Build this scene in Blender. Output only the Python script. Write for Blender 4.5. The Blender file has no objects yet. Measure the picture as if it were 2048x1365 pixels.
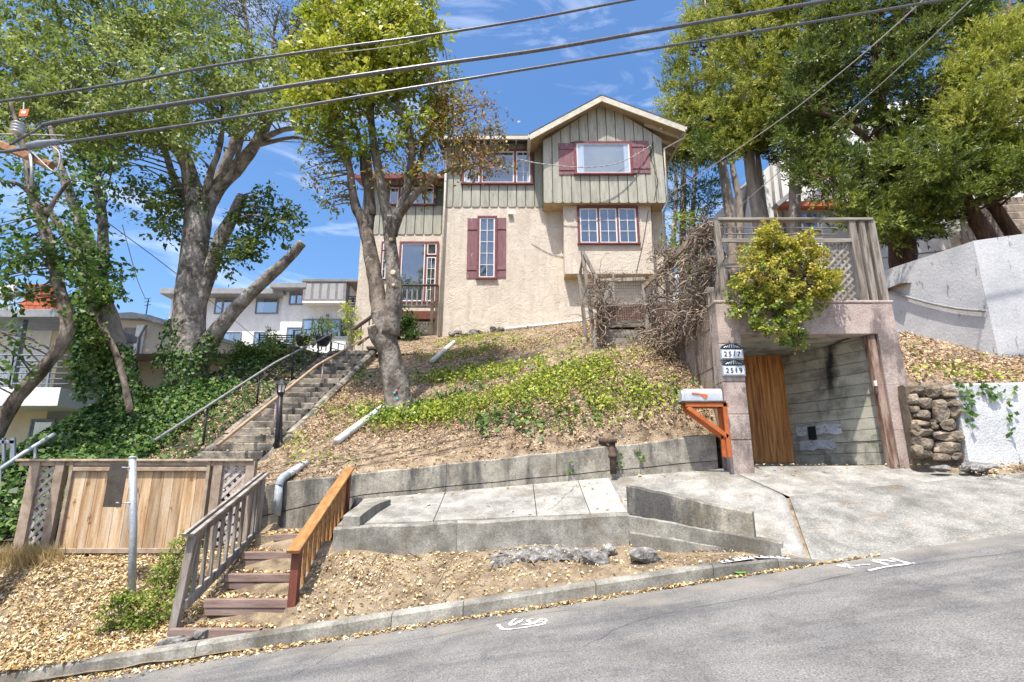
import bpy, math, random
import numpy as np
from mathutils import Vector, Matrix
R = math.radians
scene = bpy.context.scene
col = scene.collection
random.seed(7)
RNG = np.random.default_rng(7)

# ------------------------------------------------------------------ camera, sky, sun, exposure
FPX, TANP, H = 1080.0, 0.245, 1.6
PIT = math.atan(TANP); CP, SP = math.cos(PIT), math.sin(PIT)
cam = bpy.data.cameras.new('camera'); camo = bpy.data.objects.new('camera', cam); col.objects.link(camo)
cam.sensor_width = 36; cam.lens = FPX / 2048 * 36; cam.clip_start = 0.05; cam.clip_end = 2000
camo.location = (0, 0, H); camo.rotation_euler = (R(90) + PIT, 0, 0)
scene.camera = camo
TOSUN = Vector((-0.19, -0.42, 1.0)).normalized()
world = bpy.data.worlds.new('World'); scene.world = world; world.use_nodes = True
wn, wl = world.node_tree.nodes, world.node_tree.links
bg = wn['Background']; bg.inputs['Strength'].default_value = 0.15
sky = wn.new('ShaderNodeTexSky'); sky.sky_type = 'NISHITA'; sky.sun_disc = False
sky.sun_elevation = math.asin(TOSUN.z); sky.sun_rotation = math.atan2(TOSUN.x, TOSUN.y)
sky.altitude = 100; sky.air_density = 1.0; sky.dust_density = 3.0; sky.ozone_density = 3.0
tc = wn.new('ShaderNodeTexCoord'); mp = wn.new('ShaderNodeMapping')
mp.inputs['Scale'].default_value = (1.6, 1.6, 6.5); mp.inputs['Rotation'].default_value = (0.25, 0.18, 0.5)
nz = wn.new('ShaderNodeTexNoise'); nz.inputs['Scale'].default_value = 2.3; nz.inputs['Detail'].default_value = 9
nz.inputs['Roughness'].default_value = 0.6; nz.inputs['Distortion'].default_value = 0.9
rp = wn.new('ShaderNodeValToRGB'); rp.color_ramp.elements[0].position = 0.5; rp.color_ramp.elements[1].position = 0.95
rp.color_ramp.elements[0].color = (0, 0, 0, 1); rp.color_ramp.elements[1].color = (0.75, 0.75, 0.75, 1)
mx = wn.new('ShaderNodeMixRGB'); mx.inputs['Color2'].default_value = (6.6, 6.9, 7.4, 1)
wl.new(tc.outputs['Generated'], mp.inputs['Vector']); wl.new(mp.outputs[0], nz.inputs['Vector'])
wl.new(nz.outputs['Fac'], rp.inputs['Fac']); wl.new(rp.outputs['Color'], mx.inputs['Fac'])
hsv = wn.new('ShaderNodeHueSaturation'); hsv.inputs['Saturation'].default_value = 1.25; wl.new(sky.outputs['Color'], hsv.inputs['Color'])
wl.new(hsv.outputs['Color'], mx.inputs['Color1']); wl.new(mx.outputs['Color'], bg.inputs['Color'])
sun = bpy.data.lights.new('sun', 'SUN'); sun.energy = 3.8; sun.angle = R(0.53); sun.color = (1.0, 0.95, 0.86)
suno = bpy.data.objects.new('sun', sun); col.objects.link(suno)
suno.rotation_euler = (-TOSUN).to_track_quat('-Z', 'Y').to_euler(); suno.location = (-4, -8, 30)
vs = scene.view_settings; vs.view_transform = 'Standard'; vs.look = 'None'; vs.gamma = 1.0; vs.use_curve_mapping = False
vs.exposure = 0.86
scene.cycles.max_bounces = 7; scene.cycles.transparent_max_bounces = 12

# ------------------------------------------------------------------ point helpers
def P(px, py, Y):
    """world point seen at photo pixel (px, py) that stands Y metres up the street from the camera"""
    a = (px - 1024) / FPX; b = (682 - py) / FPX
    t = Y / (CP - b * SP)
    return Vector((a * t, Y, H + t * (b * CP + SP)))
def proj(V):
    x, y, z = V[..., 0], V[..., 1], V[..., 2] - H
    d = y * CP + z * SP; u = -y * SP + z * CP
    return 1024 + FPX * x / d, 682 - FPX * u / d
def V3(*a): return Vector(a)
_k = RNG.normal(size=(24, 2)); _ph = RNG.uniform(0, 6.28, 24)
def fbm(x, y, s=1.0):
    x = np.asarray(x, float) * s; y = np.asarray(y, float) * s; o = 0 * x
    for i in range(24):
        f = 1.6 ** (i // 4)
        o = o + np.sin((x * _k[i, 0] + y * _k[i, 1]) * f + _ph[i]) / f
    return o / 5.0

# ------------------------------------------------------------------ materials
def _nodes(name):
    m = bpy.data.materials.new(name); m.use_nodes = True
    return m, m.node_tree.nodes, m.node_tree.links, m.node_tree.nodes['Principled BSDF']
def ramp(n, cols, pos=None):
    r = n.new('ShaderNodeValToRGB'); e = r.color_ramp.elements
    k = len(cols); pos = pos or [i / max(1, k - 1) for i in range(k)]
    while len(e) < k: e.new(0.5)
    for i in range(k):
        e[i].position = pos[i]; e[i].color = (*cols[i], 1)
    return r
def mat(name, cols, scale=4, rough=.85, bump=0, bscale=40, stretch=(1, 1, 1), rnd=0., detail=7, metal=0, spec=.3,
        stains=(), pos=None, distort=0., bdist=0.01, btype='noise', rnoise=.62, grain=.16, gscale=55):
    m, n, l, b = _nodes(name)
    g = n.new('ShaderNodeNewGeometry'); oi = n.new('ShaderNodeObjectInfo')
    mu = n.new('ShaderNodeVectorMath'); mu.operation = 'MULTIPLY'; mu.inputs[1].default_value = stretch
    l.new(g.outputs['Position'], mu.inputs[0]); vec = mu.outputs[0]
    if rnd:
        sc = n.new('ShaderNodeMath'); sc.operation = 'MULTIPLY'; sc.inputs[1].default_value = 53.0
        l.new(oi.outputs['Random'], sc.inputs[0])
        ad = n.new('ShaderNodeVectorMath'); l.new(vec, ad.inputs[0]); l.new(sc.outputs[0], ad.inputs[1]); vec = ad.outputs[0]
    t = n.new('ShaderNodeTexNoise'); t.inputs['Scale'].default_value = scale; t.inputs['Detail'].default_value = detail
    t.inputs['Roughness'].default_value = rnoise; t.inputs['Distortion'].default_value = distort
    l.new(vec, t.inputs['Vector'])
    if pos is None:
        k = len(cols); pos = [.5] if k == 1 else [.37 + .26 * i / (k - 1) for i in range(k)]
    r = ramp(n, cols, pos); l.new(t.outputs['Fac'], r.inputs['Fac']); c = r.outputs['Color']
    for (sc_, sscale, lo, hi, sst, fac) in stains:
        lo, hi = .5 + (lo - .5) * .68, .5 + (hi - .5) * .68
        s2 = n.new('ShaderNodeVectorMath'); s2.operation = 'MULTIPLY'; s2.inputs[1].default_value = sst
        l.new(g.outputs['Position'], s2.inputs[0])
        t2 = n.new('ShaderNodeTexNoise'); t2.inputs['Scale'].default_value = sscale; t2.inputs['Detail'].default_value = 8
        t2.inputs['Roughness'].default_value = .65
        l.new(s2.outputs[0], t2.inputs['Vector'])
        r2 = ramp(n, [(0, 0, 0), (fac, fac, fac)], [lo, hi]); l.new(t2.outputs['Fac'], r2.inputs['Fac'])
        mm = n.new('ShaderNodeMixRGB'); mm.inputs['Color2'].default_value = (*sc_, 1)
        l.new(r2.outputs['Color'], mm.inputs['Fac']); l.new(c, mm.inputs['Color1']); c = mm.outputs['Color']
    if grain:
        gt = n.new('ShaderNodeTexNoise'); gt.inputs['Scale'].default_value = gscale; gt.inputs['Detail'].default_value = 3; gt.inputs['Roughness'].default_value = .7
        l.new(vec, gt.inputs['Vector'])
        gm = n.new('ShaderNodeMapRange'); gm.inputs['From Min'].default_value = .3; gm.inputs['From Max'].default_value = .7
        gm.inputs['To Min'].default_value = 1 - grain * 1.5; gm.inputs['To Max'].default_value = 1 + grain * 1.5
        l.new(gt.outputs['Fac'], gm.inputs['Value'])
        gv = n.new('ShaderNodeVectorMath'); gv.operation = 'SCALE'; l.new(c, gv.inputs[0]); l.new(gm.outputs[0], gv.inputs['Scale']); c = gv.outputs[0]
    if rnd:
        mr = n.new('ShaderNodeMapRange'); mr.inputs['To Min'].default_value = 1 - rnd; mr.inputs['To Max'].default_value = 1 + rnd
        l.new(oi.outputs['Random'], mr.inputs['Value'])
        vm = n.new('ShaderNodeVectorMath'); vm.operation = 'SCALE'
        l.new(c, vm.inputs[0]); l.new(mr.outputs[0], vm.inputs['Scale']); c = vm.outputs[0]
    l.new(c, b.inputs['Base Color'])
    b.inputs['Roughness'].default_value = rough; b.inputs['Metallic'].default_value = metal
    b.inputs['Specular IOR Level'].default_value = spec
    if bump:
        bt = n.new('ShaderNodeTexNoise'); bt.inputs['Scale'].default_value = bscale; bt.inputs['Detail'].default_value = 6
        bt.inputs['Distortion'].default_value = distort
        l.new(vec, bt.inputs['Vector'])
        h = bt.outputs['Fac']
        if btype == 'trowel':
            bt.inputs['Detail'].default_value = 2.5; rr = ramp(n, [(.1, .1, .1), (.25, .25, .25), (1, 1, 1), (.35, .35, .35), (.5, .5, .5), (.9, .9, .9), (.3, .3, .3)], [.2, .40, .435, .46, .54, .57, .59]); l.new(h, rr.inputs['Fac']); h = rr.outputs['Color']
        bp = n.new('ShaderNodeBump'); bp.inputs['Strength'].default_value = bump; bp.inputs['Distance'].default_value = bdist
        l.new(h, bp.inputs['Height']); l.new(bp.outputs['Normal'], b.inputs['Normal'])
    return m
def leafmat(name, cols, pos=None, rough=.45, trans=.3, spec=.35, tr=None):
    m, n, l, b = _nodes(name)
    a = n.new('ShaderNodeAttribute'); a.attribute_name = 'rnd'
    r = ramp(n, cols, pos); l.new(a.outputs['Fac'], r.inputs['Fac'])
    l.new(r.outputs['Color'], b.inputs['Base Color']); b.inputs['Roughness'].default_value = rough
    b.inputs['Specular IOR Level'].default_value = spec
    if trans:
        td = n.new('ShaderNodeBsdfTranslucent'); ms = n.new('ShaderNodeMixShader'); ms.inputs[0].default_value = trans
        l.new(r.outputs['Color'], td.inputs['Color'])
        l.new(b.outputs[0], ms.inputs[1]); l.new(td.outputs[0], ms.inputs[2])
        l.new(ms.outputs[0], n['Material Output'].inputs['Surface'])
    return m
def glassmat(name, tint=(.5, .56, .6), refl=.30):
    m, n, l, b = _nodes(name)
    gl = n.new('ShaderNodeBsdfGlossy'); gl.inputs['Roughness'].default_value = .03; gl.inputs['Color'].default_value = (.9, .95, 1, 1)
    tr = n.new('ShaderNodeBsdfTransparent'); tr.inputs['Color'].default_value = (*tint, 1)
    ms = n.new('ShaderNodeMixShader'); ms.inputs[0].default_value = refl
    l.new(tr.outputs[0], ms.inputs[1]); l.new(gl.outputs[0], ms.inputs[2]); l.new(ms.outputs[0], n['Material Output'].inputs['Surface'])
    return m

M = {}
M['stucco'] = mat('stucco', [(.58, .505, .415), (.67, .59, .49)], scale=.9, bump=.5, bscale=1.7, distort=2.6, bdist=.035, btype='trowel', grain=.03,
                  stains=[((.43, .365, .295), 1.1, .46, .8, (1, 1, .3), .5), ((.38, .32, .255), 2.2, .52, .8, (2, 1, .18), .4)])
M['sage'] = mat('sage', [(.325, .318, .262), (.435, .422, .355)], scale=3, stretch=(3, 3, .35), rnd=.07, bump=.25, bscale=25, bdist=.004,
                stains=[((.2, .19, .14), 4, .6, .75, (2, 2, .4), .6)])
M['sage_gap'] = mat('sage_gap', [(.12, .12, .09), (.17, .165, .125)], scale=3)
M['maroon'] = mat('maroon', [(.17, .055, .068), (.22, .085, .098)], scale=6, rnd=.06, bump=.2, bscale=30, bdist=.003)
M['shutter'] = mat('shutter', [(.2, .1, .112), (.26, .135, .148)], scale=5, stretch=(2, 2, .5), rnd=.06, bump=.2, bscale=30, bdist=.003,
                   stains=[((.45, .36, .36), 7, .68, .74, (1, 1, .4), .7)])
M['white_paint'] = mat('white_paint', [(.7, .68, .62), (.8, .78, .73)], scale=5, rough=.6)
M['fascia'] = mat('fascia', [(.5, .46, .37), (.6, .56, .46)], scale=4, rough=.6, stains=[((.32, .27, .2), 3, .58, .72, (1, 1, 1), .4)])
M['soffit'] = mat('soffit', [(.42, .31, .18), (.5, .38, .23)], scale=4)
M['roof'] = mat('roof', [(.05, .055, .065), (.1, .1, .11)], scale=8)
M['red_roof'] = mat('red_roof', [(.28, .09, .08), (.4, .16, .13)], scale=8, rnd=.1)
M['glass'] = glassmat('glass', (.72, .77, .8), .2); M['glass_dark'] = glassmat('glass_dark', (.35, .45, .52), .33)
M['interior'] = mat('interior', [(.07, .075, .085), (.1, .105, .11)], scale=2)
M['interior_grey'] = mat('interior_grey', [(.34, .34, .34), (.4, .4, .4)], scale=2)
M['curtain'] = mat('curtain', [(.75, .76, .8), (.85, .86, .88)], scale=6, stretch=(10, 10, .2), bump=.6, bscale=6)
M['concrete'] = mat('concrete', [(.17, .16, .135), (.27, .255, .216), (.37, .352, .302)], scale=2.2, grain=.2, gscale=48, bump=.5, bscale=40, bdist=.01, rnd=.05,
                    stains=[((.075, .072, .062), 1.1, .46, .68, (1, 1, .45), .7), ((.13, .10, .06), 2.2, .52, .82, (1, 1, .9), .6), ((.06, .06, .056), 14, .55, .8, (1, 1, .6), .45)])
M['wall_stained'] = mat('wall_stained', [(.2, .183, .148), (.31, .285, .232), (.4, .37, .3)], scale=2.5, grain=.2, gscale=48, bump=.55, bscale=35, bdist=.012, rnd=.05,
                        stains=[((.05, .051, .053), 1.0, .46, .62, (1.6, 1, .28), .85), ((.14, .115, .07), 3, .5, .76, (1, 1, .5), .55), ((.04, .04, .04), 13, .55, .78, (1, 1, .6), .5)])
M['sidewalk'] = mat('sidewalk', [(.19, .18, .16), (.28, .268, .24), (.36, .345, .31)], scale=2.5, grain=.2, gscale=48, bump=.4, bscale=70, bdist=.006,
                    stains=[((.17, .145, .11), 1.4, .53, .7, (1, 1, 1), .7), ((.55, .53, .48), 26, .62, .72, (1, 1, 1), .4)])
M['slab_pale'] = mat('slab_pale', [(.3, .29, .265), (.38, .37, .335)], scale=3, bump=.4, bscale=60, bdist=.006, grain=.15)
M['apron'] = mat('apron', [(.16, .155, .138), (.23, .222, .2), (.3, .288, .258)], scale=3, grain=.2, gscale=48, bump=.6, bscale=90, bdist=.008,
                 stains=[((.2, .13, .07), 2.6, .64, .74, (.6, 1.8, 1), .65), ((.42, .4, .36), 38, .58, .7, (1, 1, 1), .6), ((.09, .085, .075), .9, .56, .7, (1, .5, 1), .5)])
M['pink'] = mat('pink', [(.32, .25, .215), (.41, .325, .285), (.46, .375, .33)], scale=3, grain=.2, gscale=48, bump=.5, bscale=45, bdist=.012, rnd=.03,
                stains=[((.12, .10, .09), 1.7, .52, .66, (1, 1, .4), .8), ((.5, .42, .36), 9, .66, .75, (1, 1, 1), .5)])
M['pink_stain'] = mat('pink_stain', [(.26, .2, .16), (.36, .275, .22)], scale=3, stretch=(1, 1, .5), grain=.2, gscale=48, bump=.5, bscale=30, bdist=.012, rnd=.05,
                      stains=[((.10, .075, .055), 2.2, .52, .66, (1, 1.4, .22), .8)])
M['inner'] = mat('inner', [(.27, .265, .215), (.4, .385, .315), (.46, .445, .37)], scale=2.4, stretch=(1, 1, 2.4), grain=.2, gscale=48, bump=.5, bscale=30, bdist=.012, rnd=.09,
                 stains=[((.1, .095, .08), 1.6, .55, .7, (1, 1, .5), .7), ((.55, .54, .5), 2.1, .63, .7, (1, 1, .7), .5)])
M['asphalt'] = mat('asphalt', [(.14, .134, .126), (.185, .178, .168), (.21, .202, .19)], scale=1.3, bump=.9, bscale=75, bdist=.01, rough=.85, grain=.42, gscale=75,
                   stains=[((.3, .3, .3), 95, .64, .7, (1, 1, 1), .6), ((.085, .087, .092), .8, .47, .72, (.6, 3, 1), .6), ((.1, .1, .1), 2.6, .58, .72, (1.2, .5, 1), .45), ((.24, .225, .2), 3, .66, .78, (1, 1, 1), .4)])
def dustband(m, y0, w, colr):
    n, l = m.node_tree.nodes, m.node_tree.links; b = n['Principled BSDF']; src = b.inputs['Base Color'].links[0].from_socket
    g = n.new('ShaderNodeNewGeometry'); sx = n.new('ShaderNodeSeparateXYZ'); l.new(g.outputs['Position'], sx.inputs[0])
    t = n.new('ShaderNodeTexNoise'); t.inputs['Scale'].default_value = 2.2; t.inputs['Detail'].default_value = 8; l.new(g.outputs['Position'], t.inputs['Vector'])
    mr = n.new('ShaderNodeMapRange'); mr.inputs['From Min'].default_value = y0 - w; mr.inputs['From Max'].default_value = y0; mr.inputs['To Min'].default_value = -.35; mr.inputs['To Max'].default_value = .45; l.new(sx.outputs['Y'], mr.inputs['Value'])
    ad = n.new('ShaderNodeMath'); ad.operation = 'ADD'; l.new(mr.outputs[0], ad.inputs[0]); sb = n.new('ShaderNodeMath'); sb.operation = 'MULTIPLY_ADD'; sb.inputs[1].default_value = 2.6; sb.inputs[2].default_value = -1.2; l.new(t.outputs['Fac'], sb.inputs[0]); l.new(sb.outputs[0], ad.inputs[1])
    c = n.new('ShaderNodeClamp'); c.inputs['Max'].default_value = .75; l.new(ad.outputs[0], c.inputs[0])
    mm = n.new('ShaderNodeMixRGB'); mm.inputs['Color2'].default_value = (*colr, 1); l.new(c.outputs[0], mm.inputs['Fac']); l.new(src, mm.inputs['Color1']); l.new(mm.outputs[0], b.inputs['Base Color'])
dustband(M['asphalt'], 6.55, .8, (.27, .245, .205))
M['crack'] = mat('crack', [(.035, .034, .032), (.06, .058, .054)], scale=10)
M['dirt'] = mat('dirt', [(.13, .095, .06), (.23, .175, .115), (.31, .245, .165)], scale=4, bump=.8, bscale=55, bdist=.03, detail=10,
                stains=[((.36, .26, .13), 14, .6, .68, (1, 1, 1), .6)])
M['soil'] = mat('soil', [(.12, .085, .055), (.27, .2, .13), (.38, .29, .195)], scale=5, bump=.9, bscale=40, bdist=.04, detail=10)
M['ivy_soil'] = mat('ivy_soil', [(.03, .035, .018), (.08, .075, .04)], scale=5, bump=.8, bscale=30, bdist=.04)
M['wood_grey'] = mat('wood_grey', [(.14, .115, .09), (.27, .235, .195), (.34, .31, .27)], scale=3.5, stretch=(5, 5, .5), rnd=.16, bump=.4, bscale=22, bdist=.006)
M['wood_grey_h'] = mat('wood_grey_h', [(.15, .125, .1), (.27, .235, .195), (.36, .33, .29)], scale=3.5, stretch=(.5, .5, 5), rnd=.16, bump=.4, bscale=22, bdist=.006)
M['wood_dark'] = mat('wood_dark', [(.075, .055, .045), (.15, .115, .095)], scale=4, stretch=(1, 1, 1), rnd=.15, bump=.4, bscale=25, bdist=.006)
M['fence_board'] = mat('fence_board', [(.32, .195, .1), (.48, .33, .19), (.54, .44, .32)], scale=2.2, stretch=(5, 5, .45), rnd=.26, bump=.35, bscale=18, bdist=.005,
                       stains=[((.15, .07, .03), 3.4, .66, .72, (2, 2, 1), .8), ((.3, .25, .2), 2, .58, .7, (3, 3, .4), .5)])
M['fence_frame'] = mat('fence_frame', [(.27, .2, .145), (.42, .335, .255)], scale=3, stretch=(2, 2, 2), rnd=.14, bump=.35, bscale=20, bdist=.005)
M['lattice'] = mat('lattice', [(.38, .32, .28), (.5, .45, .41)], scale=5, rnd=.12)
M['wood_orange'] = mat('wood_orange', [(.29, .135, .04), (.44, .225, .075)], scale=3, stretch=(4, 1.2, 4), rnd=.12, rough=.6, stains=[((.22, .13, .07), 5, .55, .68, (3, 1, 3), .7)], bump=.2, bscale=20, bdist=.004)
M['wood_redbrown'] = mat('wood_redbrown', [(.12, .035, .022), (.19, .065, .04)], scale=4, stretch=(3, 3, .6), rnd=.06, rough=.55, bump=.2, bscale=25, bdist=.004)
M['riser'] = mat('riser', [(.17, .115, .095), (.27, .195, .165)], scale=4, stretch=(.6, 3, 5), rnd=.1, bump=.3, bscale=25, bdist=.005)
M['bracket'] = mat('bracket', [(.4, .1, .028), (.52, .15, .045)], scale=5, rough=.6, rnd=.08)
M['plywood'] = mat('plywood', [(.22, .075, .018), (.42, .17, .045), (.56, .28, .09)], scale=2.6, stretch=(7, 7, .4), rough=.55, rnd=.07, distort=.6)
M['bark_grey'] = mat('bark_grey', [(.1, .085, .07), (.23, .2, .17), (.34, .31, .275)], scale=4, stretch=(1, 1, .7), bump=1., bscale=12, bdist=.05, rnd=.05,
                     stains=[((.45, .42, .38), 3, .6, .68, (1, 1, 1.4), .6), ((.06, .05, .04), 3.5, .6, .7, (1, 1, 1), .6)])
M['bark_brown'] = mat('bark_brown', [(.07, .05, .038), (.16, .125, .095), (.26, .215, .17)], scale=5, stretch=(1, 1, .5), bump=.9, bscale=16, bdist=.03, rnd=.05,
                      stains=[((.36, .33, .28), 4, .62, .7, (1, 1, 1), .6)])
M['bark_mid'] = mat('bark_mid', [(.075, .062, .05), (.17, .145, .12), (.27, .24, .205)], scale=4, stretch=(1, 1, .6), bump=1, bscale=14, bdist=.05, rnd=.05, stains=[((.36, .33, .29), 3, .6, .72, (1, 1, 1.4), .6)])
M['bark_pale'] = mat('bark_pale', [(.24, .2, .17), (.38, .33, .29)], scale=4, stretch=(2, 2, .4), bump=.8, bscale=12, bdist=.03)
M['bark_conifer'] = mat('bark_conifer', [(.07, .04, .028), (.16, .095, .065)], scale=5, stretch=(3, 3, .3), bump=1, bscale=12, bdist=.03)
M['cut_wood'] = mat('cut_wood', [(.5, .4, .25), (.62, .52, .36)], scale=12)
M['vine'] = mat('vine', [(.12, .088, .064), (.25, .19, .14), (.37, .3, .225)], scale=9, bump=.5, bscale=40)
M['steel'] = mat('steel', [(.33, .36, .38), (.45, .47, .49)], scale=8, rough=.5, metal=.35, rnd=.03)
M['sign_back'] = mat('sign_back', [(.05, .043, .035), (.085, .075, .06)], scale=6, rough=.6, metal=.2)
M['rust'] = mat('rust', [(.055, .04, .035), (.13, .085, .06)], scale=12, bump=.5, bscale=50)
M['pvc'] = mat('pvc', [(.62, .62, .62), (.78, .78, .78)], scale=3, rough=.5, stains=[((.3, .26, .2), 6, .6, .72, (1, 1, 1), .6)])
M['pipe_grey'] = mat('pipe_grey', [(.25, .28, .3), (.4, .43, .45)], scale=9, rough=.5, bump=.5, bscale=25)
M['black_metal'] = mat('black_metal', [(.018, .018, .022), (.035, .035, .04)], scale=8, rough=.45)
M['grey_rail'] = mat('grey_rail', [(.2, .2, .2), (.3, .29, .28)], scale=8, rough=.6)
M['tan_rail'] = mat('tan_rail', [(.36, .24, .13), (.48, .35, .21)], scale=8, rough=.6)
M['pink_post'] = mat('pink_post', [(.4, .3, .28), (.5, .38, .35)], scale=8)
M['aluminium'] = mat('aluminium', [(.55, .56, .57), (.72, .73, .74)], scale=5, rough=.42, metal=.55, stains=[((.3, .28, .25), 9, .64, .7, (1, 1, 1), .6)])
M['flag_red'] = mat('flag_red', [(.6, .12, .04), (.68, .17, .07)], scale=9)
M['road_paint'] = mat('road_paint', [(.72, .72, .7), (.82, .82, .8)], scale=9, stains=[((.2, .2, .2), 14, .5, .62, (1, 1, 1), .85)])
M['plaque'] = mat('plaque', [(.62, .66, .7), (.75, .78, .8)], scale=6, rough=.5)
M['plaque_rim'] = mat('plaque_rim', [(.3, .34, .37), (.4, .44, .47)], scale=9, rough=.5, metal=.3)
M['ink'] = mat('ink', [(.015, .015, .017), (.02, .02, .022)], scale=5)
M['white_wall'] = mat('white_wall', [(.7, .7, .69), (.8, .8, .78)], scale=1.4, stains=[((.5, .49, .47), 1.5, .5, .8, (1, 1, .3), .4)], bump=.4, bscale=25, bdist=.01)
M['plaster'] = mat('plaster', [(.46, .47, .47), (.64, .64, .63)], scale=2, bump=.8, bscale=28, bdist=.015, stains=[((.2, .2, .19), 4, .66, .74, (1, 1, .5), .6)])
M['grey_wall'] = mat('grey_wall', [(.42, .425, .43), (.54, .54, .54)], scale=1.2, bump=.7, bscale=16, bdist=.012, stains=[((.12, .12, .12), 5, .66, .73, (1, 1, .3), .6)])
M['beige_wall'] = mat('beige_wall', [(.52, .44, .33), (.62, .53, .41)], scale=1.2, bump=.2, bscale=30)
M['yellow_wall'] = mat('yellow_wall', [(.58, .5, .34), (.68, .6, .43)], scale=1.2)
M['tan_wall'] = mat('tan_wall', [(.33, .26, .19), (.42, .34, .26)], scale=2, rnd=.08)
M['gutter_grey'] = mat('gutter_grey', [(.24, .25, .26), (.31, .32, .33)], scale=4, rough=.6)
M['grey_metal_blue'] = mat('grey_metal_blue', [(.18, .21, .25), (.25, .28, .32)], scale=5, rough=.6)
M['panel_grey'] = mat('panel_grey', [(.2, .19, .18), (.27, .255, .24)], scale=3, rnd=.05)
M['brick_red'] = mat('brick_red', [(.38, .1, .05), (.5, .16, .09)], scale=9, rnd=.15)
M['stone'] = mat('stone', [(.09, .07, .05), (.2, .155, .11), (.32, .265, .2)], scale=5, rnd=.35, bump=1., bscale=22, bdist=.03,
                 stains=[((.06, .055, .055), 4, .6, .68, (1, 1, 1), .6)])
M['rubble'] = mat('rubble', [(.08, .075, .07), (.19, .18, .165), (.33, .32, .3)], scale=9, grain=.3, rnd=.1, bump=1, bscale=30, bdist=.03)
M['mortar'] = mat('mortar', [(.09, .07, .05), (.17, .135, .1)], scale=8)
M['cable'] = mat('cable', [(.05, .053, .06), (.1, .107, .12)], scale=20, rough=.3, spec=.8)
M['cable_pale'] = mat('cable_pale', [(.35, .33, .3), (.5, .48, .45)], scale=20, rough=.5)
M['pole_wood'] = mat('pole_wood', [(.24, .12, .06), (.4, .22, .12)], scale=4, stretch=(3, .5, 3), bump=.4, bscale=20)
M['pot'] = mat('pot', [(.02, .02, .03), (.05, .05, .07)], scale=5, rough=.3)
M['wire'] = mat('wire', [(.16, .145, .13), (.26, .24, .22)], scale=10, rough=.6)
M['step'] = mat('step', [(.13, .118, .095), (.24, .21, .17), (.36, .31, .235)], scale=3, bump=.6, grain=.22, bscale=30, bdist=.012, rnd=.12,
                stains=[((.05, .047, .042), 2.0, .44, .6, (1, 1, 1), .85)])  # this dark layer paints the trees' shade into the step colour
# foliage
M['fresh_leaf'] = mat('fresh_leaf', [(.09, .26, .03), (.16, .36, .05)], scale=20, rough=.4)
M['lf_big'] = leafmat('lf_big', [(.05, .10, .02), (.15, .21, .035), (.29, .35, .08), (.46, .49, .22)], trans=.45)
M['lf_dark'] = leafmat('lf_dark', [(.02, .05, .012), (.07, .14, .022), (.14, .22, .04), (.28, .34, .09)], trans=.45)
M['lf_yellow'] = leafmat('lf_yellow', [(.06, .12, .014), (.2, .27, .022), (.4, .43, .04), (.56, .53, .08)], trans=.45)
M['lf_dry'] = leafmat('lf_dry', [(.07, .1, .02), (.17, .19, .03), (.34, .24, .04), (.25, .11, .05), (.2, .14, .09)])
M['lf_fine'] = leafmat('lf_fine', [(.025, .04, .015), (.07, .09, .04), (.15, .17, .08)])
M['lf_conifer'] = leafmat('lf_conifer', [(.02, .045, .012), (.085, .13, .024), (.24, .28, .042), (.48, .48, .12)], trans=.35)
M['lf_conifer_y'] = leafmat('lf_conifer_y', [(.03, .065, .012), (.13, .18, .025), (.34, .37, .05), (.55, .53, .13)], trans=.4)
M['lf_shrub'] = leafmat('lf_shrub', [(.04, .1, .02), (.15, .22, .03), (.38, .38, .04), (.52, .46, .07), (.45, .27, .1)])
M['lf_ivy'] = leafmat('lf_ivy', [(.012, .04, .01), (.04, .105, .018), (.095, .19, .03), (.24, .32, .09)], rough=.5)
M['lf_clover'] = leafmat('lf_clover', [(.06, .11, .015), (.19, .26, .024), (.37, .42, .04), (.5, .52, .09)])
M['lf_bush'] = leafmat('lf_bush', [(.035, .085, .016), (.12, .19, .025), (.24, .3, .045), (.36, .39, .08)])
M['lf_litter'] = leafmat('lf_litter', [(.15, .09, .035), (.36, .22, .08), (.52, .37, .16), (.66, .53, .3), (.74, .66, .49)], trans=.08, rough=.7)
M['lf_brown'] = leafmat('lf_brown', [(.13, .08, .045), (.3, .195, .11), (.46, .32, .19), (.6, .47, .31)], trans=.06, rough=.75)
M['lf_grass'] = leafmat('lf_grass', [(.3, .22, .09), (.45, .34, .15), (.55, .45, .24)], trans=.15, rough=.7)

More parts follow.
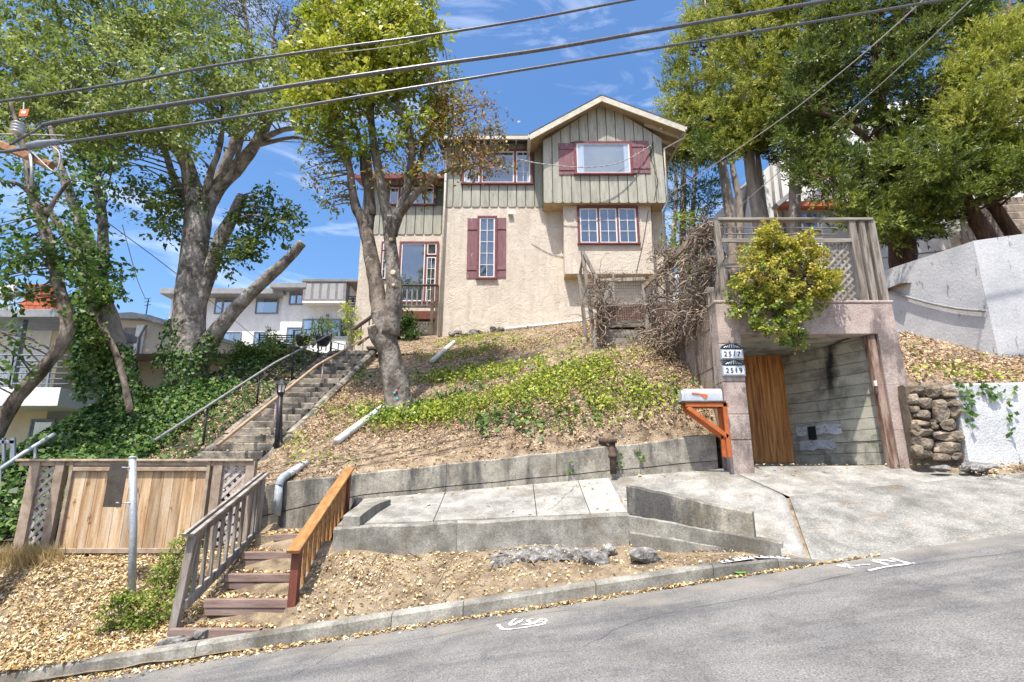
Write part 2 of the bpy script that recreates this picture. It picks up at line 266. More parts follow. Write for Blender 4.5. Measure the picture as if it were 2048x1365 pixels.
# ------------------------------------------------------------------ object builders
def tag(o, label=None, cat=None, group=None, kind=None):
    if label: o['label'] = label
    if cat: o['category'] = cat
    if group: o['group'] = group
    if kind: o['kind'] = kind
    return o
def thing(name, label, cat, loc=(0, 0, 0), group=None, kind=None):
    o = bpy.data.objects.new(name, None); col.objects.link(o); o.location = loc; o.empty_display_size = .2
    return tag(o, label, cat, group, kind)
def setpar(o, parent):
    if parent is not None:
        o.parent = parent
        if parent.type == 'EMPTY': o.matrix_parent_inverse = Matrix.Translation(-Vector(parent.location))
class MB:
    def __init__(s): s.v = []; s.f = []
    def add(s, vs, fs):
        k = len(s.v); s.v += [tuple(v) for v in vs]; s.f += [tuple(i + k for i in f) for f in fs]; return s
    def bar(s, p0, p1, w, d, up=(0, 0, 1), ch=.006):
        p0, p1 = Vector(p0), Vector(p1); a = (p1 - p0).normalized(); u = Vector(up)
        if abs(a.dot(u.normalized())) > .99: u = Vector((0, 1, 0))
        sd = a.cross(u).normalized(); t = sd.cross(a).normalized()
        ch = min(ch, w * .3, d * .3); w2, d2 = w / 2, d / 2
        c = [(w2 - ch, d2), (w2, d2 - ch), (w2, -d2 + ch), (w2 - ch, -d2), (-w2 + ch, -d2), (-w2, -d2 + ch), (-w2, d2 - ch), (-w2 + ch, d2)]
        vs = [p0 + sd * x + t * y for x, y in c] + [p1 + sd * x + t * y for x, y in c]
        fs = [(i, i + 8, (i + 1) % 8 + 8, (i + 1) % 8) for i in range(8)] + [tuple(range(8)), tuple(range(15, 7, -1))]
        return s.add(vs, fs)
    def box(s, x0, x1, y0, y1, z0, z1, ch=.006):
        return s.bar((x0, (y0 + y1) / 2, (z0 + z1) / 2), (x1, (y0 + y1) / 2, (z0 + z1) / 2), y1 - y0, z1 - z0, (0, 0, 1), ch)
    def prism(s, pts, ext):
        n = len(pts); e = Vector(ext)
        vs = [Vector(p) for p in pts] + [Vector(p) + e for p in pts]
        return s.add(vs, [tuple(range(n - 1, -1, -1)), tuple(range(n, 2 * n))] + [(i, (i + 1) % n, (i + 1) % n + n, i + n) for i in range(n)])
    def tube(s, pts, rad, n=8, caps=True, wob=0.0, up=None):
        pts = [Vector(p) for p in pts]
        if not hasattr(rad, '__len__'): rad = [rad] * len(pts)
        t0 = (pts[1] - pts[0]).normalized(); ref = Vector((0, 0, 1)) if abs(t0.z) < .9 else Vector((1, 0, 0))
        nrm = t0.cross(ref).normalized(); vs = []; fs = []
        for i, p in enumerate(pts):
            t = (pts[min(i + 1, len(pts) - 1)] - pts[max(i - 1, 0)])
            t = t.normalized() if t.length > 1e-9 else t0
            nrm = (nrm - t * nrm.dot(t)); nrm = nrm.normalized() if nrm.length > 1e-6 else t.orthogonal().normalized()
            b = t.cross(nrm)
            for k in range(n):
                an = 2 * math.pi * k / n; r = rad[i] * (1 + (wob * (math.sin(an * 2 + i * .9) * .6 + math.sin(an * 3 - i * 1.7) * .4 + random.uniform(-.4, .4)) if wob else 0))
                vs.append(p + (nrm * math.cos(an) + b * math.sin(an)) * r)
        for i in range(len(pts) - 1):
            for k in range(n): fs.append((i * n + k, i * n + (k + 1) % n, (i + 1) * n + (k + 1) % n, (i + 1) * n + k))
        if caps: fs += [tuple(range(n - 1, -1, -1)), tuple((len(pts) - 1) * n + k for k in range(n))]
        return s.add(vs, fs)
    def lathe(s, base, prof, n=12, axis=(0, 0, 1)):
        ax = Vector(axis).normalized(); u = ax.orthogonal().normalized(); w = ax.cross(u); b = Vector(base); vs = []; fs = []
        for r, h in prof:
            for k in range(n):
                an = 2 * math.pi * k / n; vs.append(b + ax * h + (u * math.cos(an) + w * math.sin(an)) * r)
        for i in range(len(prof) - 1):
            for k in range(n): fs.append((i * n + k, i * n + (k + 1) % n, (i + 1) * n + (k + 1) % n, (i + 1) * n + k))
        fs += [tuple(range(n - 1, -1, -1)), tuple((len(prof) - 1) * n + k for k in range(n))]
        return s.add(vs, fs)
    def build(s, name, m, parent=None, smooth=False, label=None):
        me = bpy.data.meshes.new(name); me.from_pydata(s.v, [], s.f); me.materials.append(M[m])
        if smooth: me.polygons.foreach_set('use_smooth', [True] * len(me.polygons))
        o = bpy.data.objects.new(name, me); col.objects.link(o); setpar(o, parent)
        if label: o['label'] = label
        return o
def fixn(o):
    import bmesh
    b = bmesh.new(); b.from_mesh(o.data); bmesh.ops.recalc_face_normals(b, faces=b.faces); b.to_mesh(o.data); b.free(); return o
def npmesh(name, V, Q, m, parent=None, rnd=None, smooth=False):
    me = bpy.data.meshes.new(name); V = np.asarray(V, np.float32); Q = np.asarray(Q, np.int32)
    me.vertices.add(len(V)); me.vertices.foreach_set('co', V.ravel())
    k = Q.shape[1]; me.loops.add(Q.size); me.loops.foreach_set('vertex_index', Q.ravel())
    me.polygons.add(len(Q)); me.polygons.foreach_set('loop_start', np.arange(0, Q.size, k, dtype=np.int32))
    if smooth: me.polygons.foreach_set('use_smooth', np.ones(len(Q), bool))
    if rnd is not None:
        a = me.attributes.new('rnd', 'FLOAT', 'FACE'); a.data.foreach_set('value', np.asarray(rnd, np.float32))
    me.materials.append(M[m]); me.update(calc_edges=True)
    o = bpy.data.objects.new(name, me); col.objects.link(o); setpar(o, parent); return o
def crom(pts, n=4):
    """smooth path through (Vector, radius) pairs"""
    out = []; m = len(pts)
    for i in range(m - 1):
        p0, p1, p2, p3 = pts[max(i - 1, 0)], pts[i], pts[i + 1], pts[min(i + 2, m - 1)]
        for k in range(n):
            t = k / n
            c = [(-t + 2 * t * t - t ** 3) / 2, (2 - 5 * t * t + 3 * t ** 3) / 2, (t + 4 * t * t - 3 * t ** 3) / 2, (t ** 3 - t * t) / 2]
            out.append((p0[0] * c[0] + p1[0] * c[1] + p2[0] * c[2] + p3[0] * c[3], p1[1] * (1 - t) + p2[1] * t))
    out.append(pts[-1]); return out
def unit(a): return a / np.maximum(np.linalg.norm(a, axis=-1, keepdims=True), 1e-9)
def leaves(p, d, nrm, L, W, fold=.15):
    """one folded quad per leaf"""
    L = np.broadcast_to(np.asarray(L, float), (len(p),))[:, None]; W = np.broadcast_to(np.asarray(W, float), (len(p),))[:, None]
    s = unit(np.cross(d, nrm)); n2 = unit(np.cross(s, d))
    V = np.stack([p, p + d * L * .48 + s * W + n2 * W * fold * 2, p + d * L, p + d * L * .52 - s * W + n2 * W * fold * 2], 1).reshape(-1, 3)
    return V, np.arange(len(p) * 4).reshape(-1, 4)
def inpoly(px, py, poly):
    r = np.zeros(len(px), bool); j = len(poly) - 1
    for i in range(len(poly)):
        xi, yi = poly[i]; xj, yj = poly[j]
        c = ((yi > py) != (yj > py)) & (px < (xj - xi) * (py - yi) / ((yj - yi) or 1e-9) + xi); r ^= c; j = i
    return r
def edged(px, py, poly):
    d = np.full(len(px), 1e9)
    for i in range(len(poly)):
        a = np.array(poly[i - 1], float); b = np.array(poly[i], float); ab = b - a
        q = np.stack([px, py], 1); t = np.clip(((q - a) @ ab) / (ab @ ab + 1e-9), 0, 1)
        d = np.minimum(d, np.linalg.norm(q - a - t[:, None] * ab, axis=1))
    return d
def crown(poly, Y, D, nc, rc, nl, L, W, seed, holes=(), style='leaf', tint=(.25, .75), keep=1.0, droop=0., flat=.7, up=0.):
    """twig sprays fill a volume whose outline from the street is poly; returns leaf vertices, quads, tints, spray centres"""
    g = np.random.default_rng(seed); xs = [q[0] for q in poly]; ys = [q[1] for q in poly]
    cx = []; cy = []
    while len(cx) < nc:
        a = g.uniform(min(xs), max(xs), nc * 3); b = g.uniform(min(ys), max(ys), nc * 3); ok = inpoly(a, b, poly)
        for (hx, hy, hr) in holes: ok &= (a - hx) ** 2 + (b - hy) ** 2 > hr * hr
        cx += list(a[ok]); cy += list(b[ok])
    cx = np.array(cx[:nc]); cy = np.array(cy[:nc])
    e = edged(cx, cy, poly); e = np.sqrt(np.clip(e / max(e.max(), 1), 0, 1))
    cY = Y + D * (.25 + .75 * e) * np.clip(g.normal(0, .55, nc) , -1, 1)
    C = np.array([P(a, b, c) for a, b, c in zip(cx, cy, cY)])
    cen = C.mean(0) + np.array([0, D * .6, -.4]); outw = unit(C - cen)
    # twigs inside each spray
    nt = 7 if style == 'leaf' else 12
    tw = np.repeat(C, nt, 0) + unit(g.normal(size=(nc * nt, 3))) * (rc * g.uniform(.2, 1, (nc * nt, 1)) ** .6) * np.array([1, 1, flat])
    if style == 'tuft':
        q0 = g.normal(size=(nc * nt, 3)) * .75 + np.repeat(outw, nt, 0) * .8 + np.array([0, -.15, .55])
        tw = np.repeat(C, nt, 0) + unit(q0) * (rc * g.uniform(.45, 1, (nc * nt, 1))) * np.array([1, 1, flat + .15])
    out = unit(tw - np.repeat(C, nt, 0) + g.normal(size=tw.shape) * .3 * rc); out[:, 2] += up - droop; out = unit(out)
    per = max(1, nl // nt); n = len(tw) * per
    o = np.repeat(out, per, 0); base = np.repeat(tw, per, 0)
    if style == 'leaf':
        p = base + o * g.uniform(-.5, .5, (n, 1)) * rc * .8 + g.normal(size=(n, 3)) * rc * .12
        d = unit(o * .7 + g.normal(size=(n, 3)) * .7 + np.array([0, 0, -droop]))
        nr = unit(g.normal(size=(n, 3)) * .55 + np.repeat(outw, nt * per, 0) * .7 + np.array([-.1, -.3, .6]))
    else:       # tuft of narrow leaves along a shoot
        t = g.uniform(0, 1, (n, 1)); p = base + o * (t - .5) * rc * .75
        rad = unit(np.cross(o, g.normal(size=(n, 3))))
        d = unit(rad * (1 - .55 * t) + o * .9 + np.array([0, 0, .1 - droop])); nr = unit(g.normal(size=(n, 3)) * .6 + np.repeat(outw, nt * per, 0) * .6 + np.array([-.1, -.3, .6]))
    Vv, Q = leaves(p, d, nr, L * g.uniform(.4, 1.35, n), W * g.uniform(.5, 1.3, n))
    cl = np.repeat(np.repeat(g.uniform(0, 1, nc), nt), per)
    r = np.clip(tint[0] + (tint[1] - tint[0]) * (.55 * cl + .45 * g.uniform(0, 1, n)) + g.normal(0, .06, n), 0, 1)
    if keep < 1:
        k = g.uniform(size=n) < keep; Vv = Vv.reshape(-1, 4, 3)[k].reshape(-1, 3); Q = np.arange(len(Vv)).reshape(-1, 4); r = r[k]
    return Vv, Q, r, C
def addcrown(tree, m, parts, name='crown'):
    V = np.concatenate([q[0] for q in parts]); r = np.concatenate([q[2] for q in parts])
    return npmesh(name, V, np.arange(len(V)).reshape(-1, 4), m, tree, r)
def limb(tree, m, pts, name='limb', n=10, wob=.1, cut=False, tip=False):
    q = crom([(P(a, b, c), r) for (a, b, c, r) in pts], 5)
    o = MB().tube([v for v, r in q], [r for v, r in q], n, True, wob).build(name, m, tree, True)
    if cut:
        a, b = q[-2][0], q[-1][0]; d = (b - a).normalized()
        MB().lathe(b + d * .002, [(q[-1][1] * .93, 0), (q[-1][1] * .8, .012)], 12, d).build('cut_face', 'cut_wood', o)
    return q
def twigs(tree, m, limbs, C, frac, seed, r0=.03, name='branch'):
    """thin branches that carry the sprays, as one part"""
    g = random.Random(seed); mb = MB(); pts = [(v, r) for q in limbs for v, r in q]
    for c in C:
        if g.random() > frac: continue
        c = Vector(c); best = min(pts, key=lambda t: (t[0] - c).length + (0 if t[0].z < c.z + .3 else 1.2))
        a = best[0]; mid = (a + c) / 2 + Vector((g.uniform(-.2, .2), g.uniform(-.2, .2), g.uniform(.0, .3))) * min(1, (a - c).length * .4)
        rr = min(r0, best[1] * .6)
        q = crom([(a, rr), (mid, rr * .7), (c, rr * .25)], 3)
        mb.tube([v for v, r in q], [r for v, r in q], 5, False)
    if mb.f:
        o = mb.build(name, m, tree, True); o['kind'] = 'stuff'
def rock(name, c, size, m, seed, parent=None, sub=2, rough=.28):
    import bmesh
    g = np.random.default_rng(seed); b = bmesh.new(); bmesh.ops.create_icosphere(b, subdivisions=sub, radius=1)
    k = g.normal(size=(7, 3)) * 1.5; ph = g.uniform(0, 6, 7); pl = [(unit(g.normal(size=3)), g.uniform(.5, .85)) for _ in range(11)]
    for v in b.verts:
        p = np.array(v.co); h = 1 + rough * sum(math.sin(p @ k[i] + ph[i]) for i in range(7)) / 3 + rough * .22 * sum(math.sin(p @ k[i] * 3.7 + ph[i] * 2) for i in range(7)) / 2
        p = p * h
        for nrm, dd in pl:
            e = p @ nrm - dd
            if e > 0: p = p - nrm * e * .96
        p = np.sign(p) * np.abs(p) ** .82
        v.co = Vector((p[0] * size[0], p[1] * size[1], p[2] * size[2])) + Vector(c)
    me = bpy.data.meshes.new(name); b.to_mesh(me); b.free(); me.materials.append(M[m])
    o = bpy.data.objects.new(name, me); col.objects.link(o); setpar(o, parent); return o
def hfield(name, x0, x1, y0, y1, nx, ny, zf, m, mask=None, amp=0., fs=2.):
    X, Yg = np.meshgrid(np.linspace(x0, x1, nx), np.linspace(y0, y1, ny)); Z = zf(X, Yg) + amp * fbm(X, Yg, fs)
    V = np.stack([X, Yg, Z], -1).reshape(-1, 3); i = np.arange(nx * ny).reshape(ny, nx)
    Q = np.stack([i[:-1, :-1], i[:-1, 1:], i[1:, 1:], i[1:, :-1]], -1).reshape(-1, 4)
    if mask is not None:
        c = V[Q].mean(1); Q = Q[mask(c[:, 0], c[:, 1])]
    return tag(npmesh(name, V, Q, m, None, None, True), kind='structure')
def scatter(zf, x, y, seed, L, W, lift=(.004, .03), tilt=.45, tint=(0, 1), flatten=True):
    g = np.random.default_rng(seed); n = len(x); e = .03
    z = zf(x, y); nx = -(zf(x + e, y) - z) / e; ny = -(zf(x, y + e) - z) / e
    nr = unit(np.stack([nx, ny, np.ones(n)], 1)); nr2 = unit(nr + g.normal(size=(n, 3)) * tilt)
    d = g.normal(size=(n, 3)); d = unit(d - nr2 * (d * nr2).sum(1, keepdims=True))
    p = np.stack([x, y, z], 1) + nr * g.uniform(lift[0], lift[1], (n, 1)) - d * L * .5
    q_ = g.uniform(0, 1, n) ** 1.6; Vv, Q = leaves(p, d, nr2, L * (.3 + 1.25 * q_), W * (.3 + 1.25 * q_) * g.uniform(.5, 1.35, n), .25)
    return Vv, Q, np.clip(g.uniform(tint[0], tint[1], n), 0, 1), None

# ------------------------------------------------------------------ ground heights
KY = 6.6
def roadz(x, y): return .14 * x + .1 * y / KY
def kerbz(x): return roadz(x, KY) + np.clip((3.75 - x) / .9, .1, 1) * .155
def sm(t): t = np.clip(t, 0, 1); return t * t * (3 - 2 * t)
def vergez(x, y):
    t = np.clip((y - 6.78) / 1.15, 0, 1.2)
    return kerbz(x) - .03 + (np.maximum(.685 + .02 * x + .03 * np.sin(x * 2.3 + 1) + .02 * np.sin(x * 5.1), kerbz(x)) - kerbz(x)) * t
def stepz(y):
    return -.2 + np.clip((y - 6.95) / 1.5, 0, 1.1) * .9
def bankz(x, y):
    t = np.clip((y - 6.62) / 2.4, 0, 1)
    a = kerbz(x) - .12; b = np.where(x < -4.9, .36, .36 + (x + 4.9) * .3)
    z = a + (b - a) * sm(t * .9 + .05) 
    return z + np.clip(y - 9.05, 0, 1) * .6
def hillz(x, y):
    zb = 1.86 + .107 * x; zt = 7.1 + .105 * x; t = np.clip((y - 9.4) / 11.1, 0, 1.2)
    p = 1 - .4 * np.clip((x + 2.3) / 4.4, 0, 1)
    return zb - .05 + .07 * np.clip((y - 9.32) / .14, 0, 1) + (zt - zb) * t ** p
def stairz(y): return .95 + np.clip(y - 8.9, 0, 8.85) * .52
def ivyz(x, y):
    b = .55 + sm((y - 9.2) / 1.8) * 1.3 + np.clip(y - 11, 0, 2.8) * .6 - np.clip(y - 14.8, 0, 3) * .5
    b = b - .62 * np.clip(-9.9 - x, 0, 5) * np.clip((y - 9.2) / 2, 0, 1)
    b2 = .55 + sm((y - 9.2) / 1.8) * 1.3 + np.clip(y - 11, 0, 6.5) * .6; q = sm((x + 9.4) / 1.3); b = b * (1 - q) + b2 * q
    w = sm((x + 7.6) / 1.4)
    return b * (1 - w) + (stairz(y) + .02) * w
def swz(x, y):
    t = np.clip((y - 7.9) / 1.4, 0, 1); f = .99 + .042 * x; k = 1.40 + .084 * x
    return f + (k - f) * t
def rbankz(x, y):
    a = 1.72 + .03 * (x - 6.5); t = np.clip((y - 8.75) / .3, 0, 1)
    top = 2.95 + np.clip(y - 8.75, 0, 6) * .5 - .05 * (x - 8)
    return a + (top - a) * t

def groundz(x, y):
    z = roadz(x, np.clip(y, -50, 6.6)) - .35
    z = z + np.where(y > 7, np.clip(y - 7, 0, 14) * .36, 0)
    z = z + np.clip(y - 22, 0, 300) * .06
    z = np.where((x > 3) & (x < 7.5) & (y < 12.5), np.minimum(z, roadz(x, 6.6) - .3), z)
    z = np.where((x < -9) & (y > 7), z - np.clip(-9 - x, 0, 6) * .28, z)
    z = np.where(np.abs(x) > 40, z * 1.0, z)
    return np.clip(z, -14, 22)
gx = np.concatenate([np.linspace(-400, -30, 14), np.linspace(-28, 28, 113), np.linspace(30, 400, 14)])
gy = np.concatenate([np.linspace(-400, -12, 14), np.linspace(-10, 40, 101), np.linspace(44, 600, 20)])
X, Yg = np.meshgrid(gx, gy); V = np.stack([X, Yg, groundz(X, Yg)], -1).reshape(-1, 3)
ii = np.arange(V.shape[0]).reshape(len(gy), len(gx))
tag(npmesh('ground', V, np.stack([ii[:-1, :-1], ii[:-1, 1:], ii[1:, 1:], ii[1:, :-1]], -1).reshape(-1, 4), 'soil', None, None, True), kind='structure')
hfield('road', -45, 45, -6, 6.7, 90, 20, lambda x, y: roadz(x, y), 'asphalt')
hfield('dirt_verge', -2.72, 3.4, 6.76, 8.0, 90, 26, vergez, 'dirt', amp=.02, fs=3)
hfield('leafy_bank', -16, -2.6, 6.55, 9.6, 160, 40, lambda x, y: np.where((x > -3.85) & (x < -2.6), np.minimum(bankz(x, y), stepz(y) - .06), bankz(x, y)), 'dirt', amp=.03, fs=2)
hfield('hillside', -4.75, 3.7, 9.33, 20.9, 90, 110, hillz, 'soil', amp=.05, fs=1.6)
hfield('ivy_bank', -17, -5.95, 9.15, 17.6, 110, 90, ivyz, 'ivy_soil', amp=.06, fs=1.5)
hfield('right_bank', 6.62, 14, 8.86, 15.5, 80, 80, rbankz, 'soil', amp=.05, fs=2)
hfield('terrace', -14, -2.2, 17.7, 30, 20, 20, lambda x, y: 5.5 + .0 * x + np.clip(y - 19, 0, 20) * .12, 'sidewalk')

# kerb: one piece per cast section
kb = thing('kerb', None, None, (0, KY, 0), kind='structure')
cuts = [-12, -8.4, -5.9, -3.5, -1.35, -.55, .95, 2.3, 3.05, 4.1]
for a, b in zip(cuts[:-1], cuts[1:]):
    mb = MB(); n = max(2, int((b - a) / .3)); xs = np.linspace(a + .004, b - .004, n); vs = []
    for x in xs:
        zt = float(kerbz(x)); zb = float(roadz(x, KY)) - .15
        vs += [(x, KY, zb), (x, KY + .012, zt - .025), (x, KY + .035, zt), (x, KY + .17, zt + .004), (x, KY + .18, zt - .2)]
    fs = [(i * 5 + k, i * 5 + 5 + k, i * 5 + 6 + k, i * 5 + 1 + k) for i in range(n - 1) for k in range(4)] + [tuple(range(5)), tuple(range((n - 1) * 5 + 4, (n - 1) * 5 - 1, -1))]
    fixn(mb.add(vs, fs).build('kerb_section', 'concrete', kb))

def patch(name, rows, m, nu=24, nv=20, thick=0, kind='structure', amp=0.):
    Rw = np.array([[tuple(p) for p in r] for r in rows], float); nr, nc = Rw.shape[:2]
    uu = np.linspace(0, nc - 1, nu); vv = np.linspace(0, nr - 1, nv); V = np.zeros((nv, nu, 3))
    for j, v in enumerate(vv):
        j0 = min(int(v), nr - 2); tv = v - j0
        for i, u in enumerate(uu):
            i0 = min(int(u), nc - 2); tu = u - i0
            V[j, i] = (Rw[j0, i0] * (1 - tu) + Rw[j0, i0 + 1] * tu) * (1 - tv) + (Rw[j0 + 1, i0] * (1 - tu) + Rw[j0 + 1, i0 + 1] * tu) * tv
    if amp: V[..., 2] += amp * fbm(V[..., 0], V[..., 1], 2.)
    k = np.arange(nu * nv).reshape(nv, nu); Q = np.stack([k[:-1, :-1], k[:-1, 1:], k[1:, 1:], k[1:, :-1]], -1).reshape(-1, 4); Vf = V.reshape(-1, 3)
    if thick:
        loop = np.concatenate([k[0, :-1], k[:-1, -1], k[-1, :0:-1], k[:0:-1, 0]]); nb0 = len(Vf); Vf = np.concatenate([Vf, Vf[loop] - np.array([0, 0, thick])]); i = np.arange(len(loop)); j = (i + 1) % len(loop)
        Q = np.concatenate([Q, np.stack([loop[j], loop[i], nb0 + i, nb0 + j], 1)])
    o = npmesh(name, Vf, Q, m, None, None, not thick)
    return tag(o, kind=kind)
# sidewalk slabs: cast one by one between the two walls
sw = thing('sidewalk', None, None, (0, 8.6, .9), kind='structure')
for a, b in zip([-2.45, -1.1, .35, 1.1], [-1.1, .35, 1.1, 1.62]):
    mb = MB(); pts = [(a + .006, 7.95), (b - .006, 7.95), (b - .006, 9.32), (a + .006, 9.32)]
    top = [Vector((x, y, float(swz(x, y)))) for x, y in pts]
    fixn(mb.prism([p - Vector((0, 0, .12)) for p in top], (0, 0, .12)).build('sidewalk_slab', 'slab_pale' if a > 1 else 'sidewalk', sw))
A_, B_, C_ = V3(1.60, 7.95, 1.055), V3(3.435, 6.73, .69), V3(3.918, 8.0, 1.29)
D_, E_ = V3(3.55, 9.34, 1.70), V3(1.63, 9.34, 1.54)
patch('sidewalk_ramp', [[A_, (A_ + B_) / 2, B_], [(A_ + E_) / 2, ((A_ + E_) / 2 + C_) / 2, C_ - V3(.02, 0, 0)], [E_, (D_ + E_) / 2, D_]], 'sidewalk', thick=.35)
dw = thing('driveway', None, None, (6, 8, 1), kind='structure')
def slab(pts, m, name='driveway_slab'):
    return fixn(MB().prism([Vector(p) - Vector((0, 0, .14)) for p in pts], (0, 0, .14)).build(name, m, dw))
rz = lambda x: float(roadz(x, 6.64)) + .003
ap = [[V3(3.44, 6.55, rz(3.4) - .05), V3(4.4, 6.53, rz(4.4) - .06), V3(6, 6.53, rz(6) - .06), V3(8, 6.53, rz(8) - .06), V3(11, 6.53, rz(11) - .06)],
      [V3(3.47, 6.68, rz(3.45) + .05), V3(4.4, 6.64, rz(4.4)), V3(6, 6.64, rz(6)), V3(8, 6.64, rz(8)), V3(11, 6.64, rz(11))],
      [V3(3.95, 8.0, 1.285), V3(4.8, 8.14, 1.37), V3(6.4, 8.32, 1.5), V3(8.2, 8.4, 1.62), V3(11, 8.5, 1.9)]]
o = patch('driveway_apron', ap, 'apron', 60, 30, amp=.008); o.parent = dw; o.matrix_parent_inverse = Matrix.Translation(-dw.location); o['kind'] = 'structure'
ap2 = [[p + V3(0, .012, -.002) for p in ap[-1]], [V3(3.56, 9.35, 1.70), V3(4.8, 9.2, 1.715), V3(6.4, 9.2, 1.73), V3(8.2, 9.0, 1.76), V3(11, 9.0, 2.0)]]
o = patch('driveway_threshold', ap2, 'sidewalk', 50, 16, amp=.006); o.parent = dw; o.matrix_parent_inverse = Matrix.Translation(-dw.location); o['kind'] = 'structure'

patch('joint_soil', [[V3(3.2, 6.76, .63), V3(3.6, 6.70, .63)], [V3(3.8, 8.02, 1.25), V3(4.0, 8.02, 1.255)]], 'soil', 6, 20)
patch('dirt_margin', [[V3(6.85, 8.62, 1.56), V3(8.2, 8.33, 1.57), V3(9.5, 8.15, 1.64), V3(12, 8.0, 1.75)], [V3(6.8, 8.7, 1.66), V3(8.2, 8.5, 1.70), V3(9.5, 8.42, 1.80), V3(12, 8.3, 1.95)], [V3(6.7, 8.86, 1.75), V3(8.2, 8.84, 1.84), V3(9.5, 8.84, 1.92), V3(12, 8.84, 2.05)]], 'dirt', 50, 20, thick=.3, amp=.015)

# ------------------------------------------------------------------ retaining walls along the sidewalk
def wallrun(parent, name, pts, thick, m, ch=.012, nb=1, off=0.0):
    """pts: (x, y, zbottom, ztop) along the face; built in nb courses"""
    for k in range(nb):
        vs = []; n = len(pts); dy = -.006 * ((k * 7) % 3) + off
        for (x, y, z0, z1) in pts:
            a = z0 + (z1 - z0) * k / nb + (.0018 if k else 0); b = z0 + (z1 - z0) * (k + 1) / nb
            vs += [(x, y + dy, a), (x, y + dy, b - ch), (x, y + dy + ch, b), (x, y + thick, b), (x, y + thick, a)]
        fs = [(i * 5 + q, i * 5 + 5 + q, i * 5 + 5 + (q + 1) % 5, i * 5 + (q + 1) % 5) for i in range(n - 1) for q in range(5)]
        fs += [tuple(range(5)), tuple(range((n - 1) * 5 + 4, (n - 1) * 5 - 1, -1))]
        fixn(MB().add(vs, fs).build(name, m, parent))
rw = thing('retaining_wall', 'long stained grey concrete retaining wall holding the weedy slope above the sidewalk', 'retaining wall', (0, 9.3, 1.2))
segs = [-4.45, -2.95, -1.1, .75, 2.15, 3.46]
for a, b in zip(segs[:-1], segs[1:]):
    xs = np.linspace(a + .003, b - .003, 5)
    wallrun(rw, 'wall_section', [(x, 9.3, float(np.interp(x, [-4.5, -2.6, 3.5], [.3, .9, 1.4])), 1.87 + .107 * x + .012 * math.sin(x * 5)) for x in xs], .22, 'wall_stained', .02, 2)
lw = thing('low_wall', 'low grey concrete wall edging the sidewalk above the dirt verge', 'low wall', (-.4, 7.9, .6))
for a, b in zip([-2.45, -.75], [-.75, 1.60]):
    xs = np.linspace(a + .001, b - .001, 22)
    wallrun(lw, 'wall_section', [(x, 7.8 + .02 * math.sin(x * 2), .3, .99 + .042 * x + .008 * math.sin(x * 6) + random.uniform(-.008, .006)) for x in xs], .16, 'concrete', .03, 1)
# slanting parapet beside the driveway and its footing
pw = thing('parapet_wall', 'slanting grey concrete parapet between the sidewalk ramp and the street', 'parapet', (2.3, 7.4, .6))
def slant(p, q, zb0, zb1, zt0, zt1, th, m, name):
    p, q = Vector(p), Vector(q); d = (q - p).normalized(); nrm = Vector((d.y, -d.x, 0)); n = 28; mb = MB(); vs = []
    for i in range(n):
        t = i / (n - 1); b = p.lerp(q, t); z0 = zb0 + (zb1 - zb0) * t; z1 = zt0 + (zt1 - zt0) * t + random.uniform(-.007, .005)
        f = b + nrm * random.uniform(-.006, .006)
        vs += [(f.x, f.y, z0), (f.x, f.y, z1 - .02), (f.x - nrm.x * .02, f.y - nrm.y * .02, z1), (f.x - nrm.x * th, f.y - nrm.y * th, z1), (f.x - nrm.x * th, f.y - nrm.y * th, z0)]
    fs = [(i * 5 + k, i * 5 + 5 + k, i * 5 + 5 + (k + 1) % 5, i * 5 + (k + 1) % 5) for i in range(n - 1) for k in range(5)] + [tuple(range(5)), tuple(range((n - 1) * 5 + 4, (n - 1) * 5 - 1, -1))]
    return fixn(mb.add(vs, fs).build(name, m, pw))
slant((1.60, 7.84, 0), (2.98, 7.02, 0), 1.06, .82, 1.44, 1.13, .16, 'wall_stained', 'parapet')
slant((1.60, 7.80, 0), (3.24, 6.86, 0), .70, .48, 1.05, .80, .2, 'concrete', 'upper_footing')
slant((1.60, 7.76, 0), (3.47, 6.76, 0), .3, .3, .83, .62, .24, 'concrete', 'footing')
# curved stub at the end of the sidewalk
q = crom([(P(766, 1012, 8.8), 1), (P(738, 1022, 8.4), 1), (P(716, 1036, 8.05), 1), (P(702, 1048, 7.86), 1)], 4)
mb = MB(); vs = []; n = len(q)
for i, (v, r) in enumerate(q):
    t = (q[min(i + 1, n - 1)][0] - q[max(i - 1, 0)][0]); t.z = 0; t.normalize(); s = Vector((t.y, -t.x, 0)) * .13
    v = v + V3(0, 0, .1); vs += [v - s - V3(0, 0, .4), v - s, v + s, v + s - V3(0, 0, .4)]
fs = [(i * 4 + k, i * 4 + 4 + k, i * 4 + 4 + (k + 1) % 4, i * 4 + (k + 1) % 4) for i in range(n - 1) for k in range(4)] + [(0, 1, 2, 3), tuple((n - 1) * 4 + k for k in (3, 2, 1, 0))]
tag(fixn(mb.add(vs, fs).build('kerb_stub', 'concrete')), 'short curved concrete stub at the top end of the orange handrail', 'concrete stub')

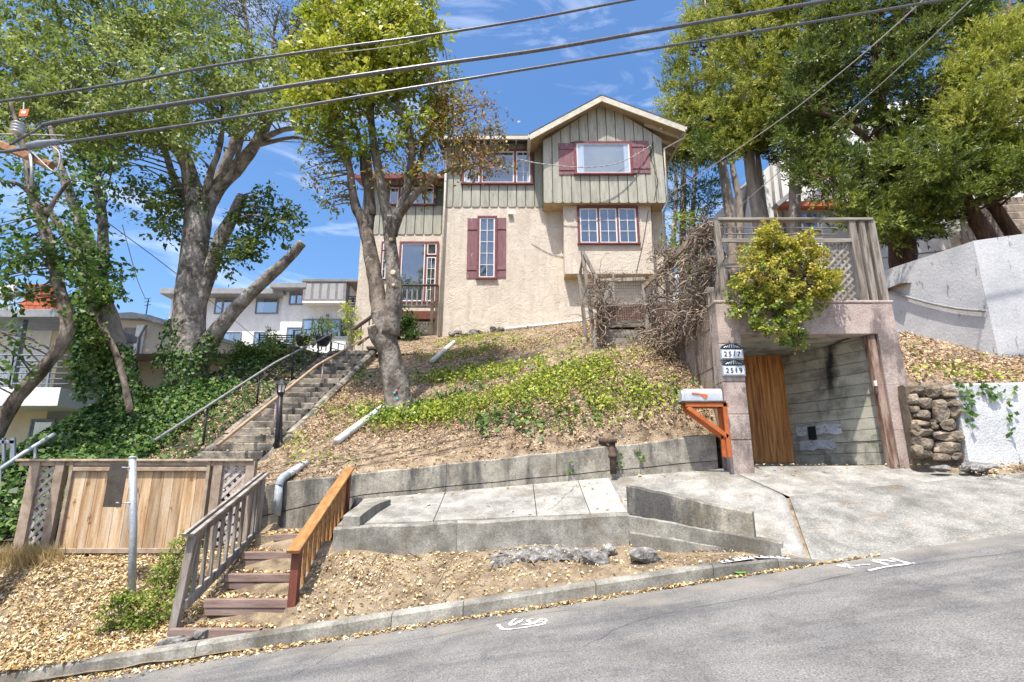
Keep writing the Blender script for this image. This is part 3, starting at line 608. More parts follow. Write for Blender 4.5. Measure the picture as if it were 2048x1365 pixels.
# ------------------------------------------------------------------ concrete stairs up the hill
st = thing('staircase', 'long weathered concrete staircase climbing the slope left of the tree', 'staircase', (-5.4, 11, 2))
NS = 26
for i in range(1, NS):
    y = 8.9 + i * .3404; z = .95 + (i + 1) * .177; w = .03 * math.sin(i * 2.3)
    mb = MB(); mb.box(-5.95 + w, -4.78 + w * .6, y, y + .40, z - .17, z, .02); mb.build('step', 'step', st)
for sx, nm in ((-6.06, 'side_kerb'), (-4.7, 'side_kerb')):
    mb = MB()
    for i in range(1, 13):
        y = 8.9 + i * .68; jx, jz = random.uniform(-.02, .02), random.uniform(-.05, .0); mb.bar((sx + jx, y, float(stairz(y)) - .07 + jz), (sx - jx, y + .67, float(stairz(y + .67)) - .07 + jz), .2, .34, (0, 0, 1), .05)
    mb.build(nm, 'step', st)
def handrail(name, label, x, y0, y1, posts, m, mp, h=.85, r=.028, square=False):
    t = thing(name, label, 'handrail', (x, y0, float(stairz(y0))))
    MB().tube([(x, y0, float(stairz(y0)) + h), (x, (y0 + y1) / 2, float(stairz((y0 + y1) / 2)) + h), (x, y1, float(stairz(y1)) + h)], r, 8).build('rail', m, t, True)
    for y in posts:
        MB().tube([(x, y, float(stairz(y)) - .1), (x, y, float(stairz(y)) + h)], .022, 6).build('post', mp, t, True)
    return t
handrail('stair_handrail', 'thin grey metal handrail along the ivy side of the concrete stairs', -6.25, 9.6, 18.3, [11.1, 13.2, 15.1, 17.0, 18.1], 'grey_rail', 'black_metal')
handrail('stair_handrail', 'tan handrail rising along the middle of the concrete stairs', -5.2, 9.7, 18.6, [11.9, 14.6, 16.6, 18.3], 'tan_rail', 'pink_post', .72, .034)

# ------------------------------------------------------------------ street steps with two handrails
ts = thing('timber_steps', 'short flight of leaf-covered earth steps with red brown timber risers', 'steps', (-3.3, 7.5, 0))
for (y, z, x0, x1) in [(6.92, -.17, -4.0, -2.95), (7.27, .08, -3.82, -2.72), (7.7, .30, -3.8, -2.72), (8.12, .52, -3.8, -2.72), (8.5, .72, -3.55, -2.72)]:
    MB().box(x0, x1, y, y + .09, z - .1, z, .008).build('riser', 'riser', ts)
    MB().box(x0 + .02, x1 - .02, y + .012, y + .1, z - .19, z - .104, .008).build('riser', 'riser', ts)
tread = [(y0, y1, z) for y0, y1, z in [(7.0, 7.28, -.19), (7.35, 7.71, .055), (7.78, 8.13, .275), (8.2, 8.51, .5), (8.58, 9.0, .7)]]
for y0, y1, z in tread:
    fixn(MB().box(-3.85, -2.7, y0, y1, z - .25, z, .01).build('tread', 'dirt', ts))
def balrail(name, label, x, y0, y1, zb0, zb1, ht, m_rail, m_post, m_bal, nb, m_top, lean=0., capw=.15):
    t = thing(name, label, 'handrail', (x, y0, zb0))
    zt0, zt1 = zb0 + ht, zb1 + ht
    MB().box(x - .05 - lean, x + .05 - lean, y0 - .05, y0 + .05, zb0 - .25, zt0 - .03, .008).build('post', m_post, t) if not lean else \
        MB().bar((x - lean, y0, zb0 - .25), (x, y0, zt0 - .03), .1, .1, (0, 1, 0)).build('post', m_post, t)
    MB().box(x - .05, x + .05, y1 - .05, y1 + .05, zb1 - .3, zt1 - .03, .008).build('post', m_post, t)
    MB().bar((x, y0 - .14, zt0 - .05), (x, y1 + .1, zt1 + .045), capw, .04).build('cap_rail', m_top, t)
    MB().bar((x, y0 - .02, zt0 - .10), (x, y1, zt1 - .06), .04, .09).build('upper_rail', m_rail, t)
    MB().bar((x, y0, zb0 + .06), (x, y1, zb1 + .06), .045, .13).build('lower_rail', m_rail, t)
    for i in range(nb):
        f = (i + .7) / (nb + .4); y = y0 + (y1 - y0) * f; z = zb0 + (zb1 - zb0) * f
        MB().box(x - .019, x + .019, y - .022, y + .022, z + .02, z + ht - .06, .004).build('baluster', m_bal, t)
    return t
gr = balrail('wooden_handrail', 'weathered grey wooden handrail leaning left of the timber steps', -3.98, 7.15, 8.85, -.02, .62, .93, 'wood_grey', 'wood_grey', 'wood_grey', 9, 'wood_grey_h', .1)
og = balrail('wooden_handrail', 'orange stained wooden handrail right of the timber steps', -2.66, 7.12, 9.0, -.14, .78, .86, 'wood_orange', 'wood_redbrown', 'wood_orange', 11, 'wood_orange', 0, .16)
MB().bar((-3.98, 7.0, -.02 + .93 - .05 + .022), (-3.98, 8.95, .62 + .93 + .045 + .022), .045, .006, ch=.002).build('groove', 'ink', gr)
MB().box(-2.77, -2.55, 7.0, 7.24, -.5, -.17, .02).build('footing', 'concrete', og)

# ------------------------------------------------------------------ board fence with lattice ends
fn = thing('board_fence', 'tan cedar board fence with lattice panels at both ends, on the leaf-covered bank', 'fence', (-6, 9, .4))
FY = 9.0
def fx(px, py): return P(px, py, FY).x
XL, XR = fx(43, 920), fx(507, 914); ZT, ZB = P(270, 918, FY).z, P(270, 1106, FY).z
for px, w in ((62, .16), (113, .14), (137, .05), (413, .05), (432, .14), (497, .14)):
    x = fx(px, 990); MB().box(x - w / 2, x + w / 2, FY - .05, FY + .05, ZB - .45, ZT - .04, .008).build('post', 'fence_frame', fn)
MB().box(XL - .03, XR + .03, FY - .08, FY + .08, ZT - .04, ZT, .008).build('cap_rail', 'fence_frame', fn)
MB().box(XL, XR, FY - .03, FY + .03, ZT - .11, ZT - .05, .006).build('upper_rail', 'fence_frame', fn)
bx0, bx1 = fx(140, 990), fx(411, 990)
MB().box(bx0, bx1, FY - .045, FY - .012, ZT - .19, ZT - .125, .006).build('upper_rail', 'fence_frame', fn)
MB().box(bx0 - .1, bx1 + .1, FY - .055, FY + .0, ZB + .0, ZB + .075, .006).build('lower_rail', 'fence_frame', fn)
nb = 12; ws = [random.uniform(.85, 1.2) for _ in range(nb)]; S = sum(ws); x = bx0
for w in ws:
    w = w / S * (bx1 - bx0); dy = random.uniform(0, .006)
    MB().box(x + .003, x + w - .003, FY + .003 + dy, FY + .024 + dy, ZB + .02, ZT - .11, .004).build('board', 'fence_board', fn); x += w
def lattice(parent, o, ux, uz, w, h, pitch, sw, m, th=.008, name='slat'):
    """crossed slats clipped to a w by h panel; o is its lower corner, ux and uz its in-plane unit vectors"""
    o, ux, uz = Vector(o), Vector(ux), Vector(uz); nrm = ux.cross(uz).normalized()
    for sgn in (1, -1):
        c = -h + pitch * .4 if sgn == 1 else pitch * .4
        end = w if sgn == 1 else w + h
        while c < end:
            ptsl = []
            for (a, b) in ([(c, 0), (c + h, h)] if sgn == 1 else [(c, 0), (c - h, h)]): ptsl.append([a, b])
            (a0, b0), (a1, b1) = ptsl; d = a1 - a0
            ts_ = sorted([(0 - a0) / d, (w - a0) / d]); t0, t1 = max(0, ts_[0]), min(1, ts_[1])
            if t1 - t0 > .04:
                p = o + ux * (a0 + d * t0) + uz * (h * t0); q_ = o + ux * (a0 + d * t1) + uz * (h * t1)
                off = nrm * (th * .5 * sgn)
                MB().bar(p + off, q_ + off, sw, th * .96, nrm, .002).build(name, m, parent)
            c += pitch
lattice(fn, (fx(71, 990), FY + .01, ZB + .12), (1, 0, 0), (0, 0, 1), fx(106, 990) - fx(71, 990), ZT - ZB - .24, .15, .05, 'lattice')
lattice(fn, (fx(439, 990), FY + .01, ZB + .12), (1, 0, 0), (0, 0, 1), fx(489, 990) - fx(439, 990), ZT - ZB - .24, .15, .05, 'lattice')

# ------------------------------------------------------------------ street sign seen from behind
sg = thing('sign_post', 'galvanised steel post with the dark back of a small street sign', 'sign post', P(266, 1195, 7.9))
b0, b1 = P(267, 1200, 7.9), P(265, 917, 7.9)
MB().tube([b0 - V3(0, 0, .2), b0.lerp(b1, .5) + V3(.006, 0, 0), b1], .048, 12).build('pole', 'steel', sg, True)
MB().lathe(b1, [(.052, 0), (.052, .02), (.03, .035)], 12).build('pole_cap', 'steel', sg)
p = P(258, 970, 7.9); c = V3(p.x - .03, 7.86, p.z)
d = V3(-.95, .30, 0).normalized()
MB().bar(c + d * .02 - V3(0, 0, .29), c + d * .02 + V3(0, 0, .29), .012, .004).build('sign_bracket', 'steel', sg)
o = MB().prism([c + V3(0, 0, -.30), c + d * .34 + V3(0, 0, -.30), c + d * .34 + V3(0, 0, .30), c + V3(0, 0, .30)], (-.006, -.004, 0)).build('sign_plate', 'sign_back', sg); fixn(o)
for dz in (.24, -.24):
    MB().bar(V3(b0.x + (b1.x - b0.x) * (p.z + dz - b0.z) / (b1.z - b0.z), 7.86, p.z + dz), c + V3(0, 0, dz) + d * .1, .03, .02).build('sign_bracket', 'steel', sg)

# ------------------------------------------------------------------ garage
gg = thing('garage', 'old pinkish concrete garage dug into the hillside with an open front', 'garage', (5, 9, 1.7))
GY = 9.0
z_l0, z_l1, z_f = P(1600, 668, GY).z, P(1600, 606, GY).z, 1.67
LX0, LX1 = 3.55, 3.93; RX0, RX1 = 6.30, 6.62
for k, (za, zb) in enumerate([(z_f - .25, 2.13), (2.13, 2.55), (2.55, 3.1), (3.1, 3.75), (3.75, z_l1)]):
    o_ = .004 * (k % 2)
    MB().box(LX0 - o_, LX1, GY - o_, GY + .34, za + .003, zb, .012).build('pillar_block', 'pink', gg)
for k, (za, zb) in enumerate([(z_f - .25, 2.3), (2.3, 3.05), (3.05, z_l0 + .2), (z_l0 + .2, z_l1)]):
    x0 = RX0; f0 = 1 - (za - z_f) / 3; f1 = 1 - (zb - z_f) / 3
    MB().prism([(x0, GY, za + .003), (RX1 + .08 * f0, GY, za + .003), (RX1 + .08 * f1, GY, zb), (x0, GY, zb)], (0, .34, 0)).build('pillar_block', 'pink', gg)
MB().box(LX1 + .001, RX0 - .001, GY + .002, GY + .3, z_l0, z_l1 - .003, .012).build('lintel', 'pink', gg)
MB().box(LX0 - .03, RX1 + .03, GY - .012, GY + .3, z_l1, z_l1 + .05, .012).build('coping', 'pink', gg)
# left flank wall cast in boards
n = 9
for k in range(n):
    za = 1.3 + (z_l1 - 1.3) * k / n; zb = 1.3 + (z_l1 - 1.3) * (k + 1) / n; dx = .008 * ((k * 5) % 3)
    MB().box(3.56 + dx, 3.80, GY + .342, 13.0, za + .003, zb, .006).build('wall_course', 'pink_stain', gg)
# interior
MB().prism([(3.8, GY + .34, 1.672), (6.30, GY + .1, 1.672), (5.6, 10.84, 1.80), (4.4, 10.84, 1.80)], (0, 0, -.1)).build('floor', 'sidewalk', gg)
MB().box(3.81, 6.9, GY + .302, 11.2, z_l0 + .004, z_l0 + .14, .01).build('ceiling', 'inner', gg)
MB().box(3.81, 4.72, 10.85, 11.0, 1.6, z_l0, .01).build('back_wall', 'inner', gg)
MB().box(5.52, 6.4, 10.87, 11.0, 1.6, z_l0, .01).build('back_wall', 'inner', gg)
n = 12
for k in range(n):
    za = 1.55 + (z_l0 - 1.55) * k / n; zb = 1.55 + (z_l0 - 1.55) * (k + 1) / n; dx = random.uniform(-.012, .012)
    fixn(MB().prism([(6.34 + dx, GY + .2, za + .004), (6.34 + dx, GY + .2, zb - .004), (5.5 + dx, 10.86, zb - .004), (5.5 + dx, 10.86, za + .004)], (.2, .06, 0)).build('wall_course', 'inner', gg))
def iw(t, z, off=.014):   # point on the slanting inner wall
    return V3(6.34 + (5.5 - 6.34) * t - off, GY + .2 + (10.86 - GY - .2) * t - off * .4, z)
def ipanel(t0, t1, z0, z1, m, name, off=.02, jag=.02):
    pts = [];
    for i in range(9): t = t0 + (t1 - t0) * i / 8; pts.append(iw(t, z1 + random.uniform(-jag, jag), off))
    for i in range(9): t = t1 + (t0 - t1) * i / 8; pts.append(iw(t, z0 + random.uniform(-jag, jag), off))
    fixn(MB().prism(pts, (.012, .004, 0)).build(name, m, gg))
pp = lambda px, py: P(px, py, 9.9)
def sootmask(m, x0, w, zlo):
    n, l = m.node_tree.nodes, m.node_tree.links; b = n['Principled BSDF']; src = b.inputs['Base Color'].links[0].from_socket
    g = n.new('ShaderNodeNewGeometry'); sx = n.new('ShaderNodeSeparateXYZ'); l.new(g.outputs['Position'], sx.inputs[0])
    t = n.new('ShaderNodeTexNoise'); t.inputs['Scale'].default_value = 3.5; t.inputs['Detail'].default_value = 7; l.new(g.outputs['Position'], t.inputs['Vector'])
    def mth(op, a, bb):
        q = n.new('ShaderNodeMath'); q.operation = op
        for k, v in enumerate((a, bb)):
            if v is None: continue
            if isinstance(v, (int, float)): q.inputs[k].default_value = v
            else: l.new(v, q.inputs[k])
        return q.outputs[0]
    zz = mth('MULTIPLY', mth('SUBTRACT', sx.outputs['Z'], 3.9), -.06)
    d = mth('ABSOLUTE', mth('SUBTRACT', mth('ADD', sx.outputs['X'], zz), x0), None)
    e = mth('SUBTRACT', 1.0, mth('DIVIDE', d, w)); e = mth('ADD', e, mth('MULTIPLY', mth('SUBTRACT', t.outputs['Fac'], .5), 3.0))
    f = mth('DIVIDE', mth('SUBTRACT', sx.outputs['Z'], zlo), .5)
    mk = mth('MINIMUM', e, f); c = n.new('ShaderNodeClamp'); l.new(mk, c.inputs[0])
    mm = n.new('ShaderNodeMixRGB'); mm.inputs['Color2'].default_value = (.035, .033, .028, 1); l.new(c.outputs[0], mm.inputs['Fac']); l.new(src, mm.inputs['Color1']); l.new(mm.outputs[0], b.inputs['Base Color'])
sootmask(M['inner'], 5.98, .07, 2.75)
M['white_patch'] = mat('white_patch', [(.34, .37, .4), (.55, .58, .62)], scale=6, stains=[((.12, .12, .12), 8, .6, .68, (1, 1, 2), .7)])
ipanel(.42, .90, 2.30, 2.48, 'white_patch', 'paint_patch', .024); ipanel(.5, .88, 2.03, 2.21, 'white_patch', 'paint_patch', .024)
ipanel(.68, .765, 2.22, 2.47, 'ink', 'vent_hole', .034, .003)
# plywood door
for i, (a, b) in enumerate([(4.72, 5.02), (5.023, 5.29), (5.293, 5.52)]):
    MB().box(a, b, 10.80, 10.835, 1.80, P(1530, 712, 10.8).z, .004).build('door_board', 'plywood', gg)
# leaning timber post inside the right jamb
M['post_brown'] = mat('post_brown', [(.1, .06, .045), (.24, .15, .11), (.33, .26, .21)], scale=4, stretch=(3, 3, .5), bump=.4, bscale=20)
o = MB().bar((6.22, 9.06, 1.67), (6.215, 9.12, z_l0 - .003), .13, .15, (0, 1, 0), .012).build('timber_post', 'post_brown', gg)
MB().box(6.12, 6.16, 9.02, 9.05, 3.03, 3.12, .008).build('light_switch', 'white_paint', gg)
MB().box(6.118, 6.165, 9.02, 9.06, 2.88, 3.027, .008).build('switch_box', 'rust', gg)

# house number plaques, mailbox
def text(name, body, size, loc, rot, m, parent, ext=.004):
    cu = bpy.data.curves.new(name, 'FONT'); cu.body = body; cu.size = size; cu.extrude = ext; cu.align_x = 'CENTER'; cu.align_y = 'CENTER'; cu.space_character = 1.25
    cu.materials.append(M[m]); o = bpy.data.objects.new(name, cu); me = bpy.data.meshes.new_from_object(o); bpy.data.objects.remove(o)
    if not me.materials: me.materials.append(M[m])
    o = bpy.data.objects.new(name, me); col.objects.link(o); o.location = loc; o.rotation_euler = rot; setpar(o, parent)
    return o
for body, px, py, px2, lab in (('2517', 1464, 708, 0, 'white house number plaque reading 2517, upper of the two on the garage pillar'),
                               ('2519', 1468, 741, 0, 'white house number plaque reading 2519, lower of the two on the garage pillar')):
    c = P(px, py, 8.95); t = thing('number_plaque', lab, 'house number', c, 'house number plaques on the garage pillar')
    MB().box(c.x - .195, c.x + .195, 8.955, 8.985, c.z - .095, c.z + .095, .012).build('rim', 'plaque_rim', t)
    MB().box(c.x - .17, c.x + .17, 8.945, 8.954, c.z - .07, c.z + .07, .004).build('face', 'plaque', t)
    arch = [(c.x - .19, 8.95, c.z + .097), (c.x + .19, 8.95, c.z + .097), (c.x + .15, 8.95, c.z + .145), (c.x + .06, 8.95, c.z + .185), (c.x, 8.95, c.z + .175), (c.x - .06, 8.95, c.z + .185), (c.x - .15, 8.95, c.z + .145)]
    fixn(MB().prism(arch, (0, .03, 0)).build('crest', 'black_metal', t))
    for i in range(-3, 4):
        MB().tube([(c.x + i * .045, 8.94, c.z + .105), (c.x + i * .03, 8.936, c.z + .15 + .02 * math.cos(i))], .01, 6).build('crest_rib', 'plaque_rim', t)
    text('numerals', body, .12, (c.x, 8.942, c.z - .004), (R(90), 0, 0), 'ink', t)
mbx = P(1396, 793, 8.95)
ms = thing('mailbox_bracket', 'red orange timber bracket holding the mailbox to the garage pillar', 'bracket', (3.4, 8.95, 2.2))
zt = P(1400, 806, 8.95).z
XB0, XB1 = P(1368, 806, 8.95).x, 3.55
for y in (8.88, 9.10):
    MB().bar((XB0, y, zt - .04), (XB1, y, zt - .04), .045, .07).build('arm', 'bracket', ms)
    MB().bar((XB0 + .03, y, zt - .08), (XB1 - .05, y, zt - .56), .045, .07).build('brace', 'bracket', ms)
    MB().bar((XB1 - .055, y, zt - .0), (XB1 - .045, y, zt - .88), .07, .045, (0, 1, 0)).build('upright', 'bracket', ms)
MB().box(XB0 - .04, XB1 - .04, 8.84, 9.14, zt - .004, zt + .028, .006).build('shelf', 'wood_dark', ms)
mx_ = thing('mailbox', 'dented silver metal mailbox with an orange red flag', 'mailbox', (XB0 + .25, 9, zt + .03))
prof = [(-.1, 0), (-.1, .12)] + [(-.1 * math.cos(a), .12 + .095 * math.sin(a)) for a in np.linspace(.3, math.pi - .3, 7)] + [(.1, .12), (.1, 0)]
prof = [(a, b) for a, b in prof]
x0, x1 = XB0 - .0, XB1 - .07
o = MB().prism([(x0, 8.99 + a, zt + .03 + b) for a, b in prof], (x1 - x0, 0, 0)).build('body', 'aluminium', mx_); fixn(o)
o = MB().prism([(x0 - .045, 8.99 + a * 1.03, zt + .026 + b * .9) for a, b in prof], (.04, 0, 0)).build('door', 'aluminium', mx_); fixn(o)
MB().bar((x0 + .12, 8.882, zt + .155), (x0 + .36, 8.882, zt + .125), .014, .028, (0, 0, 1)).build('flag', 'flag_red', mx_)
MB().prism([(x0 + .28, 8.877, zt + .125), (x0 + .38, 8.877, zt + .125), (x0 + .36, 8.877, zt + .07), (x0 + .31, 8.877, zt + .07)], (0, .008, 0)).build('flag', 'flag_red', mx_)

# ------------------------------------------------------------------ deck railing on the garage roof
dr = thing('deck_railing', 'weathered grey wooden railing with a lattice panel on the garage roof', 'railing', (5, 9.2, z_l1))
DY = 9.15; zr0 = z_l1 + .05; zr1 = P(1600, 441, DY).z
for px, w, py in ((1442, .10, 520), (1716, .12, 520), (1735, .10, 520), (1755, .13, 520)):
    x = P(px, py, DY).x; MB().bar((x, DY, zr0), (x - .02, DY, zr1 - .02), w, .09, (0, 1, 0)).build('post', 'wood_grey', dr)
xl, xr = P(1434, 441, DY).x, P(1742, 441, DY).x
MB().box(xl, xr, DY - .07, DY + .05, zr1 - .02, zr1 + .03).build('top_rail', 'wood_grey_h', dr)
for py, pxr in ((482, 1712), (532, 1500)):
    z = P(1600, py, DY).z; MB().box(xl + .05, P(pxr, 500, DY).x - .06, DY - .03, DY + .0, z - .04, z + .04).build('cross_rail', 'wood_grey_h', dr)
lx0, lx1 = P(1530, 540, DY).x, P(1712, 540, DY).x - .06
lattice(dr, (lx0, DY + .03, zr0 + .02), (1, 0, 0), (0, 0, 1), lx1 - lx0, P(1680, 488, DY).z - zr0, .13, .04, 'wood_grey')
for py in (455, 468):
    z = P(1680, py, 9.4).z; MB().tube([(lx0 - .8, 9.4, z), (lx1, 9.4, z - .01)], .012, 5).build('wire', 'wire', dr)

# garage roof surface
tag(MB().box(3.6, 6.6, 9.35, 13.2, z_l1 - .12, z_l1 + .02, .01).build('garage_deck', 'dirt'), kind='structure')

# ------------------------------------------------------------------ vine fence behind the garage
vf = thing('vine_fence', 'old wire garden fence with crooked grey posts and sloping rails, choked by dead vines', 'fence', (2.4, 12, 4.5))
vp = [((1434, 610, 9.3), (1440, 455, 9.3), .09), ((1398, 640, 10.2), (1385, 470, 10.2), .08), ((1340, 640, 11.4), (1330, 520, 11.4), .08), ((1298, 690, 12.3), (1287, 570, 12.3), .09),
      ((1192, 690, 12.3), (1165, 503, 12.3), .09), ((1172, 660, 13.2), (1158, 550, 13.2), .09), ((1230, 640, 13.0), (1226, 545, 13.0), .05)]
for a, b, w in vp:
    MB().bar(P(*a) - V3(0, 0, .2), P(*b), w, w * .8, (0, 1, 0)).build('post', 'wood_grey', vf)
for a, b, w, h in [((1288, 574, 12.3), (1345, 518, 11.0), .06, .12), ((1340, 522, 11.1), (1388, 474, 10.0), .06, .13), ((1196, 562, 12.3), (1290, 558, 12.3), .05, .09),
                   ((1168, 508, 12.25), (1196, 562, 12.25), .05, .08), ((1168, 505, 12.3), (1160, 545, 13.2), .05, .09), ((1196, 630, 12.28), (1225, 560, 12.28), .04, .09), ((1390, 470, 10.0), (1432, 452, 9.3), .06, .1)]:
    MB().bar(P(*a), P(*b), w, h).build('rail', 'fence_frame' if h > .11 else 'wood_grey', vf)
MB().bar(P(1420, 575, 9.28), P(1432, 668, 9.28), .14, .04, (0, 1, 0)).build('board', 'wood_grey', vf)
def wiregrid(parent, a, b, c, d, nu, nv):
    a, b, c, d = [P(*q) for q in (a, b, c, d)]; mb = MB()
    for i in range(nu + 1): t = i / nu; mb.tube([a.lerp(b, t), d.lerp(c, t)], .004, 3, False)
    for j in range(nv + 1): t = j / nv; mb.tube([a.lerp(d, t), b.lerp(c, t)], .004, 3, False)
    o = mb.build('wire_mesh', 'wire', parent); o['kind'] = 'stuff'
wiregrid(vf, (1198, 640, 12.35), (1288, 640, 12.35), (1285, 540, 12.35), (1185, 540, 12.35), 20, 16)
wiregrid(vf, (1300, 680, 12.2), (1430, 600, 9.35), (1432, 460, 9.35), (1300, 560, 12.2), 34, 18)
# timber boards holding the garden bed
tb = thing('timber_bed', 'stacked weathered timber boards holding the garden bed below the wire fence', 'planter', (2.4, 12.4, 4.3))
for (px0, px1, py, h) in [(1198, 1300, 648, .16), (1200, 1300, 668, .2), (1202, 1298, 684, .18), (1203, 1298, 697, .16)]:
    a, b = P(px0, py, 12.4), P(px1, py, 12.4); MB().bar(a, b, .06, h).build('board', 'wood_grey_h', tb)
M['bed_soil'] = mat('bed_soil', [(.12, .06, .045), (.24, .13, .1)], scale=6, bump=.8, bscale=30, bdist=.04)
a, b = P(1200, 640, 12.5), P(1400, 640, 12.5)
MB().bar(P(1200, 646, 13.1), P(1340, 640, 13.1), 1.2, .5).build('soil_bed', 'bed_soil', tb)
for (a, b, w) in [((1205, 620, 13.6), (1300, 612, 13.6), .3), ((1270, 606, 13.9), (1345, 604, 13.9), .25)]:
    MB().bar(P(*a), P(*b), .1, w).build('board', 'wood_grey_h', tb)

# dead vines: one tangled mass
g = random.Random(5); mb = MB()
def vinepath(p, d, n, step, r, wander, grav):
    pts = [Vector(p)]; d = Vector(d).normalized()
    for i in range(n):
        d = (d + Vector((g.gauss(0, wander), g.gauss(0, wander), g.gauss(0, wander) - grav))).normalized(); pts.append(pts[-1] + d * step)
    mb.tube(pts, [r * (1 - .6 * i / n) for i in range(n + 1)], 4, False)
line = [P(1192, 690, 12.3), P(1172, 600, 12.3), P(1290, 590, 12.3), P(1335, 540, 11.3), P(1390, 480, 10.1), P(1425, 450, 9.4), P(1432, 600, 9.3), P(1380, 660, 10.3), P(1320, 690, 11.8), P(1298, 640, 12.3)]
def onfence():
    t = g.random(); top = P(1298, 560, 12.3).lerp(P(1432, 445, 9.32), t); bot = P(1302, 690, 12.3).lerp(P(1432, 610, 9.32), t)
    return top.lerp(bot, g.random() ** 1.2)
for i in range(130):
    p = onfence(); vinepath(p + Vector((g.uniform(-.12, .05), g.uniform(-.1, .1), 0)), (g.gauss(0, 1), g.gauss(0, 1), g.gauss(-.4, .9)), g.randint(7, 18), .075, g.uniform(.008, .024), .42, .07)
for c, rr, n_ in [((1410, 470, 9.6), .27, 130), ((1335, 515, 11.0), .24, 80), ((1425, 530, 9.4), .15, 60), ((1405, 575, 9.8), .22, 60), ((1355, 655, 10.8), .26, 60), ((1385, 620, 10.1), .24, 60)]:
    c = P(*c)
    for i in range(n_):
        p = c + Vector((g.gauss(0, rr * .55), g.gauss(0, rr * .55), g.gauss(0, rr * .5))); vinepath(p, (g.gauss(0, 1), g.gauss(0, 1), g.gauss(0, 1)), 9, .05, g.uniform(.007, .018), .7, .03)
for c0, c1, n_ in [((1192, 560, 12.25), (1215, 700, 12.2), 75), ((1298, 580, 12.25), (1300, 700, 12.2), 45), ((1210, 560, 12.25), (1200, 640, 12.2), 30), ((1290, 700, 12.1), (1420, 615, 9.4), 150)]:
    c0, c1 = P(*c0), P(*c1)
    for i in range(n_):
        p = c0.lerp(c1, g.random()); vinepath(p + Vector((g.gauss(0, .09), g.gauss(0, .09), 0)), (g.gauss(0, .6), g.gauss(0, .4), g.choice((-1, 1))), 12, .07, g.uniform(.007, .02), .45, .04)
vo = tag(mb.build('dead_vine', 'vine', None, True), 'tangled brown dead vines draped over the wire fence beside the garage', 'dead vine', kind='stuff')
# ------------------------------------------------------------------ the house
HY = 20.5; BY = 20.0; UY = 19.74       # main wall, lower bay, upper storey that overhangs
hs = thing('house', 'two-storey stucco and sage green board house with maroon shutters on top of the slope', 'house', (0, HY, 7))
def X_(px, py, Y): return P(px, py, Y).x
def Z_(py, Y, px=1100): return P(px, py, Y).z
HL, HR = X_(884, 480, HY), X_(1328, 480, HY)
z_sb = Z_(412, HY); z_ev = Z_(283, HY); z_base = 6.2
MB().box(HL, HR, HY, HY + 8, z_base, z_sb, .01).build('stucco_wall', 'stucco', hs)
MB().box(HL, X_(1090, 340, HY), HY, HY + 8, z_sb, z_ev + .35, .01).build('upper_wall', 'sage_gap', hs)
# lower bay
bl, br, bz0, bz1 = X_(1128, 470, BY), X_(1305, 470, BY), Z_(548, BY), Z_(396, BY)
MB().box(bl, br, BY, HY - .001, bz0 + .0, bz1, .012).build('bay_wall', 'stucco', hs)
MB().box(bl + .01, br - .01, BY + .02, HY - .002, bz0 - .03, bz0 - .002, .004).build('bay_underside', 'soffit', hs)
# upper overhanging storey
ul, ur, uz0 = X_(1087, 400, UY), X_(1332, 400, UY), Z_(404, UY)
pk = P(1206, 205, UY); pkx = pk.x; eave_z = Z_(281, UY)
gw = [(ul, UY, uz0), (ur, UY, uz0), (ur, UY, eave_z + .05), (pkx, UY, pk.z + .05), (ul, UY, eave_z + .05)]
fixn(MB().prism(gw, (0, HY + 8 - UY, 0)).build('upper_wall', 'sage_gap', hs))
MB().box(ul + .01, ur - .01, UY + .01, HY - .002, uz0 - .03, uz0 - .003, .004).build('overhang_underside', 'soffit', hs)
def sboard(x0, x1, zt0, zt1, zb, y, scallop=True, parent=hs, th=.03):
    c = .05 if scallop else 0.
    pts = [(x0, y, zt0), (x0, y, zb + c)] + ([(x0 + c, y, zb), (x1 - c, y, zb)] if scallop else [(x0, y, zb), (x1, y, zb)])[:2] + ([(x1, y, zb + c)] if scallop else []) + [(x1, y, zt1)]
    if not scallop: pts = [(x0, y, zt0), (x0, y, zb), (x1, y, zb), (x1, y, zt1)]
    fixn(MB().prism(pts, (0, -th - random.uniform(0, .005), 0)).build('siding_board', 'sage', parent))
def siding(x0, x1, n, y, zb, ztop, wins, gap=.04, scal=True, parent=hs):
    w = (x1 - x0) / n
    for i in range(n):
        a, b = x0 + i * w + gap / 2, x0 + (i + 1) * w - gap / 2; ta, tb_ = ztop(a), ztop(b); lo = zb; s = scal
        spans = [(zb, ta, tb_, scal)]
        for (wx0, wx1, wz0, wz1) in wins:
            if b > wx0 + .03 and a < wx1 - .03:
                spans = [(zb, wz0, wz0, scal)] + ([(wz1, ta, tb_, False)] if min(ta, tb_) > wz1 + .03 else [])
        for (z0, t0, t1, sc_) in spans: sboard(a, b, t0, t1, z0, y, sc_, parent)
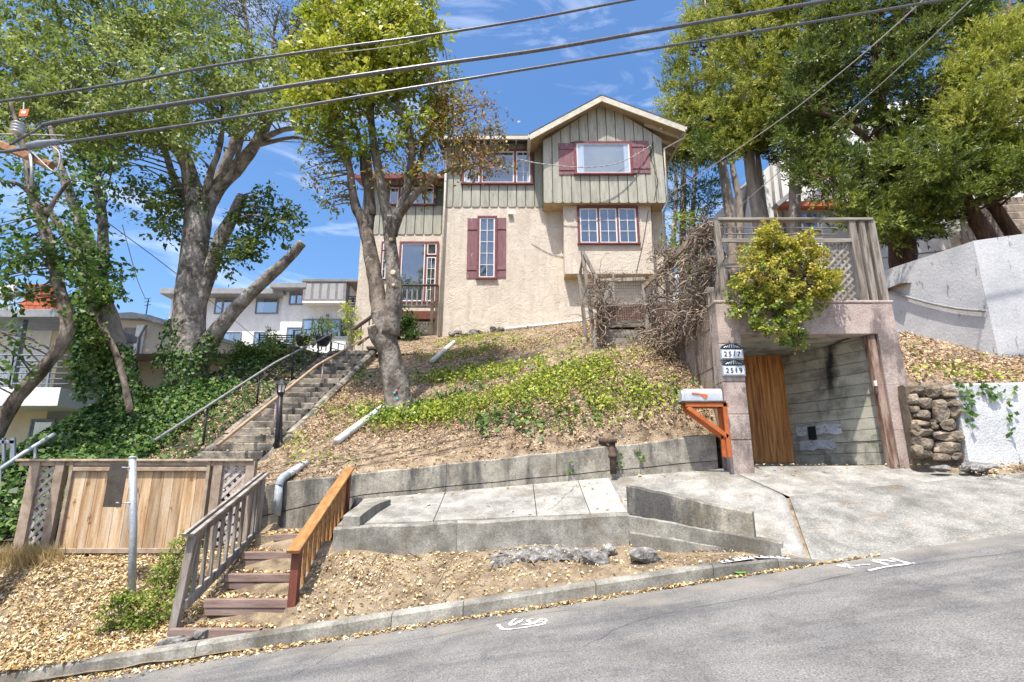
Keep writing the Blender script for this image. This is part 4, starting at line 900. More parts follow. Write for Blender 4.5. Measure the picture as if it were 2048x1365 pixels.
def window(px0, py0, px1, py1, Y, lights, parent=hs, cas=.10, frame_m='maroon', sash_m='white_paint', pane='glass', depth=.08, curtains=(), inner='interior', sill=True, cols=None):
    """lights: (x fraction 0, x fraction 1, columns, rows, y fraction 0, y fraction 1)"""
    x0, x1 = X_(px0, (py0 + py1) / 2, Y), X_(px1, (py0 + py1) / 2, Y); z0, z1 = Z_(py1, Y, px0), Z_(py0, Y, px0)
    cx = thing_part('window', parent)
    y = Y - .002
    MB().box(x0 + .02, x1 - .02, y - .012, y, z0 + .02, z1 - .02, .002).build('dim_room_board', inner, cx)  # no blind: flat board coloured as the dim room behind the glass
    for (a, b) in curtains:
        ca, cb = x0 + (x1 - x0) * a, x0 + (x1 - x0) * b; n = 9
        vs = []; mbc = MB()
        for i in range(n): vs += [(ca + (cb - ca) * i / (n - 1), y - .022 - .006 * (i % 2), z0 + .05), (ca + (cb - ca) * i / (n - 1), y - .022 - .006 * (i % 2), z1 - .05)]
        mbc.add(vs, [(2 * i, 2 * i + 2, 2 * i + 3, 2 * i + 1) for i in range(n - 1)]); mbc.build('curtain', 'curtain', cx)
    mf = MB(); d = depth
    mf.box(x0, x1, y - d, y, z1 - cas, z1, .006); mf.box(x0 + (0 if not sill else -.03), x1 + (0 if not sill else .03), y - d - (.03 if sill else 0), y, z0, z0 + cas * .7, .006)
    mf.box(x0, x0 + cas, y - d, y, z0 + cas * .7, z1 - cas, .006); mf.box(x1 - cas, x1, y - d, y, z0 + cas * .7, z1 - cas, .006)
    ix0, ix1, iz0, iz1 = x0 + cas, x1 - cas, z0 + cas * .7, z1 - cas; W = ix1 - ix0; Hh = iz1 - iz0
    ms_ = MB(); mm_ = MB()
    for L_ in lights:
        a, b, nc, nr = L_[:4]; f0, f1 = (L_[4], L_[5]) if len(L_) > 4 else (0, 1)
        lx0, lx1, lz0, lz1 = ix0 + W * a, ix0 + W * b, iz0 + Hh * f0, iz0 + Hh * f1; s = .05
        if a > .01: mf.box(lx0 - cas * .45, lx0 + .002, y - d * .95, y, lz0, lz1, .005)
        if b < .99: mf.box(lx1 - .002, lx1 + cas * .45, y - d * .96, y, lz0, lz1, .005)
        if f0 > .01: mf.box(lx0, lx1, y - d * .94, y, lz0 - .04, lz0 + .002, .005)
        ms_.box(lx0, lx1, y - d * .7, y - .03, lz1 - s, lz1, .004); ms_.box(lx0, lx1, y - d * .7, y - .03, lz0, lz0 + s, .004)
        ms_.box(lx0, lx0 + s, y - d * .7, y - .03, lz0 + s, lz1 - s, .004); ms_.box(lx1 - s, lx1, y - d * .7, y - .03, lz0 + s, lz1 - s, .004)
        pw_, ph_ = (lx1 - lx0 - 2 * s) / nc, (lz1 - lz0 - 2 * s) / nr
        for i in range(nc):
            for j in range(nr):
                px_, pz_ = lx0 + s + i * pw_, lz0 + s + j * ph_; tl = random.uniform(-.004, .004)
                MB().add([(px_, y - .036 + tl, pz_), (px_ + pw_, y - .036 - tl, pz_), (px_ + pw_, y - .036, pz_ + ph_), (px_, y - .036, pz_ + ph_)], [(0, 1, 2, 3)]).build('pane', pane, cx)
        for i in range(1, nc): MB().box(lx0 + s + i * pw_ - .011, lx0 + s + i * pw_ + .011, y - d * .62, y - .034, lz0 + s, lz1 - s, .003).build('muntin', sash_m, cx)
        for j in range(1, nr): MB().box(lx0 + s, lx1 - s, y - d * .615, y - .0345, lz0 + s + j * ph_ - .011, lz0 + s + j * ph_ + .011, .003).build('muntin', sash_m, cx)
    mf.build('frame', frame_m, cx); ms_.build('sash', sash_m, cx)
    return (x0, x1, z0, z1)
def thing_part(name, parent):
    o = bpy.data.objects.new(name, None); col.objects.link(o); o.empty_display_size = .1; setpar(o, parent)
    return o
WC = []
w_ur = window(1148, 284, 1264, 351, UY - .032, [(0, 1, 1, 1)], curtains=[(.04, .17), (.86, .96)], inner='interior_grey')
w_ul = window(924, 300, 1065, 370, HY - .032, [(0, .235, 2, 3), (.265, .755, 1, 1), (.785, 1, 2, 3)], curtains=[(.03, .12), (.92, .97)])
window(1155, 414, 1277, 490, BY, [(0, .315, 2, 3), (.345, .655, 2, 3), (.685, 1, 2, 3)], cas=.09)
window(954, 433, 994, 559, HY, [(0, 1, 2, 5)], cas=.09)
eave = lambda x: eave_z - .02 + (pk.z - eave_z) * max(0, 1 - abs(x - pkx) / ((ur - ul) / 2))
siding(ul, ur, 13, UY, uz0 - .05, eave, [w_ur])
siding(HL + .03, ul + .06, 11, HY, z_sb - .05, lambda x: z_ev + .02, [w_ul])
def shutter(px0, px1, py0, py1, Y, parent=hs):
    x0, x1 = X_(px0, (py0 + py1) / 2, Y), X_(px1, (py0 + py1) / 2, Y); z0, z1 = Z_(py1, Y, px0), Z_(py0, Y, px0)
    s = thing_part('shutter', parent); w = (x1 - x0) / 3
    for i in range(3): MB().box(x0 + i * w + .003, x0 + (i + 1) * w - .003, Y - .03, Y - .001, z0, z1, .004).build('shutter_board', 'shutter', s)
    for f in (.13, .80): MB().box(x0 + .01, x1 - .01, Y - .055, Y - .031, z0 + (z1 - z0) * f, z0 + (z1 - z0) * f + .11, .004).build('batten', 'shutter', s)
shutter(1117, 1151, 287, 350, UY - .034); shutter(1261, 1299, 282, 347, UY - .034)
shutter(934, 956, 437, 557, HY); shutter(991, 1012, 436, 556, HY)
# gable roof with deep overhang, rafters and gutters
rf = thing_part('roof', hs)
FYR = 19.22; pe = P(1203, 191, FYR); le, re = P(1060, 268, FYR), P(1369, 252, FYR)
sl = (pe.z - le.z) / (pe.x - le.x); rex = pe.x + (re.x - pe.x); sr = (pe.z - re.z) / (re.x - pe.x)
def roofpl(x0, z0, x1, z1, th, y0, y1, nm, m, dz=0.):
    fixn(MB().prism([(x0, y0, z0 + dz), (x1, y0, z1 + dz), (x1, y0, z1 + dz - th), (x0, y0, z0 + dz - th)], (0, y1 - y0, 0)).build(nm, m, rf))
roofpl(le.x, le.z, pe.x, pe.z, .09, FYR + .03, HY + 8, 'roof_deck', 'soffit', -.02); roofpl(pe.x, pe.z, re.x, re.z, .09, FYR + .03, HY + 8, 'roof_deck', 'soffit', -.02)
roofpl(le.x - .04, le.z - .02, pe.x, pe.z, .04, FYR - .04, HY + 8, 'shingles', 'roof', .03); roofpl(pe.x, pe.z, re.x + .04, re.z - .02, .04, FYR - .04, HY + 8, 'shingles', 'roof', .03)
roofpl(le.x, le.z, pe.x, pe.z, .27, FYR - .03, FYR + .025, 'rake_board', 'fascia', -.012); roofpl(pe.x, pe.z, re.x, re.z, .27, FYR - .03, FYR + .025, 'rake_board', 'fascia', -.012)
for i in range(14):
    y = FYR + .5 + i * .6
    roofpl(pe.x + (re.x - pe.x) * .55, pe.z - (pe.z - re.z) * .55, re.x - .06, re.z + .02, .15, y, y + .06, 'rafter', 'fascia', -.112)
for k in (0,):
    MB().box(re.x - .03, re.x + .09, FYR - .03, HY + 8, re.z - .2, re.z - .03, .03).build('gutter', 'fascia', rf)
    MB().box(le.x - .08, le.x + .03, FYR - .03, HY, le.z - .22, le.z - .03, .03).build('gutter', 'fascia', rf)
# lower eave to the left, roof falling towards the street
ex0, ex1 = X_(872, 280, 19.9), le.x + .0; ez = Z_(273, 19.9, 1000)
MB().box(ex0, ex1 - .05, 19.84, 19.92, ez - .17, ez, .02).build('gutter', 'fascia', rf)
fixn(MB().prism([(ex0, 19.925, ez), (ex0, 19.925, ez - .1), (ex0, HY + 4, ez + 1.15), (ex0, HY + 4, ez + 1.25)], (ul - ex0 + .3, 0, 0)).build('roof_deck', 'roof', rf))
for i in range(9):
    x = ex0 + .2 + i * .52
    if x < ul - .1: fixn(MB().prism([(x, 19.93, ez - .11), (x, 19.93, ez - .2), (x, HY, ez - .05), (x, HY, ez + .05)], (.05, 0, 0)).build('rafter', 'fascia', rf))
# downpipes
MB().tube([P(893, 300, 20.33), P(889, 420, 20.36), P(878, 672, 20.36)], .045, 8).build('downpipe', 'fascia', hs, True)
MB().tube([V3(re.x + .05, 19.3, re.z - .15), V3(re.x + .02, 19.4, re.z - .42), V3(ur + .06, 19.66, re.z - .75), V3(ur + .06, 19.68, uz0 - .02), V3(ur + .0, 20.2, uz0 - .25), V3(HR + .03, 20.42, uz0 - .5), V3(HR + .03, 20.42, z_base)], .045, 8).build('downpipe', 'fascia', hs, True)
c = P(1021, 427, HY - .08); MB().box(c.x - .1, c.x + .1, HY - .14, HY - .001, c.z - .05, c.z + .05, .01).build('vent_hood', 'white_paint', hs)
MB().tube([P(1306, 285, UY - .1), P(1300, 310, UY - .12)], .03, 8).build('service_mast', 'black_metal', hs, True)
c = P(1322, 258, UY - .06); MB().lathe(c, [(.03, -.05), (.06, 0), (.05, .05), (.02, .07)], 10, (0, -1, .3)).build('floodlight', 'white_paint', hs, True)
for a in ([(1306, 300), (1312, 340), (1318, 400)], [(1300, 310), (1316, 360), (1308, 400)]):
    MB().tube([P(x, y, UY - .06) for x, y in a], .008, 5).build('wall_cable', 'black_metal', hs, True)
MB().tube([P(1302, 405, BY - .03), P(1305, 500, BY - .03), P(1312, 570, BY - .02)], .01, 5).build('wall_cable', 'black_metal', hs, True)
MB().tube([P(1297, 420, BY - .03), P(1285, 490, BY - .03), P(1272, 545, BY - .03)], .009, 5).build('wall_cable', 'black_metal', hs, True)
# left wing
WY = 22.4
wl0, wl1 = X_(722, 470, WY), HL + .4; wz_s = Z_(467, WY, 800); wz_e = Z_(360, WY, 800); wzb = 5.3
fixn(MB().prism([(X_(700, 690, WY), WY, wzb), (wl1, WY, wzb), (wl1, WY, wz_s), (wl0, WY, wz_s), (X_(716, 560, WY), WY, Z_(560, WY, 716))], (0, 6, 0)).build('stucco_wall', 'stucco', hs))
MB().box(wl0 - .02, wl1, WY + .002, WY + 6, wz_s, wz_e + .4, .01).build('upper_wall', 'sage_gap', hs)
w1 = window(776, 372, 872, 412, WY - .03, [(0, .2, 1, 1), (.24, .78, 1, 1), (.82, 1, 1, 1)], curtains=[(.3, .6)])
siding(wl0, wl1 - .3, 10, WY, wz_s - .05, lambda x: wz_e + .1, [w1])
window(797, 484, 876, 606, WY, [(0, .68, 1, 1), (.73, 1, 1, 1, .80, 1), (.73, 1, 2, 4, 0, .76)], cas=.09, sill=False)
window(762, 484, 776, 560, WY, [(0, 1, 1, 1, .80, 1), (0, 1, 1, 3, 0, .76)], cas=.06, sill=False)
ez2 = Z_(350, WY - .6, 800)
fixn(MB().prism([(wl0 - .35, WY - .6, ez2), (wl0 - .35, WY - .6, ez2 - .12), (wl0 - .35, WY + 4, ez2 + 1.0), (wl0 - .35, WY + 4, ez2 + 1.12)], (wl1 - wl0 + .3, 0, 0)).build('tile_roof', 'red_roof', hs))
MB().box(wl0 - .35, wl1 - .05, WY - .66, WY - .6, ez2 - .2, ez2 - .02, .01).build('fascia_board', 'maroon', hs)
for i in range(12):
    x = wl0 - .3 + i * .3; MB().tube([(x, WY - .66, ez2 + .02), (x, WY + 1, ez2 + .32)], .07, 6).build('roof_tile', 'red_roof', hs, True)

# porch in front of the wing
po = thing('porch', 'weathered dark wooden porch with railing and lattice skirt left of the stucco house', 'porch', (-3.8, 21, 6.3))
PY = 20.9; pz = Z_(620, PY, 840); pl, pr = X_(796, 600, PY), X_(872, 600, PY); prz = Z_(572, PY, 840)
MB().box(pl, pr + .1, PY, WY - .01, pz - .16, pz - .04, .01).build('deck', 'wood_dark', po)
MB().box(pl, pr + .1, PY - .05, PY - .003, pz - .4, pz - .05, .01).build('rim_beam', 'wood_redbrown', po)
for x in (pl + .05, pr - .14, pr + .05): MB().box(x - .06, x + .06, PY - .06, PY + .05, 5.4, prz, .01).build('post', 'wood_dark', po)
MB().box(pl, pr + .08, PY - .09, PY + .07, prz, prz + .06, .01).build('top_rail', 'wood_dark', po)
MB().box(pl, pr, PY - .03, PY + .03, pz + .1, pz + .18, .01).build('bottom_rail', 'wood_dark', po)
for i in range(7):
    x = pl + .15 + (pr - pl - .3) * i / 6; MB().box(x - .025, x + .025, PY - .025, PY + .025, pz + .15, prz, .004).build('baluster', 'grey_rail', po)
lattice(po, (X_(828, 660, PY), PY - .02, Z_(668, PY, 840)), (1, 0, 0), (0, 0, 1), X_(868, 660, PY) - X_(828, 660, PY), .5, .13, .03, 'wood_grey')
MB().box(X_(880, 600, 20.42) - .07, X_(880, 600, 20.42) + .07, 20.36, 20.46, 5.4, Z_(605, 20.42, 880), .01).build('tall_post', 'wood_grey', po)
ps = thing('porch_stairs', 'dark wooden stair rail climbing to the porch behind the leaning tree', 'stair rail', (-6, 20, 5.6))
for k, (dz, w) in enumerate(((0, .07), (-.10, .05))):
    MB().bar(P(703, 660, 19.4) + V3(0, 0, dz), P(800, 590, 20.9) + V3(0, 0, dz), w + .04, w).build('rail', 'wood_dark', ps)
MB().bar(P(716, 690, 19.5), P(800, 628, 20.9), .05, .08).build('lower_rail', 'wood_dark', ps)
for i in range(7):
    t = i / 6; a = P(706, 660, 19.4).lerp(P(800, 590, 20.9), t); b = P(716, 690, 19.5).lerp(P(800, 628, 20.9), t)
    MB().bar(V3(a.x, a.y, b.z - (.5 if i == 0 else .05)), a, .08 if i == 0 else .04, .08 if i == 0 else .04, (0, 1, 0)).build('post' if i == 0 else 'baluster', 'wood_dark', ps)
for i in range(6):
    t = i / 5; b = P(722, 700, 19.5).lerp(P(800, 640, 20.9), t); MB().box(b.x - .1, b.x + .5, b.y, b.y + 1.0, b.z - .2, b.z - .1, .01).build('step', 'wood_dark', ps)

# ------------------------------------------------------------------ neighbours left
wb = thing('apartment_house', 'white modern stucco apartment house with grey flat roofs beyond the stairs', 'house', (-13, 32, 8))
AY = 32.0
def wbox(px0, py0, px1, py1, Y, d, m, nm, parent, ext=0.):
    x0, x1 = X_(px0, (py0 + py1) / 2, Y), X_(px1, (py0 + py1) / 2, Y); z0, z1 = Z_(py1, Y, px0), Z_(py0, Y, px0)
    return MB().box(x0, x1, Y, Y + d, z0 - ext, z1, .01).build(nm, m, parent)
wbox(330, 583, 566, 790, AY, 8, 'white_wall', 'wall', wb, 3); wbox(557, 574, 612, 790, AY - .5, 8, 'white_wall', 'wall', wb, 3)
wbox(608, 562, 693, 790, AY - .55, 8, 'white_wall', 'wall', wb, 3); wbox(690, 566, 740, 790, AY + 2, 6, 'white_wall', 'wall', wb, 3)
wbox(320, 576, 566, 587, AY - .9, 9, 'gutter_grey', 'roof', wb); wbox(540, 565, 612, 575, AY - 1.3, 9, 'gutter_grey', 'roof', wb); wbox(604, 558, 716, 563, AY - 1.3, 9, 'panel_grey', 'roof', wb)
wbox(606, 563, 692, 602, AY - 1.25, .7, 'panel_grey', 'sunroom', wb); wbox(604, 602, 691, 606, AY - 1.3, .75, 'white_paint', 'sunroom_sill', wb)
for i in range(5):
    a = 611 + i * 16.2; wbox(a, 567, a + 11, 599, AY - 1.262, .01, 'interior_grey', 'sunroom_panel', wb)
GW = dict(curtains=[(.06, .34)], frame_m='grey_metal_blue', sash_m='grey_metal_blue', cas=.05, sill=False, depth=.07, pane='glass_dark')
window(430, 597, 480, 628, AY, [(0, .3, 1, 1), (.32, 1, 1, 1)], wb, **GW); window(512, 596, 557, 628, AY, [(0, 1, 1, 1)], wb, **GW)
window(579, 585, 607, 610, AY - .5, [(0, .5, 1, 1), (.5, 1, 1, 1)], wb, **GW)
window(604, 638, 700, 676, AY - .56, [(i / 5, (i + 1) / 5, 1, 1) for i in range(5)], wb, **{**GW, 'curtains': [(.04, .6)]})
window(445, 664, 482, 692, AY, [(0, .6, 1, 1), (.62, 1, 1, 1)], wb, **GW); window(507, 664, 535, 700, AY, [(0, 1, 1, 1)], wb, **GW); window(573, 655, 602, 690, AY - .5, [(0, 1, 1, 1)], wb, **GW)
c = P(655, 631, AY - .6); MB().box(c.x - .08, c.x + .08, c.y - .05, c.y + .05, c.z - .07, c.z + .07).build('wall_lamp', 'grey_metal_blue', wb)
MB().tube([P(693, 562, AY - 1.3), P(696, 580, AY - .7), P(693, 640, AY - .7)], .05, 6).build('downpipe', 'grey_metal_blue', wb, True)
wbox(700, 575, 712, 590, AY + 1.9, .08, 'brick_red', 'red_shutter', wb)
bc = thing('balcony_rail', 'black slatted balcony railing beside the grey corner of the house', 'railing', P(705, 620, 30))
for py in range(593, 622, 5):
    MB().bar(P(694, py, 30), P(722, py, 30), .06, .08).build('slat', 'black_metal', bc)
MB().bar(P(695, 590, 30), P(694, 640, 30), .08, .08, (0, 1, 0)).build('post', 'black_metal', bc)
c = P(705, 598, 29.8); MB().lathe(c - V3(0, 0, .15), [(.05, 0), (.1, .05), (.1, .22), (.02, .3)], 8).build('lantern', 'black_metal', bc)

hf = thing('slat_fence', 'black horizontal slat fence beside the potted plants at the top of the stairs', 'fence', P(545, 700, 19.5))
for i in range(8):
    py = 671 + i * 4.4; MB().bar(P(517, py, 19.5), P(589, py, 19.5), .02, .045).build('slat', 'black_metal', hf)
for px in (519, 550, 588): MB().bar(P(px, 710, 19.5), P(px, 667 if px != 588 else 660, 19.5), .05, .05, (0, 1, 0)).build('post', 'black_metal', hf)
for i, (a, b) in enumerate([((588, 661, 19), (638, 657, 19)), ((638, 657, 19), (655, 660, 18.6)), ((664, 683, 19.3), (690, 690, 19.3))]):
    t = thing('iron_rail', ['thin black iron railing over the potted plants', 'short black iron rail by the stair top', 'low black wire rail right of the flower pots'][i], 'railing', P(*a))
    pa, pb = P(*a), P(*b)
    for dz in (0, -.25): MB().tube([pa + V3(0, 0, dz), pb + V3(0, 0, dz)], .018, 6).build('rail', 'black_metal', t)
    for k in range(3): q = pa.lerp(pb, k / 2); MB().tube([q - V3(0, 0, .75), q], .018, 6).build('post', 'black_metal', t)

bh = thing('beige_house', 'low beige house with grey gutter behind the ivy-clad trees', 'house', (-13, 19, 4))
QY = 19.0
fixn(MB().prism([P(228, 800, QY), P(500, 800, QY), P(500, 700, QY), P(345, 651, QY), P(302, 634, QY), P(228, 630, QY)], (0, 6, 0)).build('wall', 'beige_wall', bh))
fixn(MB().prism([P(205, 628, QY - .25), P(262, 624, QY - .25), P(300, 630, QY - .25), P(345, 644, QY - .25), P(500, 693, QY - .25), P(500, 700, QY - .25), P(345, 652, QY - .25), P(300, 638, QY - .25), P(205, 635, QY - .25)], (0, 7, 0)).build('roof', 'gutter_grey', bh))
MB().bar(P(275, 632, QY - .3), P(345, 652, QY - .3), .08, .1).build('gutter', 'gutter_grey', bh)
MB().tube([P(292, 650, QY - .3), P(278, 676, QY - .1), P(272, 740, QY - .1)], .045, 6).build('downpipe', 'panel_grey', bh, True)
wbox(240, 655, 266, 740, QY - .02, .04, 'panel_grey', 'door', bh); wbox(266, 650, 284, 740, QY - .06, .08, 'white_wall', 'corner_board', bh)
an = thing('antenna', 'small black television antenna above the beige house roof', 'antenna', P(292, 634, 19.5))
MB().tube([P(291, 636, 19.5), P(297, 598, 19.5)], .02, 6).build('mast', 'black_metal', an)
for py in (598, 604, 611): MB().tube([P(289, py, 19.5), P(302, py - 2, 19.5)], .012, 5).build('rod', 'black_metal', an)

lh = thing('balcony_house', 'cream house with grey upper balcony at the left edge behind the trees', 'house', (-13, 15.5, 2))
LY = 16.0
wbox(-260, 640, 96, 1000, LY, 2, 'yellow_wall', 'wall', lh, 2)
wbox(-260, 775, 118, 812, LY - 1.3, 1.3, 'white_wall', 'balcony_slab', lh)
wbox(-260, 618, 120, 634, LY - 1.5, 3.2, 'gutter_grey', 'roof', lh)
wbox(-200, 650, 94, 776, LY - .02, .03, 'white_wall', 'upper_wall', lh)
for py in (709, 721, 733, 745, 756, 766):
    MB().tube([P(-200, py, LY - 1.25), P(136, py + 2, LY - 1.25)], .022, 6).build('balcony_bar', 'grey_metal_blue', lh, True)
for px in (26, 100): MB().bar(P(px - 6, 775, LY - 1.25), P(px + 5, 700, LY - 1.25), .06, .06, (0, 1, 0)).build('balcony_post', 'grey_metal_blue', lh)
MB().bar(P(22, 776, LY - 1.2), P(48, 634, LY - 1.2), .16, .16, (0, 1, 0)).build('pillar', 'grey_metal_blue', lh)
window(62, 838, 110, 880, LY, [(0, 1, 1, 1)], lh, **GW)
bk = thing('brick_chimney', 'red brick chimney showing through the leaves at left', 'chimney', P(75, 630, 17.5))
for k in range(7):
    for j in range(5):
        z = P(75, 628, 17.5).z + k * .155; x = P(40, 600, 17.5).x + j * .235 + (.11 if k % 2 else 0)
        MB().box(x, x + .222, 17.5, 17.75, z, z + .14, .01).build('brick', 'brick_red', bk)
sd = thing('satellite_dish', 'white satellite dish on the balcony house roof', 'satellite dish', P(14, 612, 15))
MB().lathe(P(14, 588, 15), [(.0, 0), (.16, .02), (.28, .07), (.30, .09)], 14, (.5, -.8, .3)).build('dish', 'white_paint', sd, True)
MB().tube([P(18, 592, 15.05), P(22, 620, 15.05)], .03, 6).build('arm', 'white_paint', sd)
gt = thing('garden_gate', 'small blue grey wooden gate and rail at the far left below the balcony', 'gate', P(20, 930, 10.5))
for px in (-40, -24, -8, 8, 26): MB().bar(P(px, 945, 10.5), P(px, 876, 10.5), .09 if px == 26 else .05, .05, (0, 1, 0)).build('picket', 'grey_metal_blue', gt)
for py in (884, 932): MB().bar(P(-60, py, 10.5), P(30, py, 10.5), .05, .07).build('rail', 'grey_metal_blue', gt)
lr = thing('garden_handrail', 'pale blue grey handrail sloping down behind the fence at far left', 'handrail', P(60, 920, 10.2))
MB().tube([P(-30, 960, 10.0), P(50, 905, 10.4), P(110, 868, 10.8)], .045, 8).build('rail', 'steel', lr, True)
for a, b in (((0, 990, 10.1), (0, 938, 10.1)), ((70, 950, 10.5), (70, 893, 10.5))): MB().tube([P(*a), P(*b)], .025, 6).build('post', 'steel', lr)

# lamp post by the stairs
lp = thing('lamp_post', 'short black garden lamp post beside the concrete stairs', 'lamp post', P(555, 905, 10.9))
a, b = P(553, 905, 10.9), P(561, 790, 10.9)
MB().tube([a - V3(0, 0, .2), a.lerp(b, .5), b], [.055, .05, .05], 10).build('post', 'black_metal', lp, True)
MB().lathe(b, [(.05, 0), (.07, .02), (.085, .05)], 8).build('collar', 'black_metal', lp)
MB().lathe(b + V3(0, 0, .05), [(.065, 0), (.085, .15)], 6).build('lamp_glass', 'white_paint', lp)
MB().lathe(b + V3(0, 0, .2), [(.12, 0), (.10, .04), (.05, .10), (.02, .13), (.0, .15)], 8).build('lamp_cap', 'black_metal', lp)
for k in range(6):
    an_ = k * math.pi / 3; MB().tube([b + V3(.07 * math.cos(an_), .07 * math.sin(an_), .05), b + V3(.09 * math.cos(an_), .09 * math.sin(an_), .2)], .008, 4).build('lamp_bar', 'black_metal', lp)
MB().tube([P(563, 885, 11.1), P(562, 800, 11.1)], .025, 6).build('stay', 'black_metal', lp)

# ------------------------------------------------------------------ right: white house, walls, stones
wh = thing('white_house', 'tall white house behind the conifers on the right', 'house', (12, 25, 7))
WHY = 25.0
fixn(MB().prism([P(1400, 560, WHY), P(2300, 560, WHY), P(2300, 150, WHY), P(1640, 220, WHY), P(1540, 330, WHY), P(1430, 430, WHY)], (0, 6, 0)).build('wall', 'white_wall', wh))
for a, b in (((1478, 490), (1508, 300)), ((1556, 490), (1540, 310)), ((1573, 480), (1552, 300))):
    MB().tube([P(*a, WHY - .1), P(*b, WHY - .1)], .07, 8).build('pipe', 'panel_grey', wh, True)
MB().bar(P(1550, 414, WHY - .6), P(1650, 330, WHY - .6), .5, .2).build('eave', 'gutter_grey', wh)
wbox(1555, 410, 1690, 470, WHY - .1, .12, 'tan_wall', 'lower_wall', wh)
window(1600, 425, 1668, 462, WHY - .12, [(0, .5, 1, 1), (.5, 1, 1, 1)], wh, frame_m='panel_grey', sash_m='panel_grey', cas=.06, sill=False)
wbox(1560, 402, 1690, 412, WHY - .5, .5, 'brick_red', 'trim', wh)
wg = thing('garden_building', 'low white stucco building with a small window between the tree trunks at right', 'outbuilding', (14, 19, 6))
WGY = 19.0
wbox(1740, 380, 1930, 540, WGY, 3, 'white_wall', 'wall', wg, 1)
window(1852, 445, 1888, 458, WGY, [(0, 1, 1, 1)], wg, frame_m='white_paint', sash_m='white_paint', cas=.08)
tw_ = thing('plank_wall', 'tan plank wall behind the leaning trunk at the right edge', 'wall', (17, 18.5, 7))
for i in range(7):
    py = 408 + i * 15; a, b = P(1922, py, 18.5), P(2300, py - 22, 18.5); MB().bar(a, b, .06, .27).build('plank', 'tan_wall', tw_)
pk_ = thing('picket_rail', 'weathered wooden deck with slanting pickets beside the plank wall', 'railing', P(1965, 420, 17.8))
for i in range(7):
    MB().bar(P(1962 + i * 6, 438 - i * 2, 17.8), P(1978 + i * 5, 392 - i * 2, 17.8), .06, .05, (0, 1, 0)).build('picket', 'fence_frame', pk_)
MB().bar(P(1930, 436, 17.8), P(2003, 412, 17.8), .08, .12).build('lower_rail', 'fence_frame', pk_); MB().bar(P(1974, 396, 17.8), P(2010, 380, 17.8), .08, .08).build('upper_rail', 'fence_frame', pk_)
for i in range(8): MB().bar(P(1927 + i * 12, 480, 17.9), P(1927 + i * 12, 436 - i * 3, 17.9), .12, .04, (0, 1, 0)).build('board', 'wood_grey', pk_)

gw_ = thing('concrete_wall', 'tall pale grey rendered retaining wall above the bank right of the garage', 'retaining wall', (10, 12, 4))
c0, c1 = P(1992, 690, 11.0), P(1776, 628, 13.4)
zt_ = 6.6
fixn(MB().prism([(c0.x, c0.y, 3.4), (c1.x, c1.y, 3.9), (c1.x, c1.y, P(1793, 543, 13.4).z), (c0.x, c0.y, P(1992, 482, 11).z)], (.3, .12, 0)).build('wall_face', 'grey_wall', gw_))
fixn(MB().prism([(c0.x - .002, c0.y - .002, 3.4), (c0.x + 6, c0.y + .5, 3.4), (c0.x + 6, c0.y + .5, 7.6), (c0.x - .002, c0.y - .002, P(1992, 482, 11).z + .004)], (.03, .3, 0)).build('wall_return', 'grey_wall', gw_))
wp = []
for t, py in ((.02, 578), (.25, 592), (.5, 606), (.75, 617), (.985, 622)):
    b = V3(c1.x, c1.y, 0).lerp(V3(c0.x, c0.y, 0), t) + V3(-.06, -.015, 0); wp.append(V3(b.x, b.y, P(1900, py, b.y).z))
tag(MB().tube([v for v, _ in crom([(v, 1) for v in wp], 4)], .032, 7).build('wall_pipe', 'grey_rail', None, True), 'thin grey pipe running across the pale grey retaining wall', 'pipe')
gr_ = thing('garden_rail', 'thin grey pipe rail along the top of the grey retaining wall', 'railing', P(1850, 500, 14.5))
MB().tube([P(1765, 516, 15.5), P(1990, 490, 13)], .02, 6).build('rail', 'steel', gr_)
for px, Y in ((1790, 15.2), (1870, 14.4)): q = P(px, 512 - (px - 1765) * .11, Y); MB().tube([q - V3(0, 0, .6), q], .018, 6).build('post', 'steel', gr_)
hfield('upper_yard', 9.6, 30, 12.6, 32, 30, 30, lambda x, y: 6.2 + .06 * (y - 13) + .04 * (x - 10) + np.clip(x - 12, 0, 4) * .1, 'soil', amp=.06)

sw_ = thing('plaster_wall', 'low white plastered wall with ivy shadows right of the stone wall', 'low wall', (9.5, 8.6, 2))
xs = np.linspace(X_(1920, 830, 8.65), 14, 12)
wallrun(sw_, 'wall_face', [(x, 8.65, 1.6, P(1920, 765, 8.65).z + .05 * (x - 8) * .4) for x in xs], .2, 'plaster', .03)
swt = thing('stone_wall', 'rustic stone wall between the garage pillar and the white plastered wall', 'stone wall', (7.2, 8.7, 2))
sx0, sx1 = X_(1828, 840, 8.7), X_(1922, 840, 8.7)
MB().box(sx0 + .0, sx1 + .0, 8.78, 8.95, 1.5, P(1880, 768, 8.7).z, .03).build('backing', 'mortar', swt)
stones = [(1838, 782, 16, 13), (1862, 784, 15, 12), (1893, 786, 22, 14), (1846, 806, 20, 14), (1876, 808, 14, 12), (1905, 806, 18, 12), (1842, 828, 19, 11), (1879, 826, 19, 18), (1908, 826, 12, 13), (1838, 846, 16, 9), (1866, 848, 10, 11),
          (1895, 850, 22, 13), (1842, 864, 22, 12), (1888, 872, 24, 13), (1905, 868, 18, 10), (1852, 888, 18, 14), (1893, 894, 30, 16), (1850, 908, 16, 10), (1880, 914, 18, 9), (1908, 912, 16, 9), (1826, 796, 9, 12), (1829, 818, 9, 10), (1830, 856, 9, 11), (1834, 880, 11, 12), (1836, 902, 10, 12)]
for i, (px, py, rx, ry) in enumerate(stones):
    c = P(px, py, 8.72); k = 8.7 / FPX * .98; rock('stone', (c.x, 8.72, c.z), (rx * k * 1.12, .12, ry * k * 1.1), 'stone', 100 + i, swt, 2, .42)

